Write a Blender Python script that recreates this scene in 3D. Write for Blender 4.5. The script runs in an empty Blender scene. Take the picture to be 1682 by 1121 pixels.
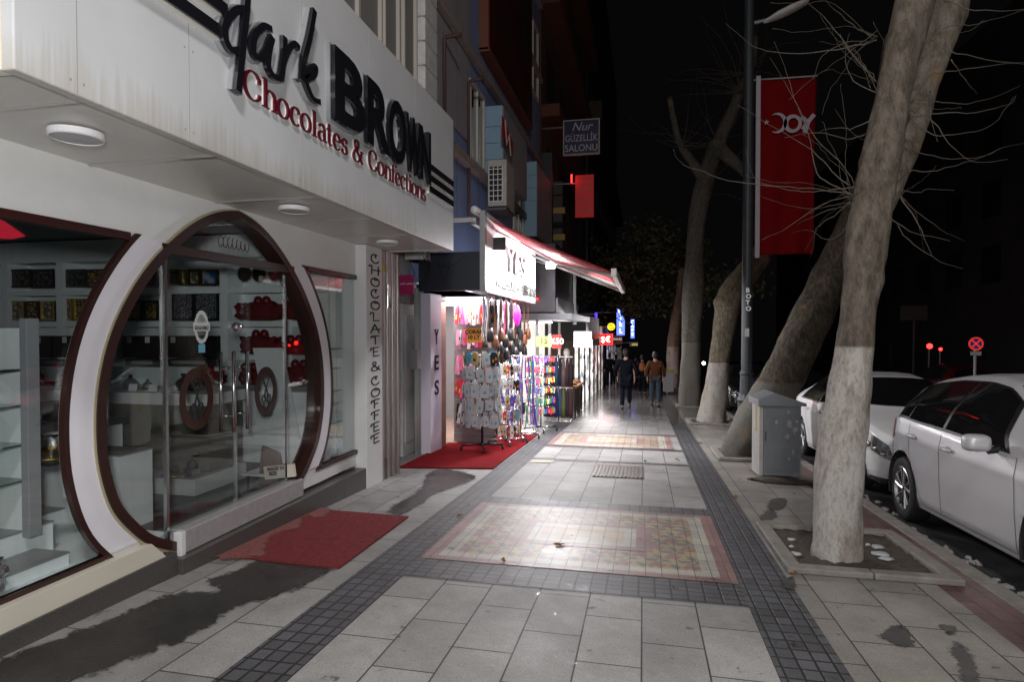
import bpy, bmesh, math, random
import numpy as np
from mathutils import Vector, Matrix
from mathutils.geometry import tessellate_polygon
R = math.radians
random.seed(7)
SC = bpy.context.scene
COL = SC.collection
# ------------------------------------------------------------------ camera
H = 1.55           # eye height
SL = 0.045         # the pavement falls away from the camera
F = 1000.0; CX, CY = 841.0, 560.5; VP = (1056.0, 542.0)
_f = Vector((VP[0]-CX, -(VP[1]-CY), F)).normalized()
_u = Vector((0, F, -(CY-VP[1]))).normalized(); _u = (_u-_f*_u.dot(_f)).normalized()
_r = _u.cross(_f)
cam = bpy.data.cameras.new('camera'); camo = bpy.data.objects.new('camera', cam); COL.objects.link(camo)
cam.sensor_width = 36; cam.lens = F/1682*36; cam.clip_start = 0.05; cam.clip_end = 600
def ray(px, py):
    v = Vector((px-CX, -(py-CY), F)); return Vector((_r.dot(v), _f.dot(v), _u.dot(v)))
# camera axes in world space
cr = Vector((_r.x, _f.x, _u.x)); cu = Vector((_r.y, _f.y, _u.y)); cf = Vector((_r.z, _f.z, _u.z))
m = Matrix(((cr.x, cu.x, -cf.x), (cr.y, cu.y, -cf.y), (cr.z, cu.z, -cf.z)))
camo.matrix_world = Matrix.Translation((0, 0, H)) @ m.to_4x4()
SC.camera = camo
def atX(px, py, X): d = ray(px, py); t = X/d.x; return Vector((X, d.y*t, d.z*t+H))
def atY(px, py, Y): d = ray(px, py); t = Y/d.y; return Vector((d.x*t, Y, d.z*t+H))
def atZ(px, py, Z): d = ray(px, py); t = (Z-H)/d.z; return Vector((d.x*t, d.y*t, Z))
def G(y): return -SL*y
def atG(px, py, dz=0): d = ray(px, py); t = (-H+dz)/(d.z+SL*d.y); p = d*t; return Vector((p.x, p.y, p.z+H))
# ------------------------------------------------------------------ world, exposure
w = bpy.data.worlds.new('World'); SC.world = w; w.use_nodes = True
w.node_tree.nodes['Background'].inputs[0].default_value = (0.55, 0.5, 0.55, 1)
w.node_tree.nodes['Background'].inputs[1].default_value = 0.0035
SC.view_settings.view_transform = 'Standard'; SC.view_settings.look = 'None'
SC.view_settings.exposure = 0; SC.view_settings.gamma = 1
SC.cycles.use_denoising = True; SC.cycles.max_bounces = 6; SC.cycles.transparent_max_bounces = 16
SC.cycles.sample_clamp_indirect = 4; SC.cycles.caustics_reflective = False; SC.cycles.caustics_refractive = False
def lamp(name, kind, loc, to, power, color=(1, 1, 1), size=.3, sizey=None, cone=None, blend=1, spread=None):
    l = bpy.data.lights.new(name, kind); l.energy = power; l.color = color
    o = bpy.data.objects.new(name, l); COL.objects.link(o); o.location = loc
    if to is not None: o.rotation_euler = (Vector(to)-Vector(loc)).to_track_quat('-Z', 'Y').to_euler()
    if kind == 'AREA':
        l.shape = 'RECTANGLE'; l.size = size; l.size_y = sizey or size
        if spread: l.spread = R(spread)
    elif kind == 'SPOT': l.shadow_soft_size = size; l.spot_size = R(cone); l.spot_blend = blend
    else: l.shadow_soft_size = size
    return o
# assumed flash on the photographer's camera
lamp('assumed_camera_flash', 'SPOT', (.05, -.25, 1.85), (-2.0, 6.0, 2.05), 425, (1, .98, .96), .12, cone=165, blend=1)
# fill lights added behind the camera, assumed street lamp and shop glow, none seen
lamp('added_overhead_fill', 'AREA', (1.2, -2.8, 8.6), (-1.4, 6.5, 1.5), 500, (1, .95, .91), 1.0, 1.0)  # unseen overhead fill, added to light facades and paving evenly
lamp('added_left_fill', 'AREA', (-2.9, -2.2, 1.5), (2.5, 4.5, .3), 45, (.97, .97, 1), 2.6, 2.0)  # unseen fill from the left, added as assumed shop glow
# floodlights and tubes of the accessory shop
lamp('flood_light', 'SPOT', (-1.7, 11.5, 2.72), (-2.35, 10.6, 2.6), 420, (.97, .97, 1), .08, cone=150, blend=.6)
lamp('flood_light', 'AREA', (-2.05, 9.5, 2.85), (-2.4, 9.7, 2.5), 55, (.97, .97, 1), .25, .2)
lamp('flood_light', 'AREA', (-1.5, 11.2, 2.35), (-.2, 11.6, -.5), 190, (.97, .97, 1), .5, .5)  # added spill onto the paving, no fixture of its own
lamp('flood_light', 'AREA', (-1.75, 12.6, 2.75), (-2.35, 12.5, 2.6), 45, (.97, .97, 1), .3, .3)  # added to brighten the far end of the sign, no lamp there
lamp('shop_tube_light', 'AREA', (-3.0, 10.6, 2.12), (-2.8, 10.8, 0), 105, (1, .97, .99), 1.0, 2.4)
lamp('shop_tube_light', 'AREA', (-4.6, 11.3, 2.2), (-4.4, 11.3, 0), 90, (1, .97, .99), 1.0, 3.0)
lamp('far_shop_light', 'AREA', (-2.3, 16.4, 1.6), (-.6, 16.0, -.8), 165, (1, .97, .95), 1.0, 3.0)
lamp('far_shop_light', 'AREA', (-1.9, 21.8, .9), (-.4, 21.0, -1.2), 170, (1, .97, .95), 1.0, 4.0)
lamp('far_shop_light', 'AREA', (-1.9, 28.5, .5), (-.2, 27, -1.6), 60, (1, .9, .95), 1.0, 5.0)
# ------------------------------------------------------------------ materials
def nt(name):
    m = bpy.data.materials.new(name); m.use_nodes = True
    return m, m.node_tree.nodes, m.node_tree.links, m.node_tree.nodes['Principled BSDF']
def M(name, col, rough=.6, metal=0, bump=0, bscale=40, var=0, vscale=6, coat=0, spec=.5, rvar=0, stretch=None):
    m, n, l, b = nt(name)
    b.inputs['Base Color'].default_value = (*col, 1); b.inputs['Roughness'].default_value = rough
    b.inputs['Metallic'].default_value = metal; b.inputs['Coat Weight'].default_value = coat
    b.inputs['Specular IOR Level'].default_value = spec; b.inputs['Coat Roughness'].default_value = .06
    tc = n.new('ShaderNodeTexCoord'); src = tc.outputs['Object']
    if stretch:
        mp = n.new('ShaderNodeMapping'); mp.inputs['Scale'].default_value = stretch
        l.new(src, mp.inputs[0]); src = mp.outputs[0]
    if var or rvar:
        t = n.new('ShaderNodeTexNoise'); t.inputs['Scale'].default_value = vscale; t.inputs['Detail'].default_value = 6
        t.inputs['Roughness'].default_value = .65
        l.new(src, t.inputs['Vector'])
        if var:
            r = n.new('ShaderNodeMapRange'); r.inputs[1].default_value = .3; r.inputs[2].default_value = .7
            r.inputs[3].default_value = 1-var; r.inputs[4].default_value = 1+var
            l.new(t.outputs[0], r.inputs[0])
            h = n.new('ShaderNodeHueSaturation'); h.inputs['Color'].default_value = (*col, 1)
            l.new(r.outputs[0], h.inputs['Value']); l.new(h.outputs[0], b.inputs['Base Color'])
        if rvar:
            r2 = n.new('ShaderNodeMapRange'); r2.inputs[1].default_value = .35; r2.inputs[2].default_value = .65
            r2.inputs[3].default_value = rough-rvar; r2.inputs[4].default_value = rough+rvar
            l.new(t.outputs[0], r2.inputs[0]); l.new(r2.outputs[0], b.inputs['Roughness'])
    if bump:
        t = n.new('ShaderNodeTexNoise'); t.inputs['Scale'].default_value = bscale; t.inputs['Detail'].default_value = 5
        l.new(src, t.inputs['Vector'])
        bp = n.new('ShaderNodeBump'); bp.inputs['Strength'].default_value = bump; bp.inputs['Distance'].default_value = .02
        l.new(t.outputs[0], bp.inputs['Height']); l.new(bp.outputs[0], b.inputs['Normal'])
    return m
def EM(name, col, s, base=(.02, .02, .02)):
    m, n, l, b = nt(name)
    b.inputs['Base Color'].default_value = (*base, 1)
    b.inputs['Emission Color'].default_value = (*col, 1); b.inputs['Emission Strength'].default_value = s
    return m
def GLASS(name, tint=(.86, .9, .9), ior=1.5, boost=1.0):
    m, n, l, b = nt(name); n.remove(b)
    tr = n.new('ShaderNodeBsdfTransparent'); tr.inputs[0].default_value = (*tint, 1)
    gl = n.new('ShaderNodeBsdfGlossy'); gl.inputs['Roughness'].default_value = .015
    fr = n.new('ShaderNodeFresnel'); ge = n.new('ShaderNodeNewGeometry'); io = n.new('ShaderNodeMapRange')
    io.inputs[3].default_value = ior; io.inputs[4].default_value = 1/ior; l.new(ge.outputs['Backfacing'], io.inputs[0]); l.new(io.outputs[0], fr.inputs['IOR'])
    mt = n.new('ShaderNodeMath'); mt.operation = 'MULTIPLY'; mt.inputs[1].default_value = boost; mt.use_clamp = True
    mx = n.new('ShaderNodeMixShader'); l.new(fr.outputs[0], mt.inputs[0]); l.new(mt.outputs[0], mx.inputs[0])
    l.new(tr.outputs[0], mx.inputs[1]); l.new(gl.outputs[0], mx.inputs[2])
    l.new(mx.outputs[0], n['Material Output'].inputs[0])
    return m
def PAVE(name, col, bw, bh, mortar=.006, offset=.5, var=.14, wet=0, mcol=(.035, .033, .032), rough=.62, phase=(0, 0), wet_y=(11, 17)):
    """slabs bw long (along y) and bh wide (across x), with dirt, damp patches and puddle gloss farther down"""
    m, n, l, b = nt(name)
    tc = n.new('ShaderNodeTexCoord'); sx = n.new('ShaderNodeSeparateXYZ'); l.new(tc.outputs['Object'], sx.inputs[0])
    ax = n.new('ShaderNodeMath'); ax.operation = 'ADD'; ax.inputs[1].default_value = 50+phase[1]; l.new(sx.outputs[0], ax.inputs[0])
    ay = n.new('ShaderNodeMath'); ay.operation = 'ADD'; ay.inputs[1].default_value = 50+phase[0]; l.new(sx.outputs[1], ay.inputs[0])
    cb = n.new('ShaderNodeCombineXYZ'); l.new(ay.outputs[0], cb.inputs[0]); l.new(ax.outputs[0], cb.inputs[1])
    br = n.new('ShaderNodeTexBrick'); l.new(cb.outputs[0], br.inputs['Vector'])
    br.offset = offset; br.inputs['Scale'].default_value = 1; br.inputs['Brick Width'].default_value = bw
    br.inputs['Row Height'].default_value = bh; br.inputs['Mortar Size'].default_value = mortar
    br.inputs['Mortar Smooth'].default_value = .25
    a = [c*(1-var) for c in col]; z = [c*(1+var) for c in col]
    br.inputs['Color1'].default_value = (*a, 1); br.inputs['Color2'].default_value = (*z, 1)
    br.inputs['Mortar'].default_value = (*mcol, 1)
    t = n.new('ShaderNodeTexNoise'); t.inputs['Scale'].default_value = 180; t.inputs['Detail'].default_value = 3
    l.new(tc.outputs['Object'], t.inputs['Vector'])
    r = n.new('ShaderNodeMapRange'); r.inputs[1].default_value = .3; r.inputs[2].default_value = .7; r.inputs[3].default_value = .66; r.inputs[4].default_value = 1.34
    l.new(t.outputs[0], r.inputs[0])
    t2 = n.new('ShaderNodeTexNoise'); t2.inputs['Scale'].default_value = 1.7; t2.inputs['Detail'].default_value = 9; t2.inputs['Roughness'].default_value = .7
    l.new(tc.outputs['Object'], t2.inputs['Vector'])
    r2 = n.new('ShaderNodeMapRange'); r2.inputs[1].default_value = .35; r2.inputs[2].default_value = .62; r2.inputs[3].default_value = .72; r2.inputs[4].default_value = 1.08
    l.new(t2.outputs[0], r2.inputs[0])
    mu = n.new('ShaderNodeMath'); mu.operation = 'MULTIPLY'; l.new(r.outputs[0], mu.inputs[0]); l.new(r2.outputs[0], mu.inputs[1])
    # small dark spots of dirt, gum and wet leaves
    t3 = n.new('ShaderNodeTexNoise'); t3.inputs['Scale'].default_value = 5.5; t3.inputs['Detail'].default_value = 7; t3.inputs['Roughness'].default_value = .72
    l.new(tc.outputs['Object'], t3.inputs['Vector'])
    r3 = n.new('ShaderNodeMapRange'); r3.inputs[1].default_value = .315; r3.inputs[2].default_value = .375; r3.inputs[3].default_value = .3; r3.inputs[4].default_value = 1
    l.new(t3.outputs[0], r3.inputs[0])
    mu2 = n.new('ShaderNodeMath'); mu2.operation = 'MULTIPLY'; l.new(mu.outputs[0], mu2.inputs[0]); l.new(r3.outputs[0], mu2.inputs[1])
    hs = n.new('ShaderNodeHueSaturation'); l.new(br.outputs[0], hs.inputs['Color']); l.new(mu2.outputs[0], hs.inputs['Value'])
    # wetness: real water on the paving, more of it farther down the street
    ry = n.new('ShaderNodeMapRange'); ry.inputs[1].default_value = wet_y[0]; ry.inputs[2].default_value = wet_y[1]; ry.inputs[3].default_value = wet; ry.inputs[4].default_value = 1.0
    l.new(sx.outputs[1], ry.inputs[0])
    rn = n.new('ShaderNodeMapRange'); rn.inputs[1].default_value = .40; rn.inputs[2].default_value = .60; rn.inputs[3].default_value = -.45; rn.inputs[4].default_value = .12
    t4 = n.new('ShaderNodeTexNoise'); t4.inputs['Scale'].default_value = 2.6; t4.inputs['Detail'].default_value = 8; l.new(tc.outputs['Object'], t4.inputs['Vector'])
    l.new(t4.outputs[0], rn.inputs[0])
    t5 = n.new('ShaderNodeTexNoise'); t5.inputs['Scale'].default_value = 7; t5.inputs['Detail'].default_value = 8; t5.inputs['Roughness'].default_value = .75; l.new(tc.outputs['Object'], t5.inputs['Vector'])
    r5 = n.new('ShaderNodeMapRange'); r5.inputs[1].default_value = .60; r5.inputs[2].default_value = .68; r5.inputs[3].default_value = 0; r5.inputs[4].default_value = .95; l.new(t5.outputs[0], r5.inputs[0])
    a5 = n.new('ShaderNodeMath'); a5.operation = 'MAXIMUM'; l.new(rn.outputs[0], a5.inputs[0]); l.new(r5.outputs[0], a5.inputs[1])
    ad = n.new('ShaderNodeMath'); ad.operation = 'ADD'; ad.use_clamp = True; l.new(ry.outputs[0], ad.inputs[0]); l.new(a5.outputs[0], ad.inputs[1])
    rr = n.new('ShaderNodeMapRange'); rr.inputs[3].default_value = rough; rr.inputs[4].default_value = .14; l.new(ad.outputs[0], rr.inputs[0])
    l.new(rr.outputs[0], b.inputs['Roughness'])
    rd = n.new('ShaderNodeMapRange'); rd.inputs[3].default_value = 1; rd.inputs[4].default_value = .62; l.new(ad.outputs[0], rd.inputs[0])
    h2 = n.new('ShaderNodeHueSaturation'); l.new(hs.outputs[0], h2.inputs['Color']); l.new(rd.outputs[0], h2.inputs['Value'])
    l.new(h2.outputs[0], b.inputs['Base Color'])
    inv = n.new('ShaderNodeMath'); inv.operation = 'SUBTRACT'; inv.inputs[0].default_value = 1; l.new(br.outputs[1], inv.inputs[1])
    hh = n.new('ShaderNodeMath'); hh.operation = 'MULTIPLY_ADD'; hh.inputs[1].default_value = .12; l.new(t.outputs[0], hh.inputs[0]); l.new(inv.outputs[0], hh.inputs[2])
    bp = n.new('ShaderNodeBump'); bp.inputs['Strength'].default_value = .55; bp.inputs['Distance'].default_value = .006
    l.new(hh.outputs[0], bp.inputs['Height']); l.new(bp.outputs[0], b.inputs['Normal'])
    return m
def STAINED(name, col, z0, z1, streak=(.33, .25, .15), amt=.5, rough=.38):
    """painted metal panel with rusty streaks along its lower edge"""
    m, n, l, b = nt(name); b.inputs['Roughness'].default_value = rough
    tc = n.new('ShaderNodeTexCoord'); mp = n.new('ShaderNodeMapping'); mp.inputs['Scale'].default_value = (1, 26, 1.3)
    l.new(tc.outputs['Object'], mp.inputs[0]); t = n.new('ShaderNodeTexNoise'); t.inputs['Scale'].default_value = 1.6; t.inputs['Detail'].default_value = 6
    l.new(mp.outputs[0], t.inputs['Vector'])
    sx = n.new('ShaderNodeSeparateXYZ'); l.new(tc.outputs['Object'], sx.inputs[0])
    r = n.new('ShaderNodeMapRange'); r.inputs[1].default_value = z0; r.inputs[2].default_value = z1; r.inputs[3].default_value = .62; r.inputs[4].default_value = -.05
    l.new(sx.outputs[2], r.inputs[0])
    ad = n.new('ShaderNodeMath'); ad.operation = 'ADD'; l.new(t.outputs[0], ad.inputs[0]); l.new(r.outputs[0], ad.inputs[1])
    r2 = n.new('ShaderNodeMapRange'); r2.inputs[1].default_value = .78; r2.inputs[2].default_value = 1.2; r2.inputs[3].default_value = 0; r2.inputs[4].default_value = amt
    l.new(ad.outputs[0], r2.inputs[0])
    t2 = n.new('ShaderNodeTexNoise'); t2.inputs['Scale'].default_value = 2.2; t2.inputs['Detail'].default_value = 8; l.new(tc.outputs['Object'], t2.inputs['Vector'])
    r3 = n.new('ShaderNodeMapRange'); r3.inputs[1].default_value = .3; r3.inputs[2].default_value = .7; r3.inputs[3].default_value = .93; r3.inputs[4].default_value = 1.05
    l.new(t2.outputs[0], r3.inputs[0])
    mx = n.new('ShaderNodeMix'); mx.data_type = 'RGBA'; mx.inputs[6].default_value = (*col, 1); mx.inputs[7].default_value = (*streak, 1)
    l.new(r2.outputs[0], mx.inputs[0]); hs = n.new('ShaderNodeHueSaturation'); l.new(mx.outputs[2], hs.inputs['Color']); l.new(r3.outputs[0], hs.inputs['Value'])
    l.new(hs.outputs[0], b.inputs['Base Color'])
    return m
def BARK(name, base, pale, zs, wash=(.62, .6, .56), vs=7.0):
    """plane-tree bark, limewashed below height zs (object space)"""
    m, n, l, b = nt(name); b.inputs['Roughness'].default_value = .85
    tc = n.new('ShaderNodeTexCoord'); sx = n.new('ShaderNodeSeparateXYZ'); l.new(tc.outputs['Object'], sx.inputs[0])
    mp = n.new('ShaderNodeMapping'); mp.inputs['Scale'].default_value = (3.0, 3.0, 1.15); l.new(tc.outputs['Object'], mp.inputs[0])
    t = n.new('ShaderNodeTexNoise'); t.inputs['Scale'].default_value = vs; t.inputs['Detail'].default_value = 12; t.inputs['Roughness'].default_value = .8; l.new(mp.outputs[0], t.inputs['Vector'])
    cr_ = n.new('ShaderNodeValToRGB'); cr_.color_ramp.elements[0].position = .34; cr_.color_ramp.elements[1].position = .64
    cr_.color_ramp.elements[0].color = (*[c*.35 for c in base], 1); cr_.color_ramp.elements[1].color = (*pale, 1)
    e = cr_.color_ramp.elements.new(.47); e.color = (*base, 1); l.new(t.outputs[0], cr_.inputs[0])
    t2 = n.new('ShaderNodeTexNoise'); t2.inputs['Scale'].default_value = 2.2; t2.inputs['Detail'].default_value = 4; l.new(tc.outputs['Object'], t2.inputs['Vector'])
    c2 = n.new('ShaderNodeValToRGB'); c2.color_ramp.elements[0].position = .60; c2.color_ramp.elements[1].position = .70
    c2.color_ramp.elements[0].color = (0, 0, 0, 1); c2.color_ramp.elements[1].color = (.5, .5, .5, 1); l.new(t2.outputs[0], c2.inputs[0])
    mo = n.new('ShaderNodeMix'); mo.data_type = 'RGBA'; mo.inputs[7].default_value = (.30, .19, .085, 1)
    l.new(c2.outputs[0], mo.inputs[0]); l.new(cr_.outputs[0], mo.inputs[6])
    tw = n.new('ShaderNodeTexNoise'); tw.inputs['Scale'].default_value = 13; tw.inputs['Detail'].default_value = 12; tw.inputs['Roughness'].default_value = .85; l.new(mp.outputs[0], tw.inputs['Vector'])
    c3 = n.new('ShaderNodeValToRGB'); c3.color_ramp.elements[0].position = .36; c3.color_ramp.elements[1].position = .52
    c3.color_ramp.elements[0].color = (*[c*.42 for c in wash], 1); c3.color_ramp.elements[1].color = (*wash, 1); l.new(tw.outputs[0], c3.inputs[0])
    ts = n.new('ShaderNodeTexNoise'); ts.inputs['Scale'].default_value = 1.9; ts.inputs['Detail'].default_value = 8; ts.inputs['Roughness'].default_value = .7; l.new(mp.outputs[0], ts.inputs['Vector'])
    cs = n.new('ShaderNodeValToRGB'); cs.color_ramp.elements[0].position = .49; cs.color_ramp.elements[1].position = .66; cs.color_ramp.elements[0].color = (0, 0, 0, 1); cs.color_ramp.elements[1].color = (.75, .75, .75, 1); l.new(ts.outputs[0], cs.inputs[0])
    mst = n.new('ShaderNodeMix'); mst.data_type = 'RGBA'; mst.inputs[7].default_value = (.17, .12, .07, 1); l.new(cs.outputs[0], mst.inputs[0]); l.new(c3.outputs[0], mst.inputs[6])
    ge = n.new('ShaderNodeMapRange'); ge.inputs[1].default_value = zs-.012; ge.inputs[2].default_value = zs+.012; ge.inputs[3].default_value = 1; ge.inputs[4].default_value = 0
    l.new(sx.outputs[2], ge.inputs[0])
    mu = n.new('ShaderNodeMath'); mu.operation = 'MULTIPLY'; mu.inputs[1].default_value = .93; l.new(ge.outputs[0], mu.inputs[0])
    mf = n.new('ShaderNodeMix'); mf.data_type = 'RGBA'; l.new(mu.outputs[0], mf.inputs[0]); l.new(mo.outputs[2], mf.inputs[6]); l.new(mst.outputs[2], mf.inputs[7])
    l.new(mf.outputs[2], b.inputs['Base Color'])
    bp = n.new('ShaderNodeBump'); bp.inputs['Strength'].default_value = .9; bp.inputs['Distance'].default_value = .03
    l.new(t.outputs[0], bp.inputs['Height'])
    b2 = n.new('ShaderNodeBump'); b2.inputs['Strength'].default_value = .8; b2.inputs['Distance'].default_value = .008
    l.new(tw.outputs[0], b2.inputs['Height']); l.new(bp.outputs[0], b2.inputs['Normal']); l.new(b2.outputs[0], b.inputs['Normal'])
    return m
MT = dict(
 fascia=STAINED('fascia_panel', (.60, .62, .64), 2.53, 2.85, amt=.4), cream=STAINED('cream_panel', (.66, .63, .54), -.3, .1, amt=.25),
 wall=M('white_wall', (.73, .74, .74), .5, bump=.05, bscale=300, var=.05, vscale=3), ring=M('white_ring', (.78, .77, .84), .25, var=.03),
 soffit=M('soffit_panel', (.60, .59, .56), .3, var=.06, vscale=2), alu=M('brushed_trim', (.62, .62, .62), .3, .9),
 brown=M('brown_frame', (.032, .012, .010), .3, coat=.15, var=.2), steel=M('steel', (.6, .6, .62), .22, 1),
 dsteel=M('dark_steel', (.12, .12, .13), .4, .8), white=M('white_paint', (.72, .73, .74), .45, var=.03),
 inner=M('white_laminate', (.82, .87, .88), .4, var=.05, vscale=2, stretch=(12, 12, 1)), innerw=M('inner_wall', (.6, .66, .68), .6, var=.05),
 infloor=M('dark_tile_floor', (.028, .035, .038), .16, rvar=.08), granite=M('dark_granite', (.075, .07, .068), .35, var=.35, vscale=90),
 thresh=M('threshold_metal', (.42, .41, .42), .5, .35, var=.12, vscale=25), black=M('black', (.012, .012, .013), .4),
 blackm=M('matt_black', (.015, .015, .016), .8), letter=M('letter_black', (.011, .011, .015), .14, coat=.6), bletter=M('letter_side', (.3, .31, .33), .35),
 redl=M('letter_red', (.10, .004, .016), .35), wglow=M('letter_backing', (.72, .70, .66), .4),
 maroon=M('maroon_plush', (.13, .006, .008), .85, bump=.4, bscale=90, var=.4, vscale=20), redgloss=M('red_gloss', (.14, .006, .008), .4),
 gold=M('gold', (.6, .4, .12), .3, 1), silver=M('silver', (.8, .8, .8), .12, 1, bump=.35, bscale=70), olive=M('olive_panel', (.13, .125, .10), .4, var=.15),
 grey=M('grey_paint', (.3, .31, .33), .5, var=.06), cabinet=M('grey_cabinet', (.20, .215, .235), .5, bump=.03, var=.14, vscale=4),
 cabside=M('pale_paint_lit_side', (.40, .39, .37), .6, var=.16, vscale=5), kraft=M('kraft_paper', (.14, .08, .055), .7), wood=M('wood', (.30, .13, .045), .5, var=.3, vscale=8, stretch=(1, 8, 1)),
 dwood=M('dark_wood', (.035, .022, .016), .6, var=.3), stone=M('stone_tile', (.34, .22, .17), .4, var=.3, vscale=5),
 doormat=M('red_door_mat', (.27, .04, .045), .85, spec=.2, bump=.9, bscale=240, var=.35, vscale=25), carpet=M('red_carpet', (.24, .007, .012), .9, spec=.12, bump=.8, bscale=260, var=.22, vscale=30), plastic=M('white_plastic', (.8, .8, .82), .3),
 bluew=M('blue_cladding', (.20, .29, .50), .5, var=.1, vscale=2), greyw=M('grey_cladding', (.30, .30, .32), .55, var=.1, vscale=2),
 ltblue=M('light_blue_tile', (.24, .38, .50), .3, var=.08), cement=M('cement_band', (.28, .25, .24), .7, var=.2), rough=M('rough_stone', (.60, .60, .61), .8, bump=.8, bscale=30, var=.15),
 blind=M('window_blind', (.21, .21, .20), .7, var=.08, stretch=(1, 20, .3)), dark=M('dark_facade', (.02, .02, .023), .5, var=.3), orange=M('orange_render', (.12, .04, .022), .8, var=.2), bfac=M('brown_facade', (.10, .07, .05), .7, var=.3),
 pole=M('pole_paint', (.014, .019, .024), .55, .0, var=.25, vscale=9, bump=.1), road=M('asphalt', (.035, .034, .035), .55, bump=.5, bscale=220, var=.3, vscale=3, rvar=.2),
 kerb=M('kerb_stone', (.22, .205, .185), .7, bump=.3, bscale=60, var=.25, vscale=7), soil=M('soil', (.06, .047, .036), .8, bump=.9, bscale=60, var=.5, vscale=18, rvar=.1),
 snow=M('old_snow', (.42, .43, .45), .5, bump=.6, bscale=50, var=.15), slush=M('dirty_slush', (.30, .29, .29), .5, bump=.8, bscale=60, var=.4, vscale=30), torn=M('torn_paper', (.34, .34, .34), .7, var=.3, vscale=60), leaf=M('dead_leaf', (.22, .09, .03), .7, var=.3), iron=M('cast_iron', (.11, .095, .09), .45, .6, bump=.4, bscale=80, var=.35, vscale=30),
 damp=M('damp_mark', (.085, .082, .078), .35, var=.3, vscale=9), wet=M('wet_film', (.04, .038, .036), .18, bump=.25, bscale=160, var=.35, vscale=3, rvar=.1), twig=M('twig', (.09, .075, .058), .7, var=.2), rubber=M('rubber', (.014, .014, .014), .75),
 carglass=M('car_glass', (.008, .009, .01), .04, coat=.5), skin=M('skin', (.42, .24, .17), .55), jeans=M('jeans', (.055, .075, .105), spec=.08, rough=.8, var=.2, vscale=20), djeans=M('dark_trousers', (.006, .008, .013), spec=.08, rough=.8),
 navy=M('navy_jacket', (.0025, .0035, .008), spec=.08, rough=.7, bump=.3, bscale=25), bjacket=M('black_jacket', (.006, .007, .009), spec=.08, rough=.6), brownj=M('brown_jacket', (.09, .032, .014), spec=.08, rough=.7, bump=.2, bscale=30), hair=M('dark_hair', (.012, .009, .008), .6),
 tube=EM('lit_tube', (1, .95, 1), 7), lit=EM('lit_panel', (1, .98, .96), 2.2, (.8, .8, .8)), dim=EM('dim_panel', (1, .93, .85), .8, (.5, .5, .5)), flood=EM('flood_lens', (1, 1, 1), 45), redneon=EM('red_neon', (1, .012, .01), 14), redlit=EM('red_lit', (1, .015, .02), .10, (.3, .01, .01)),
 pinkneon=EM('neon_text', (1, .65, .5), 7), bluelit=EM('blue_lit', (.10, .16, 1), 2.6), bluedim=EM('blue_text', (.75, .85, 1), 5), yellow=EM('yellow_lit', (1, .75, .02), 1.5, (.6, .5, .02)), purple=EM('purple_lit', (.16, .05, 1), 1.2),
 headl=EM('head_light', (1, .8, .8), 30), tail=EM('tail_light', (1, .02, .01), 3))
MT['glass'] = GLASS('shop_glass', (.965, .985, .985), 1.5, 1.5); MT['sglass'] = GLASS('shelf_glass', (.55, .66, .63), 1.5, 1.5)
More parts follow.
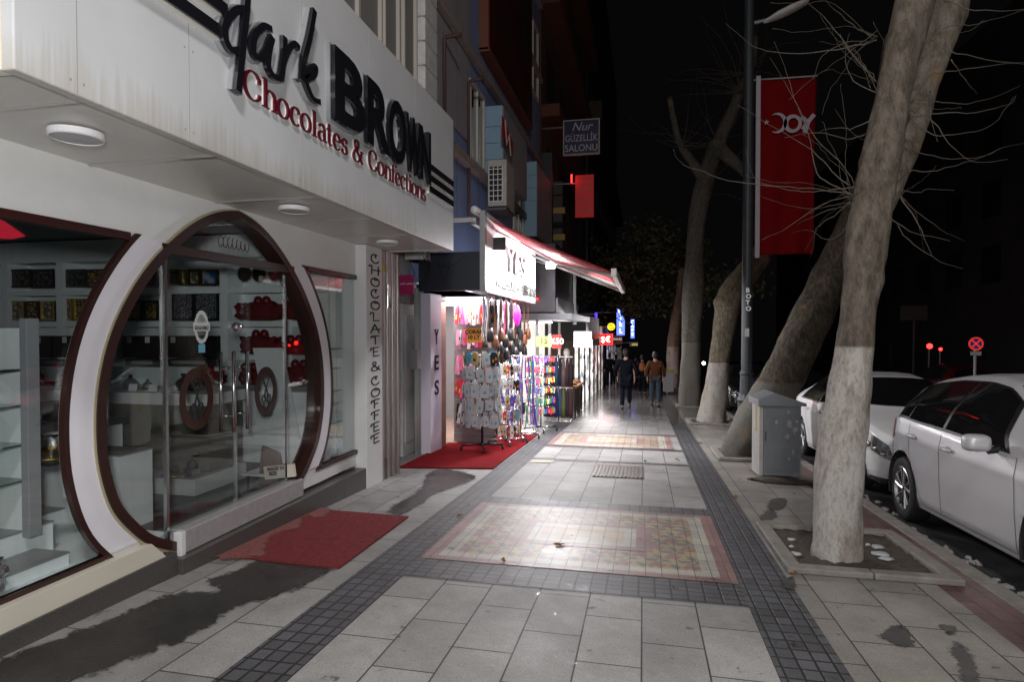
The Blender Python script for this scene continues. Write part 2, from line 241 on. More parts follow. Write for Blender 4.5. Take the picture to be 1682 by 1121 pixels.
# ------------------------------------------------------------------ object helpers
def tag(o, label=None, cat=None, group=None, kind=None):
    if label: o['label'] = label
    if cat: o['category'] = cat
    if group: o['group'] = group
    if kind: o['kind'] = kind
    return o
def empty(name, loc=(0, 0, 0), rz=0, label=None, cat=None, group=None, parent=None):
    o = bpy.data.objects.new(name, None); COL.objects.link(o); o.location = loc; o.rotation_euler = (0, 0, rz); o.empty_display_size = .1
    if parent: o.parent = parent
    return tag(o, label, cat, group)
class MB:
    def __init__(s): s.v = []; s.f = []; s.m = []; s.cur = 0
    def add(s, vs, fs):
        o = len(s.v); s.v += [tuple(v) for v in vs]; s.f += [tuple(o+i for i in f) for f in fs]; s.m += [s.cur]*len(fs); return s
    def box(s, x0, x1, y0, y1, z0, z1, sl=0):
        vs = [(x, y, z+(-sl*y)) for x in (x0, x1) for y in (y0, y1) for z in (z0, z1)]
        return s.add(vs, [(0, 1, 3, 2), (4, 6, 7, 5), (0, 4, 5, 1), (2, 3, 7, 6), (0, 2, 6, 4), (1, 5, 7, 3)])
    def obox(s, c, size, mat=None):
        c = Vector(c); sx, sy, sz = [a/2 for a in size]; mat = mat or Matrix.Identity(3)
        vs = [c+mat@Vector((x, y, z)) for x in (-sx, sx) for y in (-sy, sy) for z in (-sz, sz)]
        return s.add(vs, [(0, 1, 3, 2), (4, 6, 7, 5), (0, 4, 5, 1), (2, 3, 7, 6), (0, 2, 6, 4), (1, 5, 7, 3)])
    def tube(s, pts, rad, seg=8, cap=True):
        pts = [Vector(p) for p in pts]; n = len(pts)
        if not hasattr(rad, '__len__'): rad = [rad]*n
        up = Vector((0, 0, 1)); t0 = (pts[1]-pts[0]).normalized()
        a = t0.cross(up); a = a.normalized() if a.length > .01 else t0.cross(Vector((1, 0, 0))).normalized()
        vs = []
        for i, p in enumerate(pts):
            t = (pts[min(i+1, n-1)]-pts[max(i-1, 0)]).normalized(); a = (a-t*a.dot(t)).normalized(); b = t.cross(a)
            vs += [p+(a*math.cos(2*math.pi*k/seg)+b*math.sin(2*math.pi*k/seg))*rad[i] for k in range(seg)]
        fs = [(i*seg+k, i*seg+(k+1) % seg, (i+1)*seg+(k+1) % seg, (i+1)*seg+k) for i in range(n-1) for k in range(seg)]
        if cap: fs += [tuple(range(seg))[::-1], tuple((n-1)*seg+k for k in range(seg))]
        return s.add(vs, fs)
    def lathe(s, prof, c=(0, 0, 0), axis='z', seg=24):
        c = Vector(c); vs = []
        for r, h in prof:
            for k in range(seg):
                a = 2*math.pi*k/seg; p = (r*math.cos(a), r*math.sin(a), h)
                if axis == 'x': p = (p[2], p[0], p[1])
                elif axis == 'y': p = (p[0], p[2], p[1])
                vs.append(c+Vector(p))
        n = len(prof)
        return s.add(vs, [(i*seg+k, i*seg+(k+1) % seg, (i+1)*seg+(k+1) % seg, (i+1)*seg+k) for i in range(n-1) for k in range(seg)])
    def prism(s, poly, fn, d0, d1, holes=()):
        """poly (and holes) of 2-D points, fn(a, b, d) -> 3-D point; extruded between depths d0 and d1"""
        loops = [list(poly)]+[list(h) for h in holes]
        tris = tessellate_polygon([[Vector((a, b, 0)) for a, b in lp] for lp in loops])
        flat = [p for lp in loops for p in lp]; N = len(flat)
        vs = [fn(a, b, d0) for a, b in flat]+[fn(a, b, d1) for a, b in flat]
        fs = [tuple(t) for t in tris]+[tuple(i+N for i in t)[::-1] for t in tris]
        o = 0
        for lp in loops:
            k = len(lp); fs += [(o+i, o+(i+1) % k, o+(i+1) % k+N, o+i+N) for i in range(k)]; o += k
        return s.add(vs, fs)
    def build(s, name, mat, parent=None, smooth=False, bevel=0, loc=None, fix=True, seg=2):
        me = bpy.data.meshes.new(name); me.from_pydata(s.v, [], s.f)
        for mm in (mat if isinstance(mat, (list, tuple)) else [mat]): me.materials.append(mm)
        if any(s.m): me.polygons.foreach_set('material_index', s.m)
        if fix:
            b = bmesh.new(); b.from_mesh(me); bmesh.ops.recalc_face_normals(b, faces=b.faces); b.to_mesh(me); b.free()
        if smooth: me.polygons.foreach_set('use_smooth', [True]*len(me.polygons))
        o = bpy.data.objects.new(name, me); COL.objects.link(o)
        if loc is not None: o.location = loc
        if parent: o.parent = parent
        if bevel:
            bv = o.modifiers.new('bevel', 'BEVEL'); bv.width = bevel; bv.segments = seg; bv.limit_method = 'ANGLE'
        return o
def bx(name, mat, x0, x1, y0, y1, z0, z1, parent=None, bevel=0, sl=0):
    return MB().box(x0, x1, y0, y1, z0, z1, sl).build(name, mat, parent, bevel=bevel)
def kids(o): return [c for c in COL.objects if c.parent == o]
def copy_tree(o, loc=None, rz=None, label=None, parent=None):
    c = o.copy(); COL.objects.link(c)
    if parent: c.parent = parent
    if loc is not None: c.location = loc
    if rz is not None: c.rotation_euler = (0, 0, rz)
    if label: c['label'] = label
    for ch in list(o.children): copy_tree(ch, parent=c)
    return c
def cat_rom(pts, n=8, closed=False):
    out = []; N = len(pts); P = [np.array(p, float) for p in pts]
    rng = range(N if closed else N-1)
    for i in rng:
        if closed: p0, p1, p2, p3 = P[i-1], P[i], P[(i+1) % N], P[(i+2) % N]
        else: p0, p1, p2, p3 = P[max(i-1, 0)], P[i], P[i+1], P[min(i+2, N-1)]
        for k in range(n):
            t = k/n; out.append(tuple(.5*((2*p1)+(-p0+p2)*t+(2*p0-5*p1+4*p2-p3)*t*t+(-p0+3*p1-3*p2+p3)*t**3)))
    if not closed: out.append(tuple(P[-1]))
    return out
def text_mesh(s, size=1, bold=0, ext=.01, shear=0, align='LEFT', sx=1, spacing=1, bev=0):
    c = bpy.data.curves.new('t', 'FONT'); c.body = s; c.size = size; c.offset = bold; c.extrude = ext; c.shear = shear
    c.align_x = align; c.space_character = spacing; c.resolution_u = 4; c.bevel_depth = bev
    o = bpy.data.objects.new('t', c); COL.objects.link(o); dg = bpy.context.evaluated_depsgraph_get()
    me = bpy.data.meshes.new_from_object(o.evaluated_get(dg)); bpy.data.objects.remove(o); bpy.data.curves.remove(c)
    for v in me.vertices: v.co.x *= sx
    return me
def place_text(name, s, mat, origin, right, up, parent=None, **k):
    me = text_mesh(s, **k); me.materials.clear(); me.materials.append(mat)
    right = Vector(right).normalized(); up = Vector(up).normalized(); n = right.cross(up)
    mm = Matrix((right, up, n)).transposed()
    for v in me.vertices: v.co = Vector(origin)+mm@v.co
    me.name = name; o = bpy.data.objects.new(name, me); COL.objects.link(o)
    if parent: o.parent = parent
    return o
def arc(cx, cy, rx, ry, a0, a1, n=12): return [(cx+rx*math.cos(R(a0+(a1-a0)*i/n)), cy+ry*math.sin(R(a0+(a1-a0)*i/n))) for i in range(n+1)]
def stroke(mb, pts, fn, wv, wh, d0, d1):
    """ribbon along pts; wv = width of upright strokes, wh = width of level strokes"""
    P = [np.array(p, float) for p in pts]; L = []; Rr = []
    for i, p in enumerate(P):
        t = P[min(i+1, len(P)-1)]-P[max(i-1, 0)]; q = np.hypot(*t) or 1; t = t/q
        wd = (wv*abs(t[1])+wh*(1-abs(t[1])))/2; nn = np.array([-t[1], t[0]])*wd
        L.append(p+nn); Rr.append(p-nn)
    n = len(P); vs = [fn(*p, d0) for p in L]+[fn(*p, d0) for p in Rr]+[fn(*p, d1) for p in L]+[fn(*p, d1) for p in Rr]
    fs = []
    for i in range(n-1):
        fs += [(i, i+1, n+i+1, n+i), (2*n+i, 3*n+i, 3*n+i+1, 2*n+i+1), (i, 2*n+i, 2*n+i+1, i+1), (n+i, n+i+1, 3*n+i+1, 3*n+i)]
    fs += [(0, n, 3*n, 2*n), (n-1, 3*n-1, 4*n-1, 2*n-1)]
    mb.add(vs, fs)
# ------------------------------------------------------------------ ground
def sheet(name, mat, x0, x1, y0, y1, dz=0, kind='structure', ny=1, parent=None):
    mb = MB(); ys = [y0+(y1-y0)*i/ny for i in range(ny+1)]
    mb.add([(x, y, G(y)+dz) for y in ys for x in (x0, x1)], [(2*i, 2*i+1, 2*i+3, 2*i+2) for i in range(ny)])
    o = mb.build(name, mat, parent, fix=False); 
    if kind: o['kind'] = kind
    return o
slab = PAVE('grey_slabs', (.305, .30, .292), .56, .3286, .005, phase=(.13, -50+50*.3286*0+.0))
slabR = PAVE('grey_slabs_kerbside', (.29, .275, .25), .55, .36, .005, wet=.12)
sett = PAVE('dark_setts', (.095, .095, .105), .105, .088, .008, offset=0, var=.2, mcol=(.02, .02, .02), wet=.12)
settX = PAVE('dark_setts_cross', (.095, .095, .105), .075, .105, .008, offset=0, var=.2, mcol=(.02, .02, .02), wet=.15)
redp = PAVE('red_kerbside_pavers', (.15, .075, .065), .2, .12, .005, wet=.35)
sheet('ground', MT['road'], -260, 260, -60, 400, -.28)
sheet('road', MT['road'], 2.42, 13.5, -20, 120, -.10)
sheet('pavement', slab, -9, 2.28, -12, 120, 0)
sheet('pavement_kerbside', slabR, 1.0, 1.98, -12, 120, .004)
sheet('paver_strip', redp, 1.98, 2.28, -12, 120, .004)
sheet('sett_strip', sett, .655, 1.0, -12, 40, .004)
sheet('sett_strip', sett, -1.98, -1.645, -12, 40, .004)
for y0, y1 in ((3.98, 4.36), (6.17, 6.47), (8.98, 9.12), (10.35, 10.53), (12.32, 12.5)): sheet('sett_band', settX, -1.645, .655, y0, y1, .004)
sheet('far_pavement', slabR, 13.5, 18, -20, 120, .0)
mb = MB()
for i in range(64):
    y0 = -4+i*.8; mb.box(2.282, 2.42, y0+.004, y0+.796, -.16, .012, SL)
o = mb.build('kerb', MT['kerb'], bevel=.008); o['kind'] = 'structure'
# mosaic carpets of coloured tiles
def mosaic(x0, x1, y0, y1):
    g = lambda nm, c: PAVE(nm, c, .2, .115, .0035, offset=0, var=.1, mcol=(.05, .045, .04), rough=.5, wet=.1, wet_y=(13, 22))
    mats = MOS
    dz = .008
    def q(mb, a0, a1, b0, b1, z=0): mb.add([(a0, b0, G(b0)+dz+z), (a1, b0, G(b0)+dz+z), (a1, b1, G(b1)+dz+z), (a0, b1, G(b1)+dz+z)], [(0, 1, 2, 3)])
    def ring(mb, i0, i1, k):
        mb.cur = k; X0, X1, Y0, Y1 = x0+i0, x1-i0, y0+i0*.8, y1-i0*.8; A0, A1, B0, B1 = x0+i1, x1-i1, y0+i1*.8, y1-i1*.8
        q(mb, X0, X1, Y0, B0); q(mb, X0, X1, B1, Y1); q(mb, X0, A0, B0, B1); q(mb, A1, X1, B0, B1)
    mb = MB(); ring(mb, 0, .11, 0); ring(mb, .11, .23, 1)
    ix0, ix1, iy0, iy1 = x0+.23, x1-.23, y0+.184, y1-.184
    cx, cy = (x0+x1)/2, (y0+y1)/2
    hx, hy = .58, .36
    # triangle lattice of rhomb stars; the light falling on this side is put into its paler colour
    a = .062; hgt = a*math.sqrt(3)/2
    def colr(x, y):
        best = 9
        P = 4*a; Q = 4*hgt
        u, v = x-cx, y-cy
        j = round(v/Q)
        for jj in (j-1, j, j+1):
            off = (jj % 2)*P/2; i = round((u-off)/P)
            for ii in (i-1, i, i+1):
                dx, dy = u-off-ii*P, v-jj*Q; d = math.hypot(dx, dy); an = (math.degrees(math.atan2(dy, dx))) % 60
                rr = d*(1+.55*abs(an-30)/30) if False else d/(1-.42*(1-abs(an-30)/30))
                best = min(best, d*(1+.5*(abs(an-30)/30)))
        return 0 if best < 1.25*a else (2 if best < 2.25*a else 3)
    ny = int((iy1-iy0)/hgt)+1; nx = int((ix1-ix0)/a)+2
    for r in range(ny):
        ya, yb = iy0+r*hgt, min(iy0+(r+1)*hgt, iy1)
        if ya >= iy1: break
        for c in range(-1, nx):
            for up_ in (0, 1):
                s = (r % 2)*a/2
                if up_: t = [(ix0+c*a+s, ya), (ix0+(c+1)*a+s, ya), (ix0+(c+.5)*a+s, yb)]
                else: t = [(ix0+(c+1)*a+s, ya), (ix0+(c+1.5)*a+s, yb), (ix0+(c+.5)*a+s, yb)]
                t = [(min(max(x, ix0), ix1), y) for x, y in t]
                mx, my = sum(p[0] for p in t)/3, sum(p[1] for p in t)/3
                if abs((t[1][0]-t[0][0])*(t[2][1]-t[0][1])-(t[2][0]-t[0][0])*(t[1][1]-t[0][1])) < 1e-6: continue
                if abs(mx-cx) < hx-.02 and abs(my-cy) < hy-.02: continue
                mb.cur = colr(mx, my); mb.add([(x, y, G(y)+dz) for x, y in t], [(0, 1, 2)])
    def cring(h0x, h0y, h1x, h1y, k):
        mb.cur = k; q(mb, cx-h0x, cx+h0x, cy-h0y, cy-h1y, .002); q(mb, cx-h0x, cx+h0x, cy+h1y, cy+h0y, .002)
        q(mb, cx-h0x, cx-h1x, cy-h1y, cy+h1y, .002); q(mb, cx+h1x, cx+h0x, cy-h1y, cy+h1y, .002)
    cring(hx, hy, hx-.13, hy-.09, 0); cring(hx-.13, hy-.09, hx-.23, hy-.16, 1); cring(hx-.23, hy-.16, hx-.33, hy-.2, 4)
    mb.cur = 2; q(mb, cx-hx+.33, cx+hx-.33, cy-hy+.2, cy+hy-.2, .002)
    o = mb.build('mosaic_paving', mats, fix=False); o['kind'] = 'structure'
g = lambda nm, c: PAVE(nm, c, .2, .115, .003, offset=0, var=.12, mcol=(.055, .05, .045), rough=.5, wet=.1, wet_y=(13, 22))
MOS = [g('pink_tile', (.30, .18, .17)), g('ivory_tile', (.44, .425, .37)), g('yellow_tile', (.40, .31, .18)), g('grey_tile', (.16, .185, .195)), g('sand_tile', (.42, .33, .22))]
mosaic(-1.65, .65, 4.36, 6.17); mosaic(-1.64, .52, 10.53, 12.32)
# wet streaks of washing water and damp spots
def SOFT(m, sc=14):
    """the film thins out unevenly towards its edge"""
    n, l = m.node_tree.nodes, m.node_tree.links; b = n['Principled BSDF']; at = n.new('ShaderNodeAttribute'); at.attribute_name = 'edge'; tc = n.new('ShaderNodeTexCoord')
    t = n.new('ShaderNodeTexNoise'); t.inputs['Scale'].default_value = sc; t.inputs['Detail'].default_value = 9; t.inputs['Roughness'].default_value = .75; l.new(tc.outputs['Object'], t.inputs['Vector'])
    r_ = n.new('ShaderNodeMapRange'); r_.inputs[1].default_value = .25; r_.inputs[2].default_value = .75; r_.inputs[3].default_value = -.75; r_.inputs[4].default_value = .75; l.new(t.outputs[0], r_.inputs[0])
    a = n.new('ShaderNodeMath'); a.operation = 'ADD'; l.new(at.outputs['Fac'], a.inputs[0]); l.new(r_.outputs[0], a.inputs[1])
    q = n.new('ShaderNodeMapRange'); q.inputs[1].default_value = .35; q.inputs[2].default_value = .7; q.inputs[3].default_value = 0; q.inputs[4].default_value = .93; l.new(a.outputs[0], q.inputs[0])
    tr = n.new('ShaderNodeBsdfTransparent'); mx = n.new('ShaderNodeMixShader'); l.new(q.outputs[0], mx.inputs[0]); l.new(tr.outputs[0], mx.inputs[1]); l.new(b.outputs[0], mx.inputs[2]); l.new(mx.outputs[0], n['Material Output'].inputs[0]); return m
SOFT(MT['wet']); SOFT(MT['damp'], 20)
def blob(name, pts, mat, dz=.009, jag=.012, dens=7, kind='structure', seed=1, wid=.05):
    P = cat_rom(pts, 5, closed=True); n_ = len(P); area = sum(P[i][0]*P[(i+1) % n_][1]-P[(i+1) % n_][0]*P[i][1] for i in range(n_))
    if area < 0: P = P[::-1]
    O_, I_ = [], []
    for i in range(n_):
        a, b = P[i-1], P[(i+1) % n_]; t = (b[0]-a[0], b[1]-a[1]); q = math.hypot(*t) or 1; nn = (t[1]/q, -t[0]/q)
        O_.append((P[i][0]+nn[0]*wid, P[i][1]+nn[1]*wid)); I_.append((P[i][0]-nn[0]*wid, P[i][1]-nn[1]*wid))
    tr = tessellate_polygon([[Vector((x, y, 0)) for x, y in I_]])
    mb = MB().add([(x, y, G(y)+dz) for x, y in I_+O_], [tuple(t) for t in tr]+[(i, (i+1) % n_, n_+(i+1) % n_, n_+i) for i in range(n_)]); o = mb.build(name, mat, fix=False)
    for p in o.data.polygons:
        if p.normal.z < 0: p.flip()
    at = o.data.attributes.new('edge', 'FLOAT', 'POINT')
    for i in range(2*n_): at.data[i].value = 1.0 if i < n_ else 0.0
    if kind: o['kind'] = kind
    return o
def gp(L): return [(p.x, p.y) for p in (atG(*q) for q in L)]
blob('wet_streak', gp([(-60, 1092), (0, 1088), (60, 1066), (120, 1044), (190, 1016), (255, 988), (300, 976), (360, 974), (345, 956), (400, 935), (435, 915), (470, 905), (552, 926), (500, 965), (440, 985), (385, 1000), (330, 1040), (215, 1085), (120, 1121), (-20, 1160)]), MT['wet'], seed=3)
blob('wet_streak', gp([(640, 838), (690, 806), (705, 778), (735, 772), (780, 784), (760, 796), (715, 812), (690, 830), (660, 846)]), MT['wet'], seed=4, jag=.02)
for i, q in enumerate([[(1445, 1045), (1480, 1030), (1500, 1060), (1478, 1064)], [(1560, 1068), (1584, 1066), (1610, 1121), (1580, 1121), (1575, 1095)], [(1268, 822), (1290, 822), (1285, 838), (1262, 838)], [(1255, 845), (1268, 838), (1276, 852), (1250, 856)], [(1545, 1030), (1570, 1035), (1560, 1046)], [(1282, 960), (1300, 950), (1306, 968), (1296, 972)]]):
    blob('damp_spot', gp(q), MT['damp'], jag=.018, seed=10+i, wid=.03)
# red matting
def RIBS(m, ang=0.0):
    n, l = m.node_tree.nodes, m.node_tree.links; b = n['Principled BSDF']; tc = n.new('ShaderNodeTexCoord'); w_ = n.new('ShaderNodeTexWave'); w_.bands_direction = 'Y'
    w_.inputs['Scale'].default_value = 14; w_.inputs['Distortion'].default_value = .4; l.new(tc.outputs['Object'], w_.inputs['Vector'])
    bp = n.new('ShaderNodeBump'); bp.inputs['Distance'].default_value = .006; bp.inputs['Strength'].default_value = .8; l.new(w_.outputs[0], bp.inputs['Height'])
    if b.inputs['Normal'].links: l.new(b.inputs['Normal'].links[0].from_socket, bp.inputs['Normal'])
    l.new(bp.outputs[0], b.inputs['Normal'])
RIBS(MT['carpet']); RIBS(MT['doormat'])
def mat_thing(pts, label):
    r = MB(); p2 = gp(pts)
    r.prism(p2, lambda a, b, d: Vector((a, b, G(b)+d)), .008, .02)
    return tag(r.build('door_mat', MT['carpet'] if 'long' in label else MT['doormat']), label, 'mat')
mat_thing([(340, 914), (557, 937), (671, 852), (500, 838)], 'large red ribbed mat in front of the round glass door, its edge worn pale')
mat_thing([(655, 770), (810, 772), (885, 715), (800, 690), (735, 730)], 'long red carpet under the display racks of the accessory shop')
worn = SOFT(M('worn_carpet', (.27, .085, .08), .85, bump=.6, bscale=260, var=.25, vscale=30), 22)
o = blob('dry_patch', gp([(352, 913), (500, 840), (545, 843), (520, 856), (500, 852), (490, 872), (455, 880), (440, 893), (435, 915), (415, 921)]), worn, dz=.0225, jag=.025, kind='structure', seed=6)
# drain cover and cream slab
t = empty('drain_cover', (0, 0, 0), label='cast iron ribbed drain cover let into the grey slabs', cat='drain cover')
a, b = atG(972, 784), atG(1055, 768)
mb = MB(); mb.prism([(a.x, a.y), (b.x+.02, a.y), (b.x+.02, b.y), (a.x, b.y)], lambda p, q, d: Vector((p, q, G(q)+d)), .004, .010)
for i in range(13):
    xx = a.x+.03+i*(b.x-a.x-.04)/12
    mb.box(xx-.01, xx+.01, a.y+.03, b.y-.03, .0105, .018, SL)
mb.build('grate', MT['iron'], t)
sheet('cream_slab', M('cream_slab', (.42, .40, .28), .5, var=.1, vscale=20), -1.6, -1.28, 8.72, 8.96, .008)
# tree pit in front
def pit(x0, x1, y0, y1, label, w=.11, h=.055):
    t = empty('tree_pit', (0, 0, 0), label=label, cat='tree pit')
    mb = MB()
    for a, b, c, d in ((x0, x1, y0, y0+w), (x0, x1, y1-w, y1), (x0, x0+w, y0+w, y1-w), (x1-w, x1, y0+w, y1-w)):
        L = max(b-a, d-c); n = max(1, round(L/.5))
        for i in range(n):
            if b-a > d-c: mb.box(a+(b-a)*i/n+.003, a+(b-a)*(i+1)/n-.003, c, d, .005, h, SL)
            else: mb.box(a, b, c+(d-c)*i/n+.003, c+(d-c)*(i+1)/n-.003, .005, h, SL)
    mb.build('edging', MT['kerb'], t, bevel=.012)
    mb = MB(); n = 22; vs = []
    for i in range(n+1):
        for j in range(n+1):
            x = x0+w+(x1-x0-2*w)*i/n; y = y0+w+(y1-y0-2*w)*j/n
            vs.append((x, y, G(y)+.012+random.uniform(0, .02)))
    mb.add(vs, [(i*(n+1)+j, (i+1)*(n+1)+j, (i+1)*(n+1)+j+1, i*(n+1)+j+1) for i in range(n) for j in range(n)])
    mb.build('soil', MT['soil'], t, smooth=True)
pit(1.02, 2.16, 4.66, 5.92, 'stone-edged tree pit with wet soil round the nearest white trunk')
pit(1.12, 2.1, 9.55, 10.75, 'stone-edged tree pit under the leaning trunk behind the grey cabinet')
pit(1.05, 2.1, 14.7, 15.9, 'stone-edged tree pit round the third trunk', h=.04)
pit(1.05, 2.1, 19.7, 20.9, 'stone-edged tree pit round the fourth trunk', h=.04)
pit(1.05, 2.1, 27.4, 28.8, 'farthest low stone edging of a tree pit beside the walkers', h=.2)
def lump(name, c, s, mat, label, cat, group, seed):
    rnd = random.Random(seed); b = bmesh.new(); bmesh.ops.create_icosphere(b, subdivisions=2, radius=1)
    for v in b.verts:
        k = rnd.uniform(.7, 1.25); v.co = Vector((v.co.x*s[0]*k, v.co.y*s[1]*k, max(v.co.z*s[2]*k, -.01)))
    me = bpy.data.meshes.new(name); b.to_mesh(me); b.free(); me.materials.append(mat)
    me.polygons.foreach_set('use_smooth', [True]*len(me.polygons))
    o = bpy.data.objects.new(name, me); COL.objects.link(o); o.location = (c[0], c[1], G(c[1])+c[2]); return tag(o, label, cat, group)
i = 0
for px, py, s in ((1440, 905, .05), (1445, 917, .07), (1455, 925, .05), (1300, 893, .035), (1308, 917, .04), (1425, 902, .02), (1290, 872, .015), (1300, 905, .02)):
    p = atG(px, py); i += 1
    lump('snow_patch', (p.x, p.y, .03), (s, s*.7, .014), MT['snow'], 'thin scrap of old snow on the soil of the front tree pit', 'snow', 'snow scraps in the front tree pit', i)
rs = random.Random(5)
for k in range(70):
    y = rs.uniform(4.0, 9.4); 
    lump('slush_lump', (rs.uniform(2.44, 2.66), y, -.095), (rs.uniform(.012, .04), rs.uniform(.015, .055), rs.uniform(.01, .03)), MT['slush'], 'dirty lump of slush in the gutter beside the parked cars', 'slush', 'slush lumps along the kerb', 50+k)
def leaf(px, py, s, label, seed):
    rnd = random.Random(seed); p = atG(px, py); mb = MB(); n = 14
    vs = [(0, 0, .012)]+[(s*(1 if k % 2 else .45)*math.cos(2*math.pi*k/n)*rnd.uniform(.7, 1.2), s*(1 if k % 2 else .5)*math.sin(2*math.pi*k/n)*rnd.uniform(.7, 1.2), rnd.uniform(0, .03)) for k in range(n)]
    mb.add(vs, [(0, 1+k, 1+(k+1) % n) for k in range(n)])
    o = mb.build('dead_leaf', MT['leaf'], loc=(p.x, p.y, p.z+.006), fix=False)
    tag(o, label, 'leaf', 'dead plane leaves on the paving')
for k, (px, py, s) in enumerate([(1206, 819, .05), (1113, 757, .05), (755, 851, .04), (826, 925, .03), (918, 899, .05), (900, 690, .04), (1302, 945, .035), (1060, 760, .03), (870, 700, .04), (1235, 790, .06), (1190, 700, .06), (1150, 730, .05)]):
    leaf(px, py, s, 'curled brown plane leaf lying on the paving', 30+k)
# ------------------------------------------------------------------ chocolate shop front
FX = -3.25
shop = empty('shop_building', (-3.25, 4.4, 0), label='white chocolate shop with overhanging sign band and large round glass entrance', cat='shop')
shop.location = (0, 0, 0)
EY = 4.40
_e = [(0, 2.52), (.21, 2.475), (.42, 2.385), (.64, 2.24), (.86, 2.05), (1.02, 1.87), (1.16, 1.66), (1.26, 1.44), (1.32, 1.2), (1.34, .95), (1.32, .7), (1.24, .44), (1.11, .26), (.94, .10), (.70, -.03)]
def egg(off=0, lo=-9, hi=9):
    p = cat_rom(_e, 5); out = []
    for i, (a, b) in enumerate(p):
        q, r = p[min(i+1, len(p)-1)], p[max(i-1, 0)]; t = (q[0]-r[0], q[1]-r[1]); L = math.hypot(*t)
        n = (-t[1]/L, t[0]/L)
        out.append((a+n[0]*off if i else 0, b+n[1]*off))
    return out                      # right-hand half, top to bottom
def egg_full(off): h = egg(off); return [(EY+a, b) for a, b in h]+[(EY-a, b) for a, b in h[::-1][:-1]]
fy = lambda X: (lambda a, b, d: Vector((X+d, a, b)))
ZL, ZR = 2.13, .155
def half_between(off, side, z0, z1):
    h = [(a, b) for a, b in egg(off) if z0 <= b <= z1]
    hh = egg(off)
    def at(z):
        for (a, b), (c, d) in zip(hh, hh[1:]):
            if b >= z >= d: return a+(c-a)*(b-z)/(b-d)
        return hh[-1][0]
    h = [(at(z1), z1)]+h+[(at(z0), z0)]
    return [(EY+side*a, b) for a, b in h]
lw = half_between(.20, -1, ZR, ZL)          # right edge of the left window
rw = half_between(.20, 1, ZR, ZL)           # left edge of the right window
hole_l = [(.75, ZR), *lw[::-1], (.75, ZL)]
hole_r = [(6.59, ZR), *rw[::-1], (6.59, ZL)]
door_hole = egg_full(-.004)
mb = MB(); mb.prism([(.2, -.02), (6.98, -.02), (6.98, 2.54), (.2, 2.54)], fy(FX), -.03, 0, holes=[hole_l, hole_r, [p for p in door_hole if True] if False else [(a, max(b, .0)) for a, b in door_hole]])
mb.build('front_wall', MT['wall'], shop)
def band(o1, o2, z0=-9, z1=9, side=None):
    """closed strip between two offsets of the egg"""
    if side is None: return None
    A = half_between(o1, side, z0, z1) if z0 > -5 else [(EY+side*a, b) for a, b in egg(o1)]
    B = half_between(o2, side, z0, z1) if z0 > -5 else [(EY+side*a, b) for a, b in egg(o2)]
    return A+B[::-1]
for s in (-1, 1): MB().prism(band(.0, .175, ZR, 2.16, s), fy(FX), -.01, .012).build('white_ring', MT['ring'], shop)
mb = MB()
for s in (-1, 1): mb.prism(band(-.064, .0, side=s), fy(FX), -.13, .03)
frame = mb.build('round_door_frame', MT['brown'], shop)
mb = MB()
for s in (-1, 1): mb.prism(band(-.002, .014, side=s), fy(FX), 0, .02)
mb.build('frame_edge_strip', M('pale_edge', (.42, .38, .26), .5), shop)
def win(hole, edge, side, yfar):
    wn = empty('window', parent=shop)
    fr = MB()
    fr.prism([(min(yfar, edge[0][0]), ZL-.0), (max(yfar, edge[0][0]), ZL-.0), (max(yfar, edge[0][0]), ZL+.05), (min(yfar, edge[0][0]), ZL+.05)], fy(FX), -.028, .016)
    fr.prism([(min(yfar, edge[-1][0]), ZR-.045), (max(yfar, edge[-1][0]), ZR-.045), (max(yfar, edge[-1][0]), ZR), (min(yfar, edge[-1][0]), ZR)], fy(FX), -.028, .016)
    A = half_between(.172, side, ZR-.045, ZL+.05); B = half_between(.206, side, ZR-.045, ZL+.05)
    fr.prism(A+B[::-1], fy(FX), -.022, .0165)
    fr.box(FX-.028, FX+.016, yfar-.02, yfar+.025, ZR-.045, ZL+.05)
    fr.build('frame', MT['brown'], wn)
    h = [(a, b) for a, b in hole]; g_ = MB(); g_.prism(h, fy(FX), -.026, -.02); g_.build('pane', MT['glass'], wn)
win(hole_l, lw, -1, .75); win(hole_r, rw, 1, 6.59)
# door glazing
gx = FX-.04
def egg_clip(y0, y1, z0, z1, off=-.05, n=26):
    hh = egg(off)
    def wat(z):
        if z >= hh[0][1]: return 0
        for (a, b), (c, d) in zip(hh, hh[1:]):
            if b >= z >= d: return a+(c-a)*(b-z)/(b-d)
        return hh[-1][0]
    L, Rr = [], []
    for i in range(n+1):
        z = z0+(z1-z0)*i/n; w_ = wat(z); a, b = max(y0, EY-w_), min(y1, EY+w_)
        if b > a+.001: L.append((a, z)); Rr.append((b, z))
    return Rr+L[::-1]
DZ0, DZ1 = .09, 2.08
for y0, y1, nm in ((2.9, 3.685, 'side_glass'), (5.165, 5.9, 'side_glass')):
    p = egg_clip(y0, y1, -.02 if y0 < 3 else DZ0, 2.1); MB().prism(p, fy(gx), -.01, 0).build(nm, MT['glass'], shop)
MB().prism(egg_clip(3, 6, 2.15, 2.5), fy(gx), -.01, 0).build('fanlight_glass', MT['glass'], shop)
mb = MB(); mb.box(FX-.09, FX+.022, 3.6, 5.22, 2.085, 2.15); mb.build('transom', MT['brown'], shop, bevel=.006)
mb = MB()
mb.box(gx-.014, gx+.012, 3.665, 3.69, -.0, 2.085); mb.box(gx-.012, gx+.008, 5.155, 5.17, .09, 2.085); mb.box(gx-.012, gx+.01, 4.418, 4.432, .09, .72)
mb.build('glass_edge', MT['steel'], shop)
scis = MT['blackm']
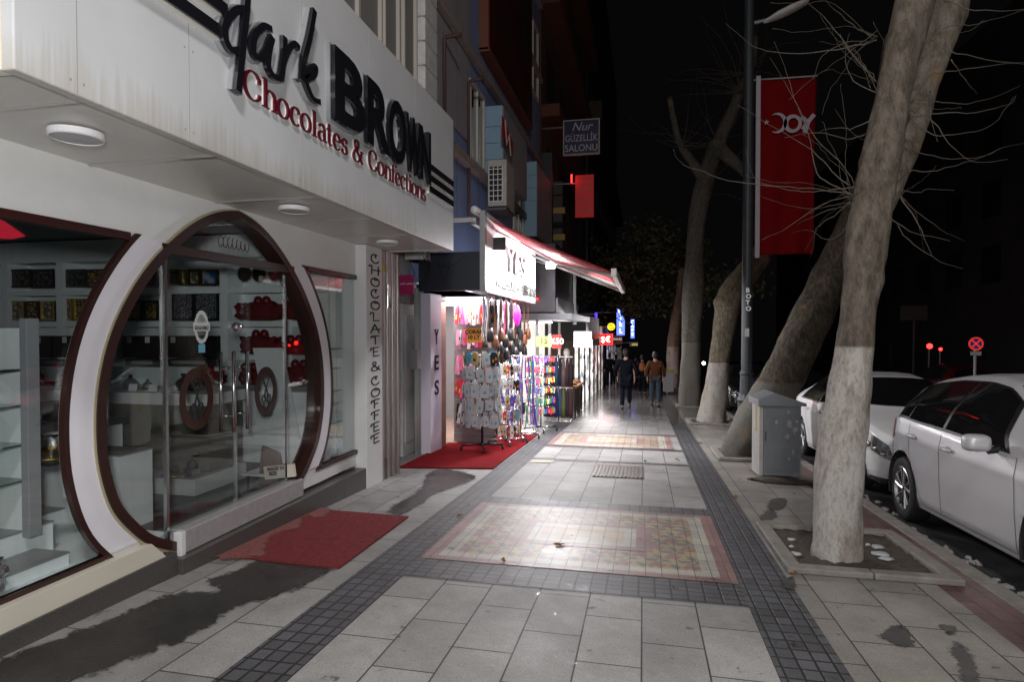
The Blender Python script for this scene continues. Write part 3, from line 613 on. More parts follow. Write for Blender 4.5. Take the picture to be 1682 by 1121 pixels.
def emblem(parent, cy, cz, ry, rz, ringmat, xo):
    e_ = MB(); N = 40
    o_ = [(cy+ry*math.cos(2*math.pi*k/N), cz+rz*math.sin(2*math.pi*k/N)) for k in range(N)]
    i_ = [(cy+ry*.68*math.cos(2*math.pi*k/N), cz+rz*.68*math.sin(2*math.pi*k/N)) for k in range(N)]
    e_.prism(o_, fy(xo), 0, .006, holes=[i_]); ob = e_.build('emblem_ring', ringmat, parent)
    s_ = MB(); fn = fy(xo+.004)
    for sg in (-1, 1):
        stroke(s_, [(cy-sg*.055*ry/.17, cz+.13*rz/.22), (cy+sg*.01, cz), (cy+sg*.03, cz-.06)], fn, .016, .016, 0, .003+sg*.0005)
        stroke(s_, arc(cy+sg*.035, cz-.07, .024, .035, 90, 450, 12), fn, .012, .012, 0, .005+sg*.0005)
        stroke(s_, [(cy+sg*.04, cz-.1), (cy+sg*.03, cz-.16*rz/.22)], fn, .014, .014, 0, .0065+sg*.0005)
    s_.build('emblem_scissors', scis, parent)
brass = M('bronze_ring', (.055, .02, .012), .35, .2, var=.3)
for k, (y0, y1) in enumerate(((3.69, 4.42), (4.43, 5.155))):
    d = empty('door', parent=shop)
    MB().prism([(y0, DZ0), (y1, DZ0), (y1, DZ1), (y0, DZ1)], fy(gx), -.01, 0).build('door_glass', MT['glass'], d)
    hy = y1-.06 if k == 0 else y0+.07
    hy0 = 4.33 if k == 0 else 4.5
    for sx_ in (-1, 1):
        hb = MB(); xx = gx+sx_*.06
        hb.tube([(xx, hy0, .72), (xx, hy0, 1.37)], .0145, 14)
        for zz in (.85, 1.24): hb.tube([(gx, hy0, zz), (xx, hy0, zz)], .008, 8)
        hb.build('handle', MT['steel'], d, smooth=True)
    if k == 0: emblem(d, 3.98, 1.03, .175, .235, brass, gx+.001)
    else: emblem(d, 4.84, 1.005, .16, .215, MT['brown'], gx+.001)
    if k == 0:
        st = MB(); cy_, cz_ = 4.04, 1.57
        N = 30; st.prism([(cy_+.075*math.cos(2*math.pi*j/N)*(1+.06*(j % 2)), cz_+.125*math.sin(2*math.pi*j/N)*(1+.04*(j % 2))) for j in range(N)], fy(gx), .001, .003, holes=[[(cy_+.055*math.cos(2*math.pi*j/N), cz_+.095*math.sin(2*math.pi*j/N)) for j in range(N)]])
        st.prism([(cy_-.09, cz_-.03), (cy_+.09, cz_-.03), (cy_+.09, cz_+.035), (cy_-.09, cz_+.035)], fy(gx), .003, .004)
        for q in range(3): stroke(st, arc(cy_, cz_+.035, .045-.014*q, .05-.015*q, 0, 180, 10), fy(gx), .006, .006, .004, .005)
        st.build('rating_sticker', M('sticker_white', (.62, .66, .64), .5), d)
        place_text('sticker_lettering', 'ESNAFIMIZ', MT['black'], (gx+.005, cy_, cz_-.02), (0, 1, 0), (0, 0, 1), d, size=.042, ext=.0004, align='CENTER', sx=.75, bold=.001)
        b_ = MB(); b_.box(gx+.001, gx+.003, cy_-.035, cy_+.035, cz_-.195, cz_-.13); b_.build('payment_sticker', M('sticker_blue', (.16, .45, .62), .4), d)
lk = MB(); lk.lathe([(0, .035), (.02, .03), (.035, .012), (.037, -.012), (.02, -.03), (0, -.035)], (gx+.03, 4.41, 1.575), 'x', 16); lk.box(gx-.03, gx+.03, 4.38, 4.5, 1.56, 1.59)
lk.build('door_lock', MT['steel'], shop, smooth=False, bevel=.003)
# threshold, base panels and granite plinth
bx('threshold', MT['thresh'], FX-.1, -3.19, 3.74, 5.29, -.05, .115, shop, .006)
mb = MB(); mb.prism([(.2, -.3), (3.62, -.3), (3.62, -.03), (3.55, .0), (3.43, .125), (.2, .13)], fy(-3.24), 0, .06); mb.build('base_panel', MT['cream'], shop, bevel=.01)
bx('end_cap', MT['white'], -3.25, -3.185, 3.69, 3.735, -.06, .11, shop, .004)
mb = MB(); mb.box(FX-.05, -3.13, 3.64, 6.0, -.45, -.055); mb.box(FX-.05, -3.13, 6.003, 7.14, -.45, -.056); mb.box(FX-.3, -3.165, .2, 3.63, -.45, -.0)
mb.build('granite_plinth', MT['granite'], shop, bevel=.004)
# soffit and sign band
mb = MB(); mb.box(-3.3, -2.302, 1.87, 7.24, 2.54, 2.6); mb.build('soffit', MT['soffit'], shop)
mb = MB()
for yy, w_ in ((3.05, .012), (4.15, .014), (5.05, .006), (5.95, .006), (2.2, .004)): mb.box(-3.24, -2.32, yy-w_, yy+w_, 2.531, 2.54)
mb.box(-2.34, -2.31, 1.9, 7.2, 2.528, 2.54); mb.build('soffit_trim', MT['alu'], shop)
mb = MB(); mb.box(-2.36, -2.30, 1.85, 7.25, 2.525, 4.14); mb.build('sign_band', MT['fascia'], shop, bevel=.006)
warmend = M('warm_lit_end_panel', (.78, .74, .62), .5, var=.05)  # warm light on the near end face is put into this colour
mb = MB(); mb.box(-3.3, -2.365, 1.852, 1.9, 2.53, 4.13); mb.box(-2.43, -2.372, 1.84, 1.851, 2.53, 4.13); mb.build('sign_band_end', warmend, shop)
mb = MB(); mb.box(-3.3, -2.365, 7.19, 7.245, 2.53, 4.13); mb.box(-3.3, -2.365, 1.91, 7.18, 4.06, 4.12); mb.build('sign_band_end', MT['fascia'], shop)
mb = MB()
for yy in (2.11, 2.75, 3.82, 4.885, 5.95): mb.box(-2.301, -2.2985, yy-.002, yy+.002, 2.53, 4.13)
mb.build('panel_joint', M('joint_grey', (.34, .34, .34), .6), shop)
mb = MB()
for yy in (2.11, 2.75, 3.82, 4.885, 5.95):
    for dy in (-.03, .03):
        for zz in (2.58, 3.0, 3.5, 4.0): mb.lathe([(0, .0015), (.005, .001), (.006, 0)], (-2.2995, yy+dy, zz), 'x', 8)
mb.build('panel_screw', MT['grey'], shop)['kind'] = 'stuff'
FZ = -2.30
fn = fy(FZ)
# stripes
def slant_bars(y0, y1, zs, name):
    mb = MB(); bk = MB()
    for i, z in enumerate(zs):
        mb.box(FZ+.006, FZ+.045, y0, y1, z-.035, z+.035); bk.box(FZ, FZ+.03, y0-.012, y1+.012, z-.047, z+.047)
    bk.build(name+'_backing', MT['wglow'], shop); mb.build(name, MT['letter'], shop)
slant_bars(6.30, 7.12, (3.32, 3.20, 3.08), 'sign_stripe')
slant_bars(1.95, 3.0, (3.18, 3.32, 3.46), 'sign_stripe')
# BROWN in heavy capitals, each letter filling its own box (pixel height on the band)
def fit_text(name, s, mat, y0, y1, z0, z1, X, ext=.03, bold=.02, parent=None, backmat=None, shear=0, grow=.0):
    me = text_mesh(s, 1, bold, 0.5, shear)
    xs = [v.co.x for v in me.vertices]; ys = [v.co.y for v in me.vertices]
    a0, a1, b0, b1 = min(xs), max(xs), min(ys), max(ys)
    for v in me.vertices:
        u = (v.co.x-a0)/(a1-a0); t_ = (v.co.y-b0)/(b1-b0)
        v.co = Vector((X+(ext if v.co.z > 0 else 0), y0+(y1-y0)*u, z0+(z1-z0)*t_))
    me.materials.clear(); me.materials.append(mat)
    for p in me.polygons: pass
    b_ = bmesh.new(); b_.from_mesh(me); bmesh.ops.recalc_face_normals(b_, faces=b_.faces); b_.to_mesh(me); b_.free()
    me.name = name; o = bpy.data.objects.new(name, me); COL.objects.link(o)
    if parent: o.parent = parent
    return o
def pxy(px, py): p = atX(px, py, FZ+.05); return p.y, p.z
# letter spans read from the photograph on the plane of the band
L = [('B', 4.165, 4.72, 3.12, 3.665), ('R', 4.72, 5.24, 3.11, 3.66), ('O', 5.17, 5.62, 3.10, 3.68), ('W', 5.53, 6.02, 3.11, 3.66), ('N', 5.86, 6.24, 3.11, 3.66)]
L = [('B', 4.165, 4.68, 3.12, 3.665), ('R', 4.71, 5.18, 3.11, 3.66), ('O', 5.15, 5.56, 3.10, 3.68), ('W', 5.56, 5.96, 3.11, 3.66), ('N', 5.95, 6.26, 3.11, 3.66)]
for ch, y0, y1, z0, z1 in L:
    fit_text('sign_letter', ch, MT['letter'], y0, y1, z0, z1, FZ+.01, .055, .03, shop)
    fit_text('letter_backing', ch, MT['bletter'], y0-.015, y1+.015, z0-.015, z1+.015, FZ, .03, .038, shop)
# "dark" in brush script
def px2(pts): return [pxy(*p) for p in pts]
scr = {
 'd': [[(405, 15), (386, 17), (370, 40), (371, 66), (381, 82), (393, 82)], [(408, -20), (404, 20), (398, 80), (391, 150)]],
 'a': [[(446, 48), (432, 43), (418, 58), (415, 82), (424, 95), (436, 84), (444, 66)], [(447, 60), (441, 85), (440, 108), (448, 124), (458, 128), (463, 120)]],
 'r': [[(467, 60), (466, 90), (461, 130)], [(465, 100), (474, 78), (484, 72), (491, 80)]],
 'k': [[(516, 16), (508, 60), (498, 100), (495, 132)], [(497, 128), (512, 110), (518, 112), (514, 124), (500, 130)], [(500, 130), (506, 148), (514, 163), (525, 168)]]}
k = 0
for ch, st in scr.items():
    mb = MB(); bk = MB()
    for s_ in st:
        k += 1
        pp = cat_rom(px2(s_), 7); stroke(mb, pp, fn, .050, .036, .012, .055+.0006*k); stroke(bk, pp, fn, .066, .050, 0, .03+.0006*k)
    mb.build('sign_letter', MT['letter'], shop); bk.build('letter_backing', MT['bletter'], shop)
# nib-pen serif alphabet for the tagline (unit = x-height, letters on baseline 0)
def serif(x, y, w_=.34): return [(x-w_/2, y), (x+w_/2, y)]
GL = {
 'C': (1.25, [arc(.66, .72, .52, .72, 42, 318, 22), [(1.06, 1.25), (1.08, .98)], [(1.06, .2), (1.08, .42)]]),
 'h': (1.0, [[(.22, 0), (.22, 1.5)], arc(.55, .66, .3, .34, 165, 0, 10)+[(.85, 0)], serif(.22, .03, .4), serif(.85, .03, .4), [(.04, 1.48), (.22, 1.48)]]),
 'o': (.95, [arc(.47, .5, .38, .5, 0, 360, 22)]),
 'c': (.82, [arc(.46, .5, .36, .5, 45, 310, 16), [(.7, .86), (.7, .72)]]),
 'l': (.52, [[(.25, 0), (.25, 1.5)], serif(.25, .03, .4), [(.07, 1.48), (.25, 1.48)]]),
 'a': (.85, [arc(.38, .74, .24, .26, 160, 0, 10)+[(.62, .1), (.74, .02), (.8, .06)], arc(.36, .28, .26, .28, 70, 290, 12)]),
 't': (.58, [[(.25, 1.3), (.25, .2), (.34, .02), (.5, .08)], [(.05, .98), (.48, .98)]]),
 'e': (.85, [[(.12, .55), (.72, .55)]+arc(.44, .55, .3, .45, 0, 180, 10)+arc(.46, .5, .34, .5, 180, 315, 10)]),
 's': (.72, [arc(.36, .74, .22, .25, 40, 240, 10)+arc(.36, .26, .25, .26, 70, -140, 12), [(.56, .95), (.56, .75)], [(.12, .05), (.12, .26)]]),
 '&': (1.35, [[(1.15, .0), (.35, .95), (.3, 1.2)]+arc(.5, 1.2, .2, .24, 180, 0, 8)+[(.62, .95), (.25, .62), (.12, .32)]+arc(.48, .3, .36, .32, 180, 330, 8)+[(.98, .5), (1.1, .8)], [(.95, .8), (1.25, .8)]]),
 'n': (1.0, [[(.22, 0), (.22, 1)], arc(.55, .66, .3, .34, 165, 0, 10)+[(.85, 0)], serif(.22, .03, .4), serif(.85, .03, .4), [(.04, .96), (.22, .96)]]),
 'f': (.58, [[(.25, 0), (.25, 1.2)]+arc(.5, 1.2, .25, .34, 180, 20, 8), [(.05, .98), (.5, .98)], serif(.25, .03, .4)]),
 'i': (.5, [[(.25, 0), (.25, 1)], serif(.25, .03, .4), [(.07, .96), (.25, .96)], [(.25, 1.3), (.25, 1.5)]]),
 ' ': (.5, [])}
def tagline(s, y0, y1, z, xh, name, mat, X, parent, wv=.17, wh=.06, dep=.02):
    tot = sum(GL[c][0] for c in s); sc = (y1-y0)/tot; x = 0; k = 0
    for c in s:
        w_, st = GL[c]; mb = MB(); bk = MB()
        for q in st:
            k += 1; pts = [(y0+(x+a)*sc, z+b*xh) for a, b in q]
            stroke(mb, pts, fy(X), wv*sc, wh*xh*1.2, .006, dep+.0004*(k % 9)); stroke(bk, pts, fy(X), wv*sc*1.35, wh*xh*1.9, 0, .007+.0004*(k % 9))
        if st: mb.build(name, mat, parent); bk.build('letter_backing', MT['wglow'], parent)
        x += w_
tagline('Chocolates & Confections', 3.16, 6.22, 2.925, .118, 'tagline_letter', MT['redl'], FZ, shop, wv=.15, wh=.045)
# small round lamps in the soffit
def disc_lamp(p, r, label):
    t = empty('ceiling_lamp', (p.x, p.y, 2.53), label=label, cat='lamp', group='round lamps under the sign band')
    MB().lathe([(0, .0), (r, 0), (r, -.028), (r*.93, -.034), (r*.93, -.03)], seg=32).build('housing', MT['plastic'], t, smooth=False)
    MB().lathe([(r*.92, -.03), (0, -.036)], seg=32).build('diffuser', M('diffuser', (.5, .5, .52), .5), t)
disc_lamp(atZ(126, 224, 2.51), .12, 'unlit round white lamp under the sign band above the left window')
disc_lamp(atZ(483, 345, 2.51), .12, 'unlit round white lamp under the sign band right of the round door peak')
disc_lamp(atZ(636, 399, 2.51), .12, 'unlit round white lamp under the sign band above the white lettered pillar')
# lettered pillar and ribbed shutter rails
PXX = -3.12
pa, pb, pc = atX(602, 600, PXX).y, atX(628, 600, PXX).y, atX(656, 600, PXX).y
bx('sign_pillar', MT['white'], -3.4, PXX, pa, pb, -.36, 2.535, shop, .004)
mb = MB(); mb.box(-3.4, PXX-.03, pb, pc, -.38, 2.53)
for i in range(4):
    yy = pb+.03+(pc-pb-.05)*i/3; mb.box(PXX-.029, PXX-.002, yy-.028, yy+.028, -.38, 2.53)
mb.build('shutter_rail', M('rail_metal', (.42, .39, .39), .35, .7, var=.08), shop, bevel=.004)
bx('rail_sticker', M('yellow_sticker', (.6, .42, .05), .5), PXX-.001, PXX+.002, pb+.02, pb+.09, 2.26, 2.36, shop)
bx('rail_socket', MT['steel'], PXX-.001, PXX+.02, pb+.13, pb+.24, 1.82, 2.12, shop, .004)
CG = {
 'C': [arc(.5, .5, .34, .48, 60, 330, 16), arc(.62, .78, .12, .14, 60, 260, 8)],
 'H': [[(.2, 0), (.22, 1)], [(.78, 0), (.78, 1)], [(.2, .5), (.95, .55)], arc(.12, .85, .12, .14, -20, 200, 8)],
 'O': [arc(.5, .48, .36, .46, 0, 360, 20), arc(.55, .85, .13, .12, 100, 380, 8)],
 'L': [[(.35, 1), (.35, .05), (.85, .1)], arc(.22, .85, .14, .14, 0, 220, 8)],
 'A': [[(.1, 0), (.45, .98)], [(.45, .98), (.85, .0)], [(.2, .38), (.95, .42)]],
 'T': [[(.15, .95), (.85, .97)], [(.5, .95), (.5, 0)], arc(.25, .78, .12, .14, 0, 200, 8)],
 'E': [[(.35, 1), (.35, .02), (.82, .03)], [(.35, .97), (.8, .97)], [(.35, .5), (.7, .52)], arc(.22, .78, .13, .15, 0, 220, 8)],
 'F': [[(.4, 1), (.4, 0)], [(.4, .97), (.85, .97)], [(.4, .5), (.72, .52)], arc(.25, .78, .13, .15, 0, 220, 8)],
 '&': [[(.9, .02), (.3, .7)]+arc(.42, .82, .14, .16, 200, 0, 8)+[(.5, .62), (.18, .3)]+arc(.42, .24, .26, .24, 180, 340, 8)+[(.85, .5)]]}
s = 'CHOCOLATE&COFFEE'
zt, zb_ = atX(615, 416, PXX).z, atX(615, 731, PXX).z
lh = (zt-zb_)/(len(s)+.5)
for i, c in enumerate(s):
    mb = MB(); k = 0
    for q in CG[c]:
        k += 1; stroke(mb, [(pa+.075+a*.32, zt-(i+1+(.25 if c == '&' else .5 if i > 9 else 0))*lh+lh*.13+b*lh*.76) for a, b in q], fy(PXX), .024, .013, .001, .006+.0005*k)
    mb.build('pillar_letter', MT['blackm'], shop)
# reversed script sticker in the fanlight
mb = MB()
for q in range(7):
    stroke(mb, arc(4.28+q*.055, 2.26, .026, .045, 30+q*20, 330+q*10, 10), fy(gx-.012), .008, .006, 0, .001+.0003*q)
mb.build('fanlight_sticker', MT['redl'], shop)
# ------------------------------------------------------------------ shop interior
IX = -9.0
bx('interior_floor', MT['infloor'], IX, FX-.12, .2, 7.0, .0, .05, shop)
bx('interior_ceiling', M('ceiling_grey', (.20, .22, .24), .6), IX, FX-.12, .2, 7.0, 2.62, 2.68, shop)
mb = MB(); mb.box(IX-.1, IX, .2, 7.0, 0, 2.6); mb.box(IX, FX-.13, 6.6, 6.7, .05, 2.6); mb.box(IX, FX-.13, .1, .2, .05, 2.6)
mb.build('interior_wall', MT['innerw'], shop)
YW = 5.95
def ry(px, py, Y=YW): p = atY(px, py, Y); return p.x, p.z
# wall shelving facing the street corner
shelv = empty('shelving_unit', label='white wall shelving with compartments along the end wall inside the chocolate shop', cat='shelving')
zs = [ry(200, y)[1] for y in (432, 480, 533, 596)]
zl = ry(200, 596)[1]
mb = MB(); mb.box(-8.6, -3.45, YW+.28, YW+.33, .05, 2.45); mb.build('back_panel', MT['inner'], shelv)
for py in (480, 533, 596):
    z = ry(200, py)[1]; bx('shelf', MT['inner'], -8.6, -3.45, YW, YW+.28, z-.03, z+.03, shelv)
bx('top_panel', MT['inner'], -8.6, -3.45, YW, YW+.28, ry(200, 428)[1], ry(200, 428)[1]+.25, shelv)
for px in (-60, 8, 98, 186, 268, 368, 474):
    x = ry(px, 500)[0]; bx('divider', MT['inner'], x-.045, x+.045, YW-.004, YW+.28, zl, ry(200, 428)[1], shelv)
low = empty('base_cabinet', label='long low white cabinet under the wall shelves inside the chocolate shop', cat='cabinet')
bx('carcass', MT['inner'], -8.6, -3.42, 5.72, 6.2, .14, .9, low, .004)
bx('kick_board', MT['blackm'], -8.6, -3.45, 5.76, 6.1, .05, .14, low)
mb = MB()
for px in (232, 310, 388, 466): x = atY(px, 700, 5.715).x; mb.box(x-.003, x+.003, 5.714, 5.72, .16, .88)
mb.build('door_gap', MT['dsteel'], low)
# framed pictures and boxes on the shelves
def pic(px0, py0, px1, py1, fmat, imat, label, Y=YW+.06, grp='framed pictures on the wall shelves'):
    (x0, z1), (x1, z0) = ry(px0, py0, Y), ry(px1, py1, Y)
    t = empty('picture_frame', (x0, Y, z0), label=label, cat='picture frame', group=grp); w_, h_ = x1-x0, z1-z0; f = .022
    MB().prism([(0, 0), (w_, 0), (w_, h_), (0, h_)], lambda a, b, d: Vector((a, d, b)), -.02, 0, holes=[[(f, f), (w_-f, f), (w_-f, h_-f), (f, h_-f)]]).build('frame', fmat, t)
    bx('picture', imat, f, w_-f, -.008, -.004, f, h_-f, t)
def art(name, a, b, sc=25):
    m, n, l, bb = nt(name); tc = n.new('ShaderNodeTexCoord'); v = n.new('ShaderNodeTexVoronoi'); v.inputs['Scale'].default_value = sc
    l.new(tc.outputs['Object'], v.inputs['Vector']); r = n.new('ShaderNodeValToRGB'); r.color_ramp.elements[0].color = (*a, 1); r.color_ramp.elements[1].color = (*b, 1); r.color_ramp.elements[0].position = .25; r.color_ramp.elements[1].position = .55
    l.new(v.outputs['Distance'], r.inputs[0]); l.new(r.outputs[0], bb.inputs['Base Color']); bb.inputs['Roughness'].default_value = .3; return m
A1 = art('art_dark', (.12, .12, .1), (.01, .01, .01)); A2 = art('art_gold', (.5, .33, .1), (.03, .02, .01), 40); A3 = art('art_silver', (.4, .42, .5), (.008, .008, .012), 70); A4 = art('art_pale', (.45, .4, .3), (.12, .1, .07), 18); A5 = art('art_blue', (.3, .36, .45), (.02, .07, .2), 9)
A6 = art('art_dots', (.7, .5, .1), (.01, .025, .015), 60)
for a in [(15, 443, 52, 473, MT['brown'], A1, 'dark brown framed picture, left in the top row behind the left window'), (54, 443, 90, 473, MT['black'], A1, 'black framed picture, right in the top row behind the left window'),
          (109, 443, 141, 472, MT['dsteel'], A1, 'grey framed picture beside a maroon one on the top shelf'), (143, 443, 172, 472, MT['brown'], A2, 'maroon framed picture beside a grey one on the top shelf'),
          (276, 443, 297, 469, MT['gold'], A1, 'narrow gold framed picture seen left of the steel door edge'), (298, 443, 309, 469, MT['gold'], A4, 'smallest gold framed picture on the top shelf'),
          (311, 443, 330, 469, MT['brown'], A4, 'brown framed picture between two gold ones on the top shelf'), (332, 443, 360, 469, MT['gold'], A5, 'gold framed blue seascape on the top shelf behind the door'),
          (12, 495, 42, 527, MT['gold'], A4, 'gilt picture at the left end of the second row'), (44, 495, 66, 527, MT['brown'], A2, 'brown and gold relief beside the gilt picture'), (68, 495, 92, 527, MT['gold'], A4, 'gold framed relief with pale figures in the second row'),
          (104, 491, 121, 527, MT['gold'], A4, 'tall narrow gold relief left of the white ring'), (122, 491, 140, 527, MT['gold'], A2, 'dark gold relief left of the white ring'), (142, 491, 166, 527, MT['brown'], A4, 'brown framed pale relief left of the white ring'),
          (205, 494, 235, 526, MT['black'], A6, 'black picture with few gold dots in the second row'), (237, 494, 261, 526, MT['black'], A6, 'black picture with a wreath of gold dots'),
          (284, 481, 320, 527, MT['black'], A3, 'black case with silver ornament, left of a matching pair'), (320.5, 481, 360, 527, MT['black'], A3, 'black case with silver ornament, right of a matching pair'),
          (238, 445, 262, 472, MT['grey'], A1, 'grey ribbed picture behind the edge of the brown door frame')]: pic(*a)
def blk(px0, py0, px1, py1, Y, dep, mat, name, label, cat, grp=None, bev=.004, smooth=False):
    (x0, z1), (x1, z0) = ry(px0, py0, Y), ry(px1, py1, Y)
    t = empty(name, (x0, Y, z0), label=label, cat=cat, group=grp)
    o = MB().box(0, x1-x0, 0, dep, 0, z1-z0).build('case', mat, t, bevel=bev); return t, x1-x0, z1-z0
for i, (a, b) in enumerate(((44, 84), (86, 128), (200, 222), (223, 262), (264, 306), (308, 358))):
    t, w_, h_ = blk(a, 552, b, 588, YW-.02, .2, MT['black'], 'gift_box', ['leftmost black boxed set on the shelf behind the left window', 'black boxed set beside the white ring', 'black boxed set partly behind the brown door frame', 'black boxed set with a price card left of the door edge', 'black boxed set crossing the steel door edge', 'black boxed set behind the white rating sticker'][i], 'box')
    bx('price_card', MT['white'], w_*.4, w_*.4+.06, -.004, 0, h_*.68, h_*.95, t)
for i, (a, b) in enumerate(((205, 262), (264, 355), (48, 118))):
    t, w_, h_ = blk(a, 590, b, 602, YW-.06, .2, MT['dsteel'], 'gift_box', ['flat dark box with a label strip behind the brown door frame', 'flat dark box under the black sets behind the door', 'flat dark box on the shelf behind the left window'][i], 'box')
    bx('label_strip', MT['grey'], w_*.2, w_*.8, -.004, 0, h_*.25, h_*.75, t)
# red plush gift baskets
def plush(px0, py0, px1, py1, label, seed, mat=None):
    (x0, z1), (x1, z0) = ry(px0, py0, YW-.05), ry(px1, py1, YW-.05); t = empty('gift_basket', ((x0+x1)/2, YW+.02, z0), label=label, cat='gift basket', group='dark red gift baskets')
    rnd = random.Random(seed); w_, h_ = x1-x0, z1-z0
    b = bmesh.new(); bmesh.ops.create_icosphere(b, subdivisions=4, radius=1)
    ph = [rnd.uniform(0, 6) for _ in range(4)]
    for v in b.verts:
        f_ = 1+.10*math.sin(v.co.x*9+ph[0])+.08*math.sin(v.co.y*8+ph[1])+.06*math.sin(v.co.z*11+ph[2])
        sg = lambda q: math.copysign(abs(q)**.6, q)
        v.co = Vector((sg(v.co.x)*w_/2*f_, sg(v.co.y)*.10*f_, h_*.42*(1+sg(v.co.z))*f_))
    me = bpy.data.meshes.new('plush'); b.to_mesh(me); b.free(); me.materials.append(mat or MT['maroon']); me.polygons.foreach_set('use_smooth', [True]*len(me.polygons))
    o = bpy.data.objects.new('cushion', me); COL.objects.link(o); o.parent = t
    mb = MB()
    for sg_ in (-1, 1):
        mb.lathe([(0, 0), (.035, .02), (.05, .06), (.03, .10), (0, .11)], (sg_*.05+w_*.1, -.06, h_*.72), 'z', 10)
    mb.build('bow', MT['redgloss'], t, smooth=True)
plush(383, 494, 462, 526, 'long dark red plush gift basket on the upper shelf, black satin at its left', 1)
plush(462, 489, 512, 526, 'dark red plush gift basket with a bow on the upper shelf at the right', 2)
plush(392, 548, 450, 583, 'dark red plush gift basket with a bow in the middle of the second shelf', 3)
plush(452, 560, 505, 584, 'bright red satin gift basket at the right of the second shelf', 4, M('red_satin', (.28, .012, .012), .3, bump=.3, bscale=60))
plush(300, 608, 362, 634, 'dark red plush gift basket low behind the bronze ring emblem', 5)
plush(392, 603, 420, 634, 'round dark red gift basket behind the steel handles', 6)
plush(466, 596, 508, 636, 'dark red gift basket right of the white leaning board', 7)
# gold rimmed plates on top shelf
for i, px in enumerate((405, 428, 456)):
    x, z = ry(px, 450, YW+.02); t = empty('wall_plate', (x, YW, z), label=['leftmost of three gold rimmed maroon plates on the top shelf', 'middle of three gold rimmed maroon plates on the top shelf', 'rightmost of three gold rimmed maroon plates on the top shelf'][i], cat='plate', group='gold rimmed plates')
    MB().lathe([(0, .0), (.07, -.004), (.085, -.012)], axis='y', seg=24).build('dish', MT['brown'], t, smooth=True)
    MB().lathe([(.082, -.014), (.088, -.016), (.09, -.010), (.084, -.008), (.082, -.014)], axis='y', seg=24).build('rim', MT['gold'], t, smooth=True)
# glass counter with price cards
ctr = empty('display_counter', label='low white display counter with olive glass front behind the brown door frame', cat='counter')
cx0, cx1 = atY(195, 700, 4.95).x, atY(345, 700, 4.95).x
cx0 = -5.75
bx('counter_top', MT['white'], cx0, cx1, 4.9, 5.5, .84, .95, ctr, .006)
bx('front_panel', MT['olive'], cx0+.1, cx1-.02, 4.95, 5.45, .22, .84, ctr)
bx('plinth_shelf', MT['white'], cx0, cx1+.02, 4.72, 5.45, .05, .2, ctr, .004)
bx('end_panel', MT['white'], cx0, cx0+.1, 4.92, 5.45, .2, .84, ctr)
for i, px in enumerate((217, 250, 280)):
    x = atY(px, 655, 4.96).x
    o = MB().obox((x, 4.97, .99), (.09, .008, .07), Matrix.Rotation(R(-15), 3, 'X')).build('price_card', MT['white']); tag(o, ['leftmost of three small white price cards standing on the counter', 'middle of three small white price cards standing on the counter', 'rightmost of three small white price cards standing on the counter'][i], 'price card', 'price cards on the counter')
for i, (px, s_) in enumerate(((212, .07), (240, .05), (300, .08), (322, .06))):
    x = atY(px, 640, 5.2).x
    o = MB().lathe([(0, .95), (s_, .95), (s_*1.15, .95+s_*.6), (s_*.7, .95+s_*1.3), (s_*.25, .95+s_*1.6), (s_*.3, .95+s_*2), (0, .95+s_*2.1)], (x, 5.22, 0), seg=18).build('serving_pot', MT['dsteel'], smooth=True)
    tag(o, ['dark lidded pot at the left end of the counter', 'smallest dark lidded pot on the counter', 'largest dark lidded pot on the counter near the door edge', 'dark lidded pot at the right end of the counter'][i], 'pot')
# coffee grinder on the low shelf
g0 = atY(316, 765, 4.8); gr = empty('coffee_grinder', (g0.x, 4.8, .2), label='small dark hand coffee grinder on the low white shelf of the counter', cat='coffee grinder')
MB().box(-.05, .05, -.05, .05, 0, .09).build('grinder_box', MT['steel'], gr, bevel=.008)
MB().lathe([(.045, .09), (.05, .12), (.03, .16), (.012, .17), (.012, .2)], seg=16).build('hopper', MT['black'], gr, smooth=True)
MB().tube([(0, 0, .19), (.06, 0, .2), (.075, 0, .24)], .006, 6).build('crank', MT['black'], gr)
g1 = atY(282, 772, 4.78); tr = empty('tea_glass', (g1.x, 4.8, .2), label='low glass bowl and gilt tray next to the coffee grinder', cat='bowl')
MB().lathe([(.0, .0), (.09, .005), (.1, .02), (.095, .022), (.0, .01)], seg=20).build('tray', MT['gold'], tr, smooth=True)
MB().lathe([(.03, .02), (.05, .05), (.045, .09)], seg=16).build('glass_cup', MT['sglass'], tr, smooth=True)
# leaning board, carrier bag, notice
mb = MB(); q = [atY(415, 572, 5.66), atY(462, 572, 5.66), atY(500, 762, 5.66), atY(450, 762, 5.66)]
v = [p+Vector((0, 0, 0)) for p in q]+[p+Vector((0, .03, 0)) for p in q]
mb.add(v, [(0, 1, 2, 3), (7, 6, 5, 4), (0, 4, 5, 1), (1, 5, 6, 2), (2, 6, 7, 3), (3, 7, 4, 0)])
tag(mb.build('display_board', MT['inner']), 'tall white board leaning inside the door behind the right emblem', 'board')
b0 = atY(429, 770, 5.3); bag = empty('paper_bag', (b0.x, 5.25, .05), label='brown paper carrier bag with looped handles standing inside the right door leaf', cat='bag')
MB().add([(0, 0, 0), (.24, 0, 0), (.24, .1, 0), (0, .1, 0), (.02, .03, .36), (.2, .03, .30), (.2, .07, .30), (.02, .07, .36)], [(0, 1, 2, 3), (0, 4, 5, 1), (1, 5, 6, 2), (2, 6, 7, 3), (3, 7, 4, 0)]).build('bag_body', MT['kraft'], bag)
MB().tube([(.05, -.005, .26), (.06, -.02, .16), (.12, -.025, .12), (.17, -.02, .16), (.17, -.005, .25)], .004, 6).build('bag_handle', MT['black'], bag)
lb = empty('shoe_shelf', (atY(412, 785, 5.35).x, 5.2, .05), label='low white trolley shelf on the shop floor beside the paper bag', cat='shelf')
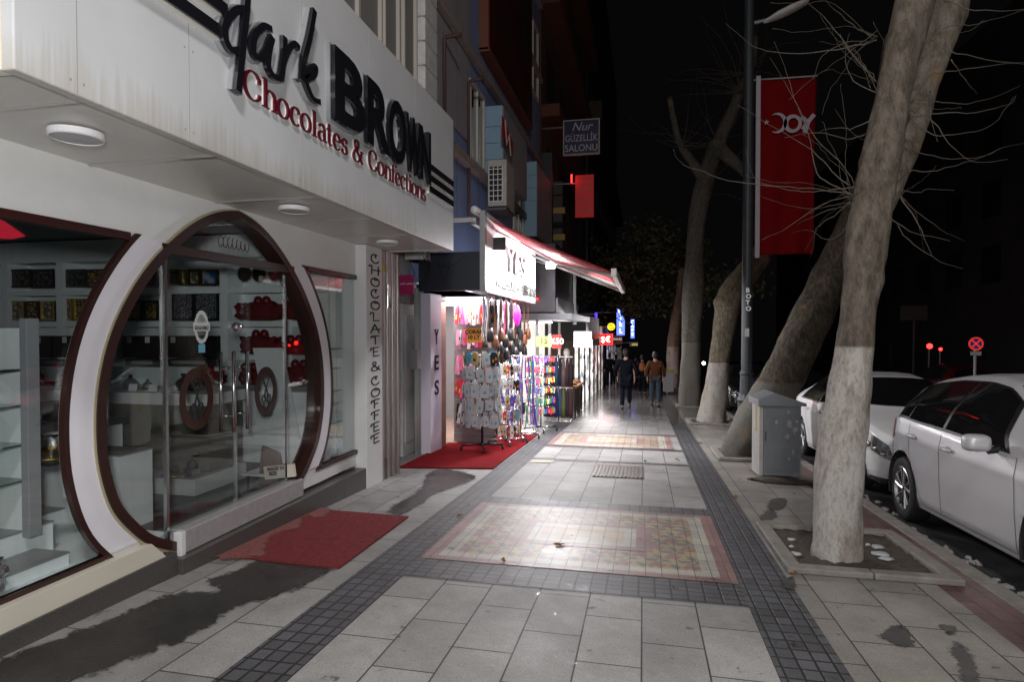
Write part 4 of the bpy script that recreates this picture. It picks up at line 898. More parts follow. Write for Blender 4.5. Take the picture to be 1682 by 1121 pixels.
MB().box(0, .42, 0, .3, .08, .1).build('board', MT['white'], lb, bevel=.003)
for dx in (.04, .38): MB().tube([(dx, .05, 0), (dx, .05, .08)], .012, 8).build('leg', MT['black'], lb)
nx = atY(450, 785, 5.3); nb = empty('notice_box', (nx.x, 5.17, .15), label='long pale card with brown and red lettering lying on the trolley shelf', cat='notice')
MB().obox((.15, 0, .05), (.32, .03, .12), Matrix.Rotation(R(-8), 3, 'Y')).build('card', MT['cream'], nb)
place_text('card_lettering', 'MADE IN\n SIZE', MT['redl'], (.03, -.02, .055), (1, 0, .14), (-.14, 0, 1), nb, size=.045, ext=.001, bold=.002)
# display steps behind the left window
def stepbox(x0, x1, y0, y1, z0, z1, label):
    t = empty('display_step', (0, 0, 0), label=label, cat='display step', group='white display steps')
    bx('step_body', MT['inner'], x0, x1, y0, y1, z0, z1-.006, t); bx('step_top', M('edge_grey', (.26, .27, .27), .4), x0-.004, x1+.004, y0-.004, y1+.004, z1-.006, z1+.004, t)
A_ = atX(113, 908, -3.46); stepbox(-3.72, -3.46, 1.6, A_.y, .05, A_.z, 'lowest white display step nearest the window glass at the left')
A_ = atX(87, 857, -3.74); stepbox(-4.0, -3.74, 1.2, A_.y, .05, A_.z, 'tall white display step left of the silver tureen, in front of the dark shelf')
A_ = atX(150, 822, -4.25); stepbox(-4.9, -4.25, 2.6, A_.y, .05, A_.z, 'middle white display step below the silver tureen')
bx_d = MB().box(-4.24, -3.3, .9, 3.72, .05, .10).build('display_floor', MT['inner']); tag(bx_d, 'raised white display floor behind the left window', 'display floor')
stepbox(-5.0, -3.75, 3.75, 4.05, .05, .62, 'white display block seen through the round door frame')
stepbox(-5.5, -4.55, 3.5, 4.3, .05, .74, 'tallest white display step behind the silver tureen')
p0, p1 = atY(-120, 860, 2.45), atY(62, 545, 3.1)
rk = empty('display_rack', label='white display rack with grey mirrored post and glass shelves behind the left window', cat='rack')
xa = atY(52, 700, 3.0).x
bx('rack_back', MT['inner'], xa-1.1, xa-.06, 3.02, 3.06, .3, 1.56, rk)
bx('rack_post', MT['grey'], xa-.06, xa-.005, 2.98, 3.06, .28, 1.62, rk, .003)
for zz in (.62, .84, 1.08, 1.3): bx('rack_shelf', MT['sglass'], xa-1.1, xa-.055, 2.72, 3.02, zz, zz+.012, rk)
ts = empty('glass_shelf', label='dark edged glass shelf under the silver tureen', cat='shelf')
bx('shelf_glass', MT['sglass'], xa+.05, -3.75, 3.1, 3.35, .70, .715, ts); bx('shelf_edge', MT['black'], xa+.05, -3.75, 3.094, 3.1, .694, .716, ts)
bx('shelf_support', MT['inner'], xa+.05, -3.8, 3.34, 3.4, .42, .70, ts)
# silver tureen on a brass tray
c = atY(78, 775, 3.22); su = empty('silver_tureen', (c.x+.02, 3.22, .716), label='ornate silver sauce tureen with looped handle on a brass tray behind the left window', cat='tureen')
MB().lathe([(0, 0), (.13, .002), (.15, .012), (.148, .016), (0, .006)], seg=28).build('tray', MT['gold'], su, smooth=True)
mb = MB(); rnd = random.Random(2); prof = [(.0, .045), (.05, .05), (.085, .075), (.095, .105), (.075, .13), (.09, .14), (.085, .143), (.06, .12)]
mb.lathe(prof, seg=30); mb.v = [(x*1.2, y*.85, z*(1+.03*math.sin(12*math.atan2(y, x)))) for x, y, z in mb.v]
for a in range(4):
    an = R(45+90*a); mb.tube([(.07*math.cos(an), .05*math.sin(an), .06), (.10*math.cos(an), .075*math.sin(an), .03), (.11*math.cos(an), .08*math.sin(an), .008)], [.012, .008, .012], 8)
mb.build('bowl', MT['silver'], su, smooth=True)
MB().tube(cat_rom([(.09, 0, .09), (.14, 0, .11), (.17, 0, .16), (.16, 0, .19), (.13, 0, .17), (.11, 0, .13)], 4), .008, 8).build('handle', MT['silver'], su, smooth=True)
# black sets with blue tags low in the left window
for i, (px, py) in enumerate(((48, 680), (102, 680))):
    (x0, z1), (x1, z0) = ry(px, py-18, 4.35), ry(px+44, py+26, 4.35)
    t = empty('coffee_set_box', (x0, 4.35, z0), label=['black coffee set box with a blue tag, left of two', 'black coffee set box with a blue tag, right of two next to the white ring'][i], cat='box')
    MB().box(0, x1-x0, 0, .2, 0, z1-z0).build('case', MT['black'], t, bevel=.01); bx('tag', M('blue_tag', (.12, .35, .55), .4), (x1-x0)*.3, (x1-x0)*.3+.05, -.004, 0, .03, .12, t)
bx_sh = MB().box(-7.2, -4.6, 4.3, 4.7, .70, .76).build('display_shelf', MT['dsteel']); tag(bx_sh, 'dark shelf carrying the black coffee set boxes behind the left window', 'shelf')
MB_ = MB().box(-7.2, -4.65, 4.34, 4.68, .05, .70).build('shelf_cabinet', MT['inner']); tag(MB_, 'white cabinet standing under the dark shelf behind the left window', 'cabinet')
for i, (px, py, s_) in enumerate(((70, 655, .05), (90, 655, .06), (60, 600, .05), (110, 610, .05))):
    x = atY(px, py, 4.45).x
    z = .76 if i < 2 else 1.08
    o = MB().lathe([(0, z), (s_, z), (s_*1.2, z+s_), (s_*.6, z+s_*1.8), (s_*.65, z+s_*2.3), (0, z+s_*2.4)], (x, 4.45, 0), seg=18).build('coffee_pot', MT['silver' if i < 2 else 'dsteel'], smooth=True)
    tag(o, ['left small silver pot on the dark shelf', 'right small silver pot on the dark shelf', 'left dark pot on the upper glass shelf', 'right dark pot on the upper glass shelf'][i], 'pot')
o = MB().box(-7.2, -4.6, 4.3, 4.6, 1.06, 1.075).build('upper_glass_shelf', MT['sglass']); tag(o, 'upper glass shelf behind the left window holding two dark pots', 'shelf')
# glass shelves behind the right window and door
gs = empty('corner_shelving', label='glass corner shelves with pale back panel behind the right window', cat='shelving')
bx('back_panel', MT['inner'], -4.1, -3.5, 6.5, 6.55, .1, 2.4, gs)
for py in (573, 604, 640, 660, 690): 
    z = atX(545, py, -3.6).z; bx('shelf', MT['sglass'], -4.0, -3.42, 5.9, 6.5, z, z+.012, gs)
# crumpled foil at the window corner
def foil(c, s_, label, seed):
    rnd = random.Random(seed); b = bmesh.new(); bmesh.ops.create_icosphere(b, subdivisions=3, radius=1)
    for v in b.verts: k_ = rnd.uniform(.65, 1.15); v.co = Vector((v.co.x*s_[0]*k_, v.co.y*s_[1]*k_, v.co.z*s_[2]*k_))
    me = bpy.data.meshes.new('foil'); b.to_mesh(me); b.free(); me.materials.append(MT['silver'])
    o = bpy.data.objects.new('foil_wrap', me); COL.objects.link(o); o.location = c; tag(o, label, 'foil')
pf = atX(6, 930, -3.33); foil((-3.38, pf.y-.02, .24), (.05, .07, .11), 'crumpled silver foil wrap at the bottom left corner of the left window', 3)
# made-up glowing red canopy over the road, added for its reflection in the glass
t = empty('reflected_red_canopy', (15, 15.6, G(15)), label='glowing red canopy on a pole across the road, unseen, added for its reflection', cat='parasol')
MB().lathe([(1.6, 5.4), (.1, 6.6), (0, 6.62)], seg=8).build('canopy', EM('canopy_red_glow', (1, .02, .06), 3), t); MB().tube([(0, 0, .0), (0, 0, 6.5)], .04, 8).build('pole', MT['alu'], t)
# ------------------------------------------------------------------ upper floors of the shop building
up_ = empty('upper_building', label='grey upper storey with blinds above the chocolate shop, ending in a rough stone column', cat='building')
bx('wall', MT['greyw'], -9, -3.32, -6, 8.6, 2.7, 16, up_)
def py_Y(px, X=-3.3): return atX(px, 100, X).y
mb = MB(); mb.box(-3.33, -3.30, 4.0, 8.56, 3.6, 6.9)
mb.build('window_blind', MT['blind'], up_)
mb = MB()
for px, w_ in ((585, .05), (622, .035), (628, .02), (652, .05), (660, .03), (680, .04)):
    yy = py_Y(px); mb.box(-3.31, -3.25, yy-w_/2, yy+w_/2, 3.6, 6.9)
mb.build('window_frame', M('pale_mullion', (.5, .46, .42), .5), up_)
mb = MB(); zz = 2.6
while zz < 9: mb.box(-3.5, -3.16, 8.6, 9.15, zz, zz+.345); zz += .36
mb.build('stone_column', MT['rough'], up_, bevel=.02)
bx('column_core', MT['grey'], -3.5, -3.2, 8.62, 9.13, 2.6, 16, up_)
# ------------------------------------------------------------------ recess between the shops
rc = empty('side_entrance', label='narrow recessed entrance with pale metal doors and pipes between the two shops', cat='entrance')
yy0, yy1 = pc, 9.0
bx('recess_wall', M('recess_grey', (.30, .31, .32), .6, var=.15, vscale=4), -4.2, -3.62, yy0-.1, 9.4, -.5, 2.9, rc)
def PX(px, X=-3.6): return atX(px, 600, X).y
mb = MB(); a, b = PX(658), PX(681)
mb.box(-3.62, -3.57, a, b, -.4, 1.95); mb.box(-3.57, -3.555, a+.08, b-.08, -.2, .45); mb.box(-3.57, -3.555, a+.08, b-.08, .6, 1.8)
mb.build('metal_door', M('pale_metal_door', (.55, .57, .58), .45, var=.1, vscale=8), rc, bevel=.008)
bx('door_lintel', MT['cement'], -3.64, -3.52, a-.05, b+.05, 1.96, 2.1, rc)
for i, px in enumerate((683, 686, 690, 694)):
    y = PX(px, -3.45); MB().tube([(-3.45, y, G(y)), (-3.45, y, 2.2)], .028, 8).build('pipe', M('pipe_paint', (.45, .46, .46), .5, var=.15), rc, smooth=True)
y = atX(699, 600, -3.35).y-.25
bx('meter_box', MT['grey'], -3.45, -3.33, y-.16, y, .95, 1.25, rc, .005)
ps = empty('pink_sign', (-3.45, PX(668, -3.4), 1.9), label='small pink shop sign with white lettering hanging in the recess', cat='sign')
p = atY(668, 468, 8.3); ps.location = (p.x, 8.3, p.z)
MB().box(-.11, .11, -.02, .02, -.14, .14).build('board', M('pink_board', (.42, .02, .13), .4), ps, bevel=.004)
place_text('lettering', 'cafe salon', MT['white'], (-.095, -.024, .0), (1, 0, 0), (0, 0, 1), ps, size=.05, ext=.001, shear=.3)
mb = MB()
rnd = random.Random(8)
for i in range(7):
    a = Vector((rnd.uniform(-3.3, -2.5), 8.2+rnd.uniform(-.4, .4), 2.50)); b = Vector((rnd.uniform(-3.3, -2.5), 8.6, 2.45+rnd.uniform(0, .3))); mid = (a+b)/2-Vector((0, 0, rnd.uniform(.05, .3)))
    mb.tube(cat_rom([a, mid, b], 6), .004, 5)
tag(mb.build('hanging_cable', MT['black']), 'loose black cables hanging under the dark sign end between the shops', 'cable')
# ------------------------------------------------------------------ accessory shop
YE0, YE1 = 8.8, 13.15; YX = -2.3
ys_ = empty('accessory_shop', label='brightly lit accessory shop with glowing white sign box under a red awning', cat='shop')
bx('sign_end', M('navy_panel', (.012, .016, .028), .5), -3.35, YX-.09, YE0, YE0+.06, 2.14, 2.72, ys_)
bx('sign_edge', MT['grey'], YX-.085, YX, YE0-.005, YE0+.1, 2.13, 3.33, ys_, .005)
signw = M('sign_white', (.85, .85, .87), .45)
bx('sign_box', signw, -2.385, YX-.001, YE0+.1, YE1, 2.12, 3.32, ys_)
fit_text('sign_lettering', 'YES', M('sign_letter_grey', (.10, .08, .09), .4), 10.05, 11.75, 2.56, 2.98, YX, .05, .01, ys_)
fit_text('sign_lettering', 'ACCESSORIES COLLECTION', M('sign_text_grey', (.13, .14, .13), .5), 9.45, 13.0, 2.24, 2.44, YX, .02, .012, ys_)
mb = MB(); mb.box(-3.4, -3.24, 9.02, 9.55, -.46, 2.12); mb.build('entrance_pillar', M('pillar_white', (.72, .69, .82), .4), ys_, bevel=.004)
for c_, z in (('Y', 1.42), ('E', 1.0), ('S', .6)):
    fit_text('pillar_letter', c_, MT['blackm'], 9.2, 9.4, z-.1, z+.14, -3.238, .005, .02, ys_)
bx('interior_wall', M('pale_wall', (.25, .24, .25), .6, var=.12, vscale=9), -6.5, -6.4, 9, 13.2, -.6, 2.3, ys_)
# stone-tiled side wall just behind the pillar, slanting into the shop
mb = MB(); mb.box(-3.7, -3.28, 9.56, 9.9, -.5, 2.1); mb.build('tiled_jamb', MT['stone'], ys_)
bx('far_wall', M('pale_slatwall', (.26, .25, .25), .5), -6.4, -3.2, 13.05, 13.2, -.62, 2.3, ys_); bx('near_wall', M('pale_slatwall2', (.26, .25, .25), .5), -6.4, -3.7, 9.5, 9.6, -.5, 2.3, ys_)
bx('shop_floor', MT['stone'], -6.4, -3.2, 9.55, 13.1, -.5, -.44, ys_)
for yy in (9.9, 11.2, 12.4): bx('ceiling_tube', MT['tube'], -5.6, -2.6, yy, yy+.05, 2.06, 2.10, ys_)
bx('shop_ceiling', M('ceil_w', (.7, .7, .72), .6), -6.4, -3.35, 9.5, 13.1, 2.3, 2.36, ys_)
# slat wall standing across the doorway end (the pink goods hang on it)
sl_ = empty('slat_wall', label='white slat wall hung with pink and white packs just inside the accessory shop', cat='display wall')
SY = 10.35
bx('panel', M('slat_panel', (.22, .20, .21), .5), -3.28, -2.5, SY, SY+.03, -.45, 2.05, sl_)
mb = MB()
for i in range(16): z = -.3+i*.15; mb.box(-3.28, -2.5, SY-.006, SY, z, z+.012)
mb.build('groove', MT['grey'], sl_)
CO = [M('pack_%d' % i, c, .35) for i, c in enumerate([(.85, .12, .35), (.8, .3, .5), (.85, .8, .8), (.7, .05, .08), (.8, .7, .1), (.1, .1, .5), (.05, .35, .15), (.02, .02, .02), (.5, .5, .52), (.1, .35, .55), (.75, .25, .05), (.25, .08, .4), (.55, .42, .18), (.30, .05, .05)])]
CN = ['pink', 'pale pink', 'white', 'red', 'yellow', 'blue', 'green', 'black', 'grey', 'light blue', 'orange', 'purple', 'gold', 'dark red']
def packmesh(w_, h_, d_, name, mat, nx=1):
    mb = MB(); mb.box(-w_/2, w_/2, -d_/2, d_/2, -h_, -h_*.14); mb.box(-w_*.28, w_*.28, -d_/4, d_/4, -h_*.14, 0)
    mb.cur = 1; mb.box(-w_*.2, w_*.2, -d_/2-.0008, d_/2+.0008, -h_*.72, -h_*.5)
    o = mb.build(name, [mat, CO[(CO.index(mat)*5+3) % 14] if mat not in (CO[8],) else CO[random.choice([7, 12, 9, 13])]]); me = o.data; bpy.data.objects.remove(o); return me
PM = {}
def pack(kind, ci, loc, label, group, w_=.07, h_=.2, d_=.02, rz=0, cat='packet'):
    key = (kind, ci, w_, h_, d_)
    if key not in PM: PM[key] = packmesh(w_, h_, d_, kind, CO[ci])
    o = bpy.data.objects.new(kind, PM[key]); COL.objects.link(o); o.location = loc; o.rotation_euler = (R(random.uniform(-7, 7)), R(random.uniform(-9, 9)), rz+R(random.uniform(-22, 22))); sc_ = random.uniform(.8, 1.12); o.scale = (sc_, 1, random.uniform(.75, 1.08))
    return tag(o, label, cat, group)
rnd = random.Random(11)
tiers = ['top', 'second', 'third', 'fourth', 'bottom']
for t_, (z, cols) in enumerate(((1.98, [3, 0, 1, 2, 12, 2, 2, 3, 5, 4, 7]), (1.55, [1, 8, 0, 11, 2, 2, 0, 3, 7, 8]), (1.1, [1, 0, 2, 0, 1, 8, 7, 2, 0]), (.68, [3, 3, 0, 3, 7, 2, 8, 13, 3]), (.25, [7, 8, 13, 2, 7, 12, 8, 7]))):
    for i, ci in enumerate(cols):
        for dd in range(2):
            x = -3.18+i*.062
            pack('sock_pack', ci, (x, SY-.05-.06*dd, z), '%s pack of socks in the %s row of the slat wall' % (CN[ci], tiers[t_]), 'packs on the slat wall', .055, .33, .03)
# spinner racks
def rack(name, loc, label, tiers_n, z0, z1, rad, basemat, feet=True):
    t = empty(name, loc, label=label, cat='display rack')
    MB().tube([(0, 0, .08), (0, 0, z1+.05)], .018, 8).build('post', basemat, t, smooth=True)
    mb = MB()
    for a in range(4):
        an = R(20+90*a); e_ = (.34*math.cos(an), .34*math.sin(an)); mb.tube([(0, 0, .10), (*e_, .085)], .018, 8)
    mb.build('base', basemat, t, smooth=True)
    for a in range(4):
        an = R(20+90*a); MB().lathe([(0, -.014), (.032, -.014), (.034, 0), (.032, .014), (0, .014)], (.34*math.cos(an), .34*math.sin(an), .036), 'x', 12).build('caster', MT['rubber'], t, smooth=True)
    mb = MB()
    for k in range(tiers_n):
        z = z0+(z1-z0)*k/max(1, tiers_n-1)
        mb.tube([(rad*math.cos(R(a)), rad*math.sin(R(a)), z) for a in range(0, 361, 45)], .006, 6, cap=False)
        for a in range(0, 360, 90): mb.tube([(0, 0, z), (rad*math.cos(R(a)), rad*math.sin(R(a)), z)], .005, 5)
    mb.build('hook_ring', MT['steel'], t, smooth=True); return t
base1 = (-2.55, 9.55, G(9.55)+.02)
rack('spinner_rack', base1, 'black-footed spinner rack of white earring cards nearest the camera', 5, .55, 1.55, .24, MT['black'])
for t_ in range(5):
    z = base1[2]+.60+.25*t_; n = 11
    for a in range(n):
        for dd in range(2):
            an = 2*math.pi*(a+.5*(t_ % 2))/n; rr = .25+.05*dd
            ci = 8 if t_ < 4 else [7, 12, 9, 12, 8][a % 5]
            pack('earring_card', ci, (base1[0]+rr*math.cos(an), base1[1]+rr*math.sin(an), z), '%s card hanging on the %s tier of the nearest spinner rack' % (CN[ci], tiers[4-t_]), 'cards on the nearest spinner rack', .115, .22, .012, an+math.pi/2, 'card')
# a second and third spinner behind it, full of small colourful things
def rack2(loc, label, cols, n_t, h_, z0, z1, rad, per, kind, gname, w_=.045, hh=.17, mat=None):
    rack('spinner_rack', loc, label, n_t, z0, z1, rad, mat or MT['steel'])
    for t_ in range(n_t):
        z = loc[2]+z0+(z1-z0)*t_/max(1, n_t-1)
        for a in range(per):
            an = math.pi+math.pi*1.15*(a+.5)/per-.25; ci = rnd.choice(cols)
            pack(kind, ci, (loc[0]+rad*1.04*math.cos(an), loc[1]+rad*1.04*math.sin(an), z), '%s %s on tier %s of the %s' % (CN[ci], kind.replace('_', ' '), ['one', 'two', 'three', 'four', 'five', 'six', 'seven'][t_], gname), kind.replace('_', ' ')+'s on the '+gname, w_, hh, .02, an+math.pi/2, kind.split('_')[-1])
rack2((-2.3, 10.35, G(10.35)+.01), 'steel spinner rack of hair bows and toys behind the white cards', [5, 12, 13, 8, 7, 8, 9, 7, 2, 12, 8, 3], 5, 1.5, .35, 1.4, .2, 13, 'hair_bow', 'middle spinner rack', .07, .17)
rack2((-2.2, 11.0, G(11.0)+.01), 'steel spinner rack hung with long striped hair bands', [5, 11, 1, 6, 2, 9, 5, 11], 3, 1.5, .72, 1.55, .24, 16, 'hair_band', 'hair band rack', .022, .46)
rack2((-2.05, 12.35, G(12.35)+.01), 'steel spinner rack of bright hair clips under the green price card', [0, 3, 4, 6, 9, 10, 5, 11, 2], 6, 1.5, .5, 1.55, .27, 20, 'hair_clip', 'hair clip rack', .03, .12)
# low white basket rack with slippers, and umbrella rack
pt = empty('basket_rack', (-2.35, 11.75, G(11.75)), label='low wire rack holding pairs of pale slippers in front of the clip rack', cat='rack')
MB().box(-.3, .3, -.14, .14, .05, .08).build('base', MT['steel'], pt)
mb = MB()
for dx in (-.28, .28):
    for dy in (-.12, .12): mb.tube([(dx, dy, 0), (dx, dy, .75)], .01, 6)
for z in (.3, .5, .75):
    mb.tube([(-.28, -.12, z), (.28, -.12, z)], .006, 5); mb.tube([(-.28, .12, z), (.28, .12, z)], .006, 5)
mb.build('wire_frame', MT['steel'], pt)
for i in range(5):
    ci = [2, 8, 2, 7, 2][i]
    sp = MB(); sp.lathe([(0, -.13), (.035, -.11), (.045, -.04), (.038, .05), (.045, .1), (0, .13)], seg=12); sp.v = [(x, y*.4, z) for x, y, z in sp.v]
    o = sp.build('slipper', CO[ci], smooth=True, loc=(-2.6+.11*i, 11.58, G(11.6)+.55)); tag(o, '%s slipper hanging on the low wire rack, number %s from the left' % (CN[ci], ['one', 'two', 'three', 'four', 'five'][i]), 'slipper', 'slippers on the low wire rack')
ur = empty('scarf_rack', (-1.95, 14.3, G(14.3)), label='two tier stand of dark scarves and umbrellas beyond the clip rack', cat='rack')
MB().tube([(0, 0, .05), (0, 0, 1.6)], .02, 8).build('post', MT['steel'], ur, smooth=True)
mb = MB(); mb.box(-.3, .3, -.2, .2, .02, .06); mb.build('base', MT['steel'], ur, bevel=.005)
for zz in (1.55, .82): MB().tube([(-.34, 0, zz), (.34, 0, zz)], .015, 8).build('rail', MT['plastic'], ur)
SCF = {k_: M('scarf_%d' % k_, c_, .85) for k_, c_ in {13: (.06, .015, .025), 8: (.12, .085, .09), 7: (.015, .013, .016), 9: (.02, .06, .13), 5: (.012, .014, .07), 4: (.10, .10, .03)}.items()}
for tr_, (zz, cols) in enumerate(((1.53, [13, 8, 7, 9, 7, 8, 13, 7]), (.80, [13, 7, 5, 5, 9, 4, 7, 13]))):
    for i, ci in enumerate(cols):
        m_ = MB(); m_.lathe([(.01, 0), (.035, -.08), (.055, -.4), (.06, -.66), (0, -.68)], seg=8)
        o = m_.build('scarf', SCF[ci], loc=(ur.location.x-.3+.085*i, 14.3-.05*(i % 2), G(14.3)+zz), smooth=True)
        tag(o, 'long %s scarf on the %s rail of the scarf stand' % (CN[ci], ['upper', 'lower'][tr_]), 'scarf', 'scarves on the stand')
# bags and belts hanging from the sign edge
bagm = [CO[7], M('brown_bag', (.18, .06, .025), .5), M('dark_bag', (.02, .02, .025), .4)]
for i in range(22):
    y = 9.9+i*.145; x = -2.5+.05*(i % 3); big = i % 3 != 0
    mm = bagm[[0, 1, 2, 0, 1, 0, 2, 0][i % 8]]
    t = empty('hanging_bag', (x, y, 2.1), label='%s handbag hanging by its strap under the sign, %s' % (['black', 'brown', 'charcoal', 'black', 'brown', 'black', 'charcoal', 'black'][i % 8], 'number %d from the near end' % (i+1) if False else ['near the near end', 'in the middle of the row', 'towards the far end'][i//8]), cat='bag', group='bags hanging under the sign')
    zb = -.55-.12*(i % 4)
    MB().tube(cat_rom([(0, -.05, zb+.02), (0, -.03, zb*.5), (0, 0, 0), (0, .03, zb*.5), (0, .05, zb+.02)], 4), .007, 6).build('strap', mm, t)
    b_ = MB(); b_.lathe([(0, zb+.03), (.06, zb+.02), (.09, zb-.06), (.10, zb-.16), (.07, zb-.2), (0, zb-.21)], seg=12); b_.v = [(v_[0]*.6, v_[1], v_[2]) for v_ in b_.v]
    b_.build('pouch', mm, t, smooth=True)
for i in range(12):
    y = 9.9+i*.27; ci = [2, 8, 2, 7, 8, 2, 0, 8, 7, 2, 8, 7][i]
    m_ = MB(); m_.tube(cat_rom([(0, 0, 0), (.01, .02, -.3), (-.01, -.01, -.6), (0, 0, -.75)], 4), [.02+.008*(k % 2) for k in range(13)], 6)
    o = m_.build('necklace_strand', CO[ci], loc=(-2.62, y, 2.1), smooth=True); tag(o, '%s strand of beads hanging behind the bags' % CN[ci], 'necklace', 'strands of beads under the sign')
BL = M('belt_brown', (.10, .04, .02), .5); BK = [CO[7], BL, MT['blackm'], M('belt_grey', (.09, .09, .10), .6), M('belt_dark_red', (.10, .015, .02), .6)]
BN = ['black', 'brown', 'matt black', 'dark grey', 'dark red']
for i in range(34):
    y = 10.55+(i % 17)*.15; x = -2.7-.22*(i//17); k_ = (i*3) % 5; ln = .75+.12*((i*7) % 5)
    m_ = MB(); m_.tube([(0, 0, 0), (.008, .01, -ln*.5), (-.005, 0, -ln)], [.012, .03, .035], 6); m_.v = [(a_, b_*1.6, c_) for a_, b_, c_ in m_.v]
    o = m_.build('belt', BK[k_], loc=(x, y, 2.08), smooth=True); tag(o, '%s belt or scarf hanging inside the accessory shop behind the handbags' % BN[k_], 'belt', 'belts and scarves hanging behind the bags')
pw = MB(); pw.lathe([(0, 0), (.05, -.05), (.075, -.2), (.05, -.36), (0, -.42)], seg=14); tag(pw.build('pink_windmill', M('magenta', (.8, .04, .55), .4), loc=(-2.28, 11.05, 2.02), smooth=True), 'magenta fan shaped purse hanging under the sign among black bags', 'purse')
def card_sign(name, px0, py0, px1, py1, Y, bg, txt, tcol, label, size, rows=1, emit=None):
    a, b = atY(px0, py0, Y), atY(px1, py1, Y); t = empty(name, (a.x, Y, b.z), label=label, cat='sign')
    W_, Hh = b.x-a.x, a.z-b.z
    MB().box(0, W_, 0, .012, 0, Hh).build('board', bg, t)
    if txt: place_text('lettering', txt, tcol, (W_/2, -.004, Hh*.32 if rows == 1 else Hh*.60), (1, 0, 0), (0, 0, 1), t, size=size, ext=.001, align='CENTER', bold=.004)
    return t
card_sign('price_sign', 766, 539, 790, 563, 9.9, M('orange_card', (.85, .36, .05), .5), 'ÇORAP\n10 LT', CO[7], 'orange price card reading ÇORAP 10 behind the nearest rack', .09, 2)
card_sign('price_sign', 881, 553, 906, 570, 12.3, M('lime_card', (.55, .75, .15), .5), '15', MT['blackm'], 'lime green price card with the number 15 on top of the clip rack', .17)
card_sign('price_sign', 907, 550, 922, 573, 14.5, EM('red_white_card', (1, .1, .08), .5, (.7, .1, .08)), '%50', MT['lit'], 'red and white sale card right of the lime green card', .2)
# black floodlight on a bracket, bright flood at far end
for i, (loc, s_) in enumerate(((tuple(atY(819, 401, 9.35)), .12), ((-1.75, 11.75, 2.80), .1))):
    t = empty('flood_lamp', loc, label=['square black floodlight seen from behind in front of the glowing sign', 'small dazzling floodlight below the awning at the far end of the sign'][i], cat='floodlight')
    MB().box(-s_, s_, -.05, .0, -s_*.85, s_*.85).build('housing', MT['black'], t, bevel=.01)
    if i: MB().box(-s_*.8, s_*.8, -.07, -.055, -s_*.6, s_*.6).build('lens', MT['flood'], t)
    else: MB().box(-s_*.8, s_*.8, .0, .01, -s_*.6, s_*.6).build('lens', MT['tube'], t)
    MB().tube([(0, .0, 0), (-.3, .1, .1)], .012, 6).build('bracket', MT['alu'], t)
# awning
AY0, AY1 = 9.0, 13.4
r0, f0 = Vector((-2.52, 0, 3.36)), atY(1006, 447, AY0); f0 = Vector((f0.x, 0, f0.z))
aw = empty('awning', (0, 0, 0), label='sloping red striped awning with white underside over the accessory shop front', cat='awning')
def STRIPE(name):
    m, n, l, b = nt(name); b.inputs['Roughness'].default_value = .7; tc = n.new('ShaderNodeTexCoord'); sx = n.new('ShaderNodeSeparateXYZ'); l.new(tc.outputs['Object'], sx.inputs[0])
    r = n.new('ShaderNodeValToRGB'); r.color_ramp.interpolation = 'CONSTANT'
    E = r.color_ramp.elements; E[0].position = 0; E[0].color = (.55, .04, .06, 1); E[1].position = .055; E[1].color = (.75, .5, .5, 1)
    for pos, c in ((.07, (.55, .04, .06)), (.24, (.8, .5, .5)), (.26, (.55, .04, .06)), (.42, (.8, .5, .5)), (.44, (.55, .04, .06)), (.60, (.66, .69, .66)), (.86, (.55, .05, .07)), (.92, (.66, .69, .66))):
        e = E.new(pos); e.color = (*c, 1)
    mr = n.new('ShaderNodeMapRange'); mr.inputs[1].default_value = AY0; mr.inputs[2].default_value = AY1; l.new(sx.outputs[1], mr.inputs[0]); l.new(mr.outputs[0], r.inputs[0])
    l.new(r.outputs[0], b.inputs['Base Color'])
    tl = n.new('ShaderNodeBsdfTranslucent'); l.new(r.outputs[0], tl.inputs[0]); mx = n.new('ShaderNodeMixShader'); mx.inputs[0].default_value = .35
    l.new(b.outputs[0], mx.inputs[1]); l.new(tl.outputs[0], mx.inputs[2]); l.new(mx.outputs[0], n['Material Output'].inputs[0]); return m
mb = MB(); n = 14; vs = []
for j, yy in enumerate(np.linspace(AY0, AY1, 13)):
    for i in range(n+1):
        t_ = i/n; p = r0.lerp(f0, t_); sag = -.05*math.sin(math.pi*t_)*(1 if j else .6); vs.append((p.x, yy, p.z+sag))
mb.add(vs, [(j*(n+1)+i, j*(n+1)+i+1, (j+1)*(n+1)+i+1, (j+1)*(n+1)+i) for j in range(12) for i in range(n)])
o = mb.build('fabric', STRIPE('awning_fabric'), aw, smooth=True, fix=False); sd = o.modifiers.new('s', 'SOLIDIFY'); sd.thickness = .006
MB().tube([(r0.x, AY0-.02, r0.z+.02), (r0.x, AY1, r0.z+.02)], .06, 14).build('roller', M('awning_white', (.7, .7, .7), .4), aw, smooth=True)
bx('front_bar', M('awning_bar', (.72, .71, .68), .4), f0.x-.02, f0.x+.06, AY0-.03, AY1, f0.z-.06, f0.z+.05, aw, .01)
am = M('awning_arm', (.62, .62, .6), .35, .5)
for yy, ye in ((AY0+.25, AY0+1.6), (AY1-.3, AY1-1.6)):
    mid = r0.lerp(f0, .5); MB().tube([(r0.x, yy, r0.z-.12), (mid.x, ye, mid.z-.16), (f0.x, yy, f0.z-.03)], .028, 8).build('folding_arm', am, aw, smooth=True)
bx('wall_bracket', am, -3.3, r0.x, AY0-.05, AY0+.0, r0.z-.16, r0.z-.1, aw)
bx('side_gutter', MT['alu'], r0.x-.05, r0.x+.03, AY0, AY1, r0.z-.2, r0.z-.1, aw)
